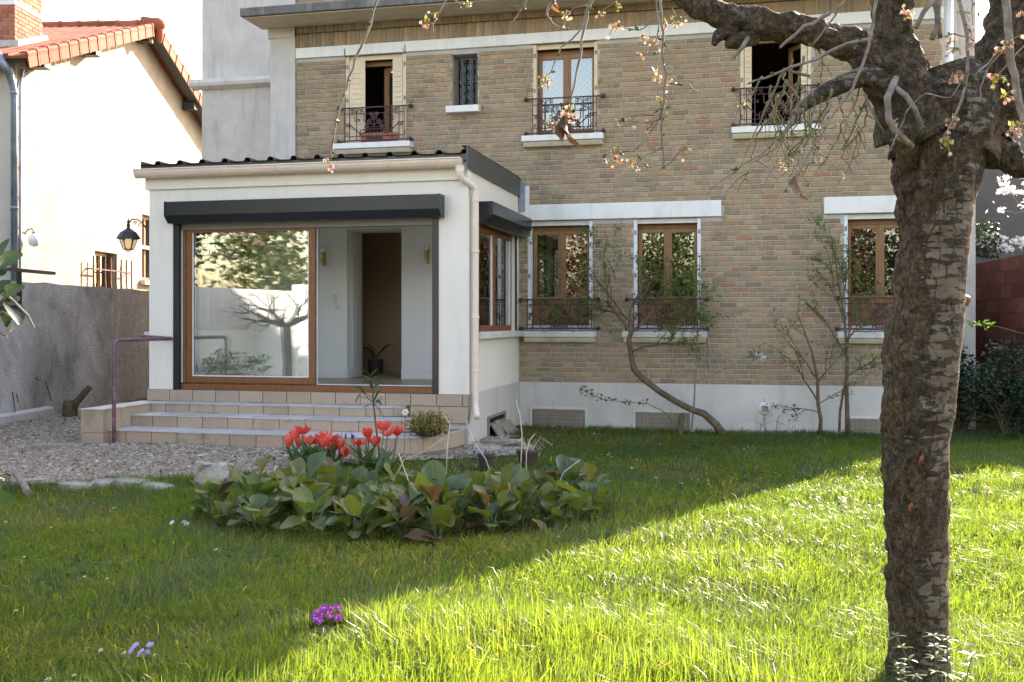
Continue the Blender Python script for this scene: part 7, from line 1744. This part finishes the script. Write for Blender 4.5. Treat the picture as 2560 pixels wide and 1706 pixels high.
# buds and blossom clusters
brng = np.random.default_rng(44)
def cluster_mesh(seed):
    rn = np.random.default_rng(seed); m_ = MB(); n = int(rn.integers(5, 9))
    for k in range(n):
        c = Vector((rn.normal(0, .008), rn.normal(0, .008), rn.normal(-.006, .010))); ax = Vector((rn.normal(0, .6), rn.normal(0, .6), -.6 + rn.normal(0, .5))).normalized(); s_ = rn.uniform(.7, 1.3)
        q = Vector((0, 0, 1)).rotation_difference(ax); r_ = [.0, .15, .35, .5, .62, .78, .9][int(rn.integers(0, 7))]
        for j in range(5):
            a = j * 1.2566
            m_.add([c + q @ Vector((x * s_, y * s_, z * s_)) for x, y, z in ((0, 0, 0), (.0045 * math.cos(a - .5), .0045 * math.sin(a - .5), .005), (.0035 * math.cos(a), .0035 * math.sin(a), .011), (.0045 * math.cos(a + .5), .0045 * math.sin(a + .5), .005))], [(0, 1, 2, 3)], r_)
        m_.tube([Vector((0, 0, 0)), c], .0012, 4, rnd=.8)
    for k in range(3):
        d = Vector((rn.normal(), rn.normal(), rn.normal() * .6)).normalized(); s_ = d.cross(Vector((0, 0, 1))).normalized() if abs(d.z) < .95 else Vector((1, 0, 0)); L = rn.uniform(.012, .022)
        m_.add([(0, 0, 0), d * L * .5 - s_ * L * .25, d * L, d * L * .5 + s_ * L * .25], [(0, 1, 2, 3)], .8)
    return m_.mesh('blossom', M['blossom_petal'])
CM = [cluster_mesh(100 + k) for k in range(10)]
bm_ = MB(); bm_.lathe([(.001, 0), (.0035, .004), (.0038, .008), (.001, .014)], (0, 0, 0), 6); BUD = bm_.mesh('bud', M['spring_leaf'])
rg = random.Random(70)
def blossom(p, s=1.0):
    o_ = link_mesh('blossom', CM[rg.randrange(10)], cherry, Vector(p) - CO); o_.rotation_euler = (rg.uniform(-.5, .5), rg.uniform(-.5, .5), rg.uniform(0, 6.28)); k_ = s * rg.uniform(.7, 1.05); o_.scale = (k_,) * 3
def bud(p):
    o_ = link_mesh('bud', BUD, cherry, Vector(p) - CO); o_.rotation_euler = (rg.uniform(.3, 2.6), 0, rg.uniform(0, 6.28)); k_ = rg.uniform(.8, 1.6); o_.scale = (k_,) * 3
def twig(pts, d0, r0=.0045, r1=.0018, nbud=4, mat='twig_bark', wob=.004):
    P_ = []
    for i in range(len(pts) - 1):
        (u0, v0), (u1, v1) = pts[i], pts[i + 1]
        n = max(2, int(math.hypot(u1 - u0, v1 - v0) / 22))
        for k in range(n): t_ = k / n; q = atd(u0 + (u1 - u0) * t_, v0 + (v1 - v0) * t_, d0); P_.append(q + Vector((rg.gauss(0, wob * .6), rg.gauss(0, wob), rg.gauss(0, wob * .5))))
    P_.append(atd(*pts[-1], d0)); n = len(P_); m_ = MB(); m_.tube([p - CO for p in P_], [r0 + (r1 - r0) * i / (n - 1) * rg.uniform(.85, 1.15) for i in range(n)], 6)
    m_.build('twig', M[mat], cherry, smooth_=True)
    for _ in range(nbud): bud(P_[rg.randrange(n)])
    return P_
D1 = 3.55
twig([(955, -60), (945, 0), (925, 60), (900, 120), (870, 200), (860, 240), (842, 300), (832, 365), (822, 405)], D1, .0048, .003, 9); blossom(atd(822, 402, D1), 1.3); blossom(atd(828, 412, D1), 1.1)
twig([(1130, -40), (1115, 0), (1100, 30), (1082, 62), (1080, 88)], 3.8, .004, .0015, 3); blossom(atd(1066, 52, 3.8), 1.3); blossom(atd(1085, 36, 3.8), 1.1)
twig([(1175, 10), (1150, 12), (1120, -10)], 3.8, .003, .002, 2); blossom(atd(1170, 8, 3.8)); blossom(atd(1160, 4, 3.8))
twig([(1330, -30), (1310, 15), (1290, 40), (1268, 70), (1256, 78)], 3.8, .0035, .0015, 2); twig([(1320, -10), (1305, 20), (1272, 15)], 3.8, .003, .001, 1)
twig([(1405, -20), (1365, 25), (1370, 45), (1380, 60), (1422, 76)], 3.7, .006, .003, 3)
twig([(1500, -40), (1480, 0), (1460, 75), (1452, 130), (1442, 185), (1428, 240), (1424, 268)], 3.3, .0058, .003, 4); blossom(atd(1424, 272, 3.3), 1.3); blossom(atd(1408, 285, 3.3), 1.2); blossom(atd(1438, 288, 3.3), 1.1); blossom(atd(1380, 308, 3.3), 1.3)
twig([(1478, 0), (1450, 80), (1405, 115), (1395, 140), (1375, 180), (1362, 205)], 3.4, .0035, .0015, 4); blossom(atd(1362, 192, 3.4)); blossom(atd(1370, 200, 3.4)); blossom(atd(1356, 210, 3.4))
twig([(1475, 10), (1430, 25), (1420, 35)], 3.6, .003, .001, 1); blossom(atd(1420, 34, 3.6)); blossom(atd(1415, 42, 3.6))
twig([(1560, -20), (1535, 10), (1510, 25), (1500, 30)], 3.6, .003, .001, 2); blossom(atd(1500, 32, 3.6)); blossom(atd(1543, 8, 3.6))
D5 = 3.45
twig([(1650, -50), (1651, 0), (1655, 60), (1657, 130), (1662, 190), (1660, 250), (1655, 310), (1655, 370), (1660, 415)], D5, .0055, .003, 6)
twig([(1640, -30), (1645, 60), (1645, 130), (1642, 200), (1648, 250), (1652, 300)], D5 + .03, .003, .0015, 4)
twig([(1655, 295), (1620, 310), (1580, 305), (1555, 300)], D5, .003, .0015, 4); blossom(atd(1562, 296, D5), 1.2); blossom(atd(1550, 302, D5)); blossom(atd(1632, 312, D5), 1.3); blossom(atd(1620, 318, D5))
twig([(1650, 268), (1630, 288), (1575, 292)], D5, .002, .001, 2)
twig([(1660, 208), (1690, 210), (1722, 212), (1747, 230)], D5, .0028, .0015, 3); blossom(atd(1672, 205, D5)); blossom(atd(1640, 182, D5), 1.2); blossom(atd(1645, 200, D5))
twig([(1655, 270), (1640, 310), (1612, 350), (1585, 375), (1548, 382)], D5, .003, .002, 3); blossom(atd(1530, 380, D5), 1.2); blossom(atd(1545, 378, D5)); blossom(atd(1540, 395, D5))
twig([(1658, 412), (1622, 418), (1605, 404)], D5, .0025, .0012, 2); twig([(1652, 372), (1620, 385), (1590, 412)], D5, .0025, .0012, 2); blossom(atd(1578, 408, D5)); blossom(atd(1590, 414, D5))
twig([(1660, 415), (1680, 405), (1715, 365)], D5, .0028, .0015, 2); blossom(atd(1713, 366, D5), 1.1); blossom(atd(1708, 374, D5))
twig([(1660, 235), (1678, 265), (1692, 284)], D5, .002, .001, 1); blossom(atd(1648, 245, D5)); blossom(atd(1650, 252, D5)); blossom(atd(1663, 293, D5), .9)
twig([(1655, 30), (1620, 60), (1605, 75), (1560, 70), (1545, 64)], D5, .003, .0015, 4); blossom(atd(1535, 60, D5), 1.4); blossom(atd(1540, 66, D5), 1.2); blossom(atd(1605, 88, D5), 1.1); blossom(atd(1612, 97, D5), 1.0)
twig([(1715, 40), (1695, 50), (1680, 20)], D5, .002, .001, 1); blossom(atd(1690, 48, D5), 1.4); blossom(atd(1696, 56, D5), 1.1); blossom(atd(1665, 58, D5)); twig([(1655, 100), (1640, 130), (1602, 142)], D5, .0022, .0012, 2); blossom(atd(1602, 138, D5), 1.2); blossom(atd(1640, 104, D5), 1.2); blossom(atd(1648, 98, D5), 1.0)
# long shoot crossing the trunk and others on the far side
twig([(2205, -60), (2190, 0), (2182, 60), (2165, 140), (2130, 220), (2075, 300), (2020, 390), (1995, 440)], 3.75, .007, .003, 4); blossom(atd(2085, 318, 3.7), 1.0)
twig([(2180, 98), (2120, 110), (2075, 130), (2040, 148), (1980, 170), (1935, 185), (1870, 210)], 4.0, .0075, .004, 3)
twig([(2140, -30), (2095, 20), (2080, 50), (2030, 115)], 4.0, .006, .003, 2); twig([(2075, 35), (2010, 70), (1950, 120)], 3.95, .008, .006, 1)
twig([(2380, -60), (2395, 0), (2412, 60), (2418, 120), (2417, 190), (2405, 250), (2385, 300), (2360, 340)], 3.5, .008, .0035, 5)
for u, v in ((2412, 30), (2418, 110), (2425, 75), (2375, 105), (2386, 120), (2400, 185), (2384, 192), (2378, 310), (2388, 290), (2260, 25), (2268, 42), (2355, 345), (2368, 352)): blossom(atd(u, v, 3.5), 1.3)
twig([(2505, -60), (2515, 0), (2520, 60), (2522, 120), (2535, 190), (2545, 240), (2562, 300), (2580, 380)], 3.3, .014, .011, 2)
for u, v in ((2510, 105), (2520, 112), (2528, 100), (2500, 130), (2545, 315), (2530, 318), (2555, 310), (2515, 238), (2556, 38), (2490, 195), (2505, 190)): blossom(atd(u, v, 3.3), 1.3)
twig([(2508, 118), (2470, 160), (2435, 192)], 3.35, .004, .003, 1); twig([(2505, 130), (2470, 170), (2455, 210), (2450, 240), (2440, 255)], 3.35, .0025, .0015, 1); twig([(2560, 115), (2530, 145), (2500, 180), (2485, 195)], 3.35, .003, .002, 2)
twig([(2310, 235), (2340, 240), (2380, 245), (2405, 200)], 3.9, .003, .002, 1); twig([(2260, 290), (2290, 250), (2310, 238)], 3.9, .003, .002, 2); twig([(2225, 380), (2260, 300), (2265, 280)], 3.9, .004, .002, 1); blossom(atd(2240, 345, 3.9)); blossom(atd(2238, 310, 3.9))
twig([(2330, 100), (2345, 60), (2345, 0), (2350, -40)], 4.3, .012, .014, 0, wob=.002); twig([(2290, 70), (2310, 30), (2340, -10)], 4.25, .010, .012, 0); twig([(2352, 95), (2340, 40), (2330, -20)], 4.35, .010, .008, 0)
for u in (2430, 2444, 2456): twig([(u, -10), (u + 1, 30), (u + 2, 60), (u + 4, 76)], 4.1, .0025, .001, 2)
twig([(2360, 92), (2385, 85), (2420, 90), (2435, 103)], 4.2, .004, .003, 1)
# drooping tangle under the lower limb
tang = random.Random(101)
def droop(u, v, L, d, r0, depth=1):
    pts = [(u, v)]; a = tang.uniform(1.2, 1.9)
    for k in range(int(L / 26)):
        a += tang.gauss(0, .22) + (1.62 - a) * .12; pts.append((pts[-1][0] + 26 * math.cos(a) - 4, pts[-1][1] + 26 * math.sin(a)))
    twig(pts, d, r0, .0012, 1, 'twig_green', .006)
    if tang.random() < .20: blossom(atd(*pts[-1], d), .9)
    if depth > 0:
        for _ in range(2):
            k = tang.randrange(1, len(pts)); uu, vv = pts[k]; b = tang.choice((-1, 1)) * tang.uniform(.4, 1.0); q = [(uu, vv)]; aa = 1.57 + b
            for _k in range(tang.randint(2, 4)): q.append((q[-1][0] + 20 * math.cos(aa), q[-1][1] + 20 * math.sin(aa))); aa += (1.57 - aa) * .25 + tang.gauss(0, .25)
            twig(q, d, r0 * .55, .001, 1 if tang.random() < .4 else 0, 'twig_green', .004)
t = NT('twig_green'); vec = t.coords(); t.bsdf(t.ramp(t.noise(vec, 26, 4, .6), [(.3, (.075, .07, .035)), (.55, (.16, .15, .08)), (.75, (.29, .27, .19))]), .8, t.bump(t.noise(vec, 90, 3), .4, .003), spec=.3); M['twig_green'] = t.m
for (u, v, L) in ((1990, 285, 150), (2005, 270, 130), (1995, 290, 120), (2030, 255, 170), (2040, 250, 120), (2055, 240, 150), (2000, 180, 200), (1985, 150, 210), (1965, 200, 190), (1945, 235, 180), (1935, 260, 170), (1925, 215, 230), (2080, 225, 190), (2095, 215, 150), (2010, 140, 140), (2150, 220, 150), (2160, 260, 130), (2050, 130, 110), (1990, 300, 170), (2110, 300, 140), (2140, 310, 130), (2015, 300, 150), (1955, 300, 130), (1975, 250, 170), (2070, 245, 180), (1915, 300, 130), (2030, 320, 120), (1905, 190, 100), (1960, 170, 150), (2130, 240, 160)): droop(u, v, L, TD - .12 + tang.uniform(-.25, .25), tang.uniform(.003, .006))
twig([(1985, 290), (1960, 330), (1945, 350)], 4.18, .012, .006, 0); twig([(2015, 190), (1960, 175), (1940, 215), (1900, 300), (1875, 360), (1850, 420), (1822, 445)], 4.0, .006, .0015, 3, 'twig_green'); twig([(1940, 350), (1900, 390), (1860, 410), (1800, 455), (1765, 490)], 4.0, .004, .001, 2); twig([(2000, 370), (1990, 440), (1960, 480)], 4.0, .003, .001, 1)
twig([(2150, 330), (2110, 375), (2105, 390), (2130, 430)], 4.3, .004, .0012, 2, 'twig_green'); twig([(2165, 250), (2130, 330), (2105, 375)], 4.3, .005, .004, 2, 'twig_green'); twig([(2160, 235), (2190, 300), (2220, 345)], 4.25, .006, .003, 1)
# curled dead leaves still hanging
DL = [leaf_mesh(.075, .014, .9, .5, 6, M['dead_leaf'], .2 + .25 * k, 'dead_leaf', 'oval', 0, .006) for k in range(3)]
for u, v, tu, tv, d, k in ((1418, 285, 1400, 345, 3.3, 0), (1412, 300, 1385, 365, 3.3, 1), (1410, 290, 1410, 370, 3.3, 0), (1388, 300, 1372, 318, 3.3, 2), (1992, 438, 1985, 505, 3.7, 1), (1990, 440, 1972, 490, 3.7, 2), (1518, 385, 1502, 408, 3.45, 0), (1535, 385, 1541, 410, 3.45, 2), (1515, 395, 1512, 418, 3.45, 1), (1378, 5, 1385, 30, 3.7, 1), (1390, -5, 1382, 22, 3.7, 0)):
    a = atd(u, v, d); b = atd(tu, tv, d - .02); o = link_mesh('dead_leaf', DL[k], cherry, a - CO); o.rotation_mode = 'QUATERNION'; o.rotation_quaternion = (b - a).to_track_quat('X', 'Y'); s_ = (b - a).length / .072; o.scale = (s_, s_, s_)
# bright resin and chipped wood on the trunk, weeds at its foot
m_ = MB(); p = T(2408, 752, -.02); m_.lathe([(.012, -.02), (.03, -.01), (.028, .01), (.012, .025), (.004, .03)], p - CO, 7, (.7, -.2, .3)); 
t = NT('resin'); t.bsdf((.16, .05, .012), .35); M['resin'] = t.m
m_.build('resin_lump', M['resin'], cherry)
for u, v in ((2303, 1150), (2276, 1270)):
    p = T(u, v, -.150); m_ = MB(); m_.lathe([(.002, -.024), (.009, -.01), (.008, .012), (.002, .022)], p - CO, 7, (.25, 0, 1)); m_.build('resin_lump', M['resin'], cherry, smooth_=True)
wd = empty('goosegrass_weed', (T(2330, 1740, -.3).x, T(2330, 1740, -.3).y, 0), 'bright whorled weed growing at the foot of the cherry trunk', 'weed'); OW = Vector(wd.location); m_ = MB(); lp = []; rg = random.Random(2); lm = leaf_mesh(.045, .006, .2, .2, 4, M['laurel_leaf'], .9, 'leaf', 'oval')
for pts in ([(2330, 1800), (2340, 1680), (2335, 1590)], [(2350, 1800), (2370, 1690), (2368, 1600)], [(2320, 1810), (2290, 1690), (2240, 1590)], [(2260, 1800), (2250, 1700), (2248, 1660)], [(2400, 1800), (2410, 1720), (2430, 1640)]):
    P_ = [atd(u, v, 3.75) - OW for u, v in pts]; m_.tube(P_, .0022, 4)
    for t_ in (.3, .5, .7, .85, 1.0):
        q = P_[0].lerp(P_[1], t_ * 2) if t_ < .5 else P_[1].lerp(P_[2], t_ * 2 - 1)
        for k in range(6): o = link_mesh('leaf', lm, wd, q); o.rotation_euler = (0, -rg.uniform(.0, .5), k * 1.047 + rg.uniform(-.2, .2)); o.scale = (rg.uniform(.6, 1.1),) * 3
m_.build('stem', M['green_stem'], wd)
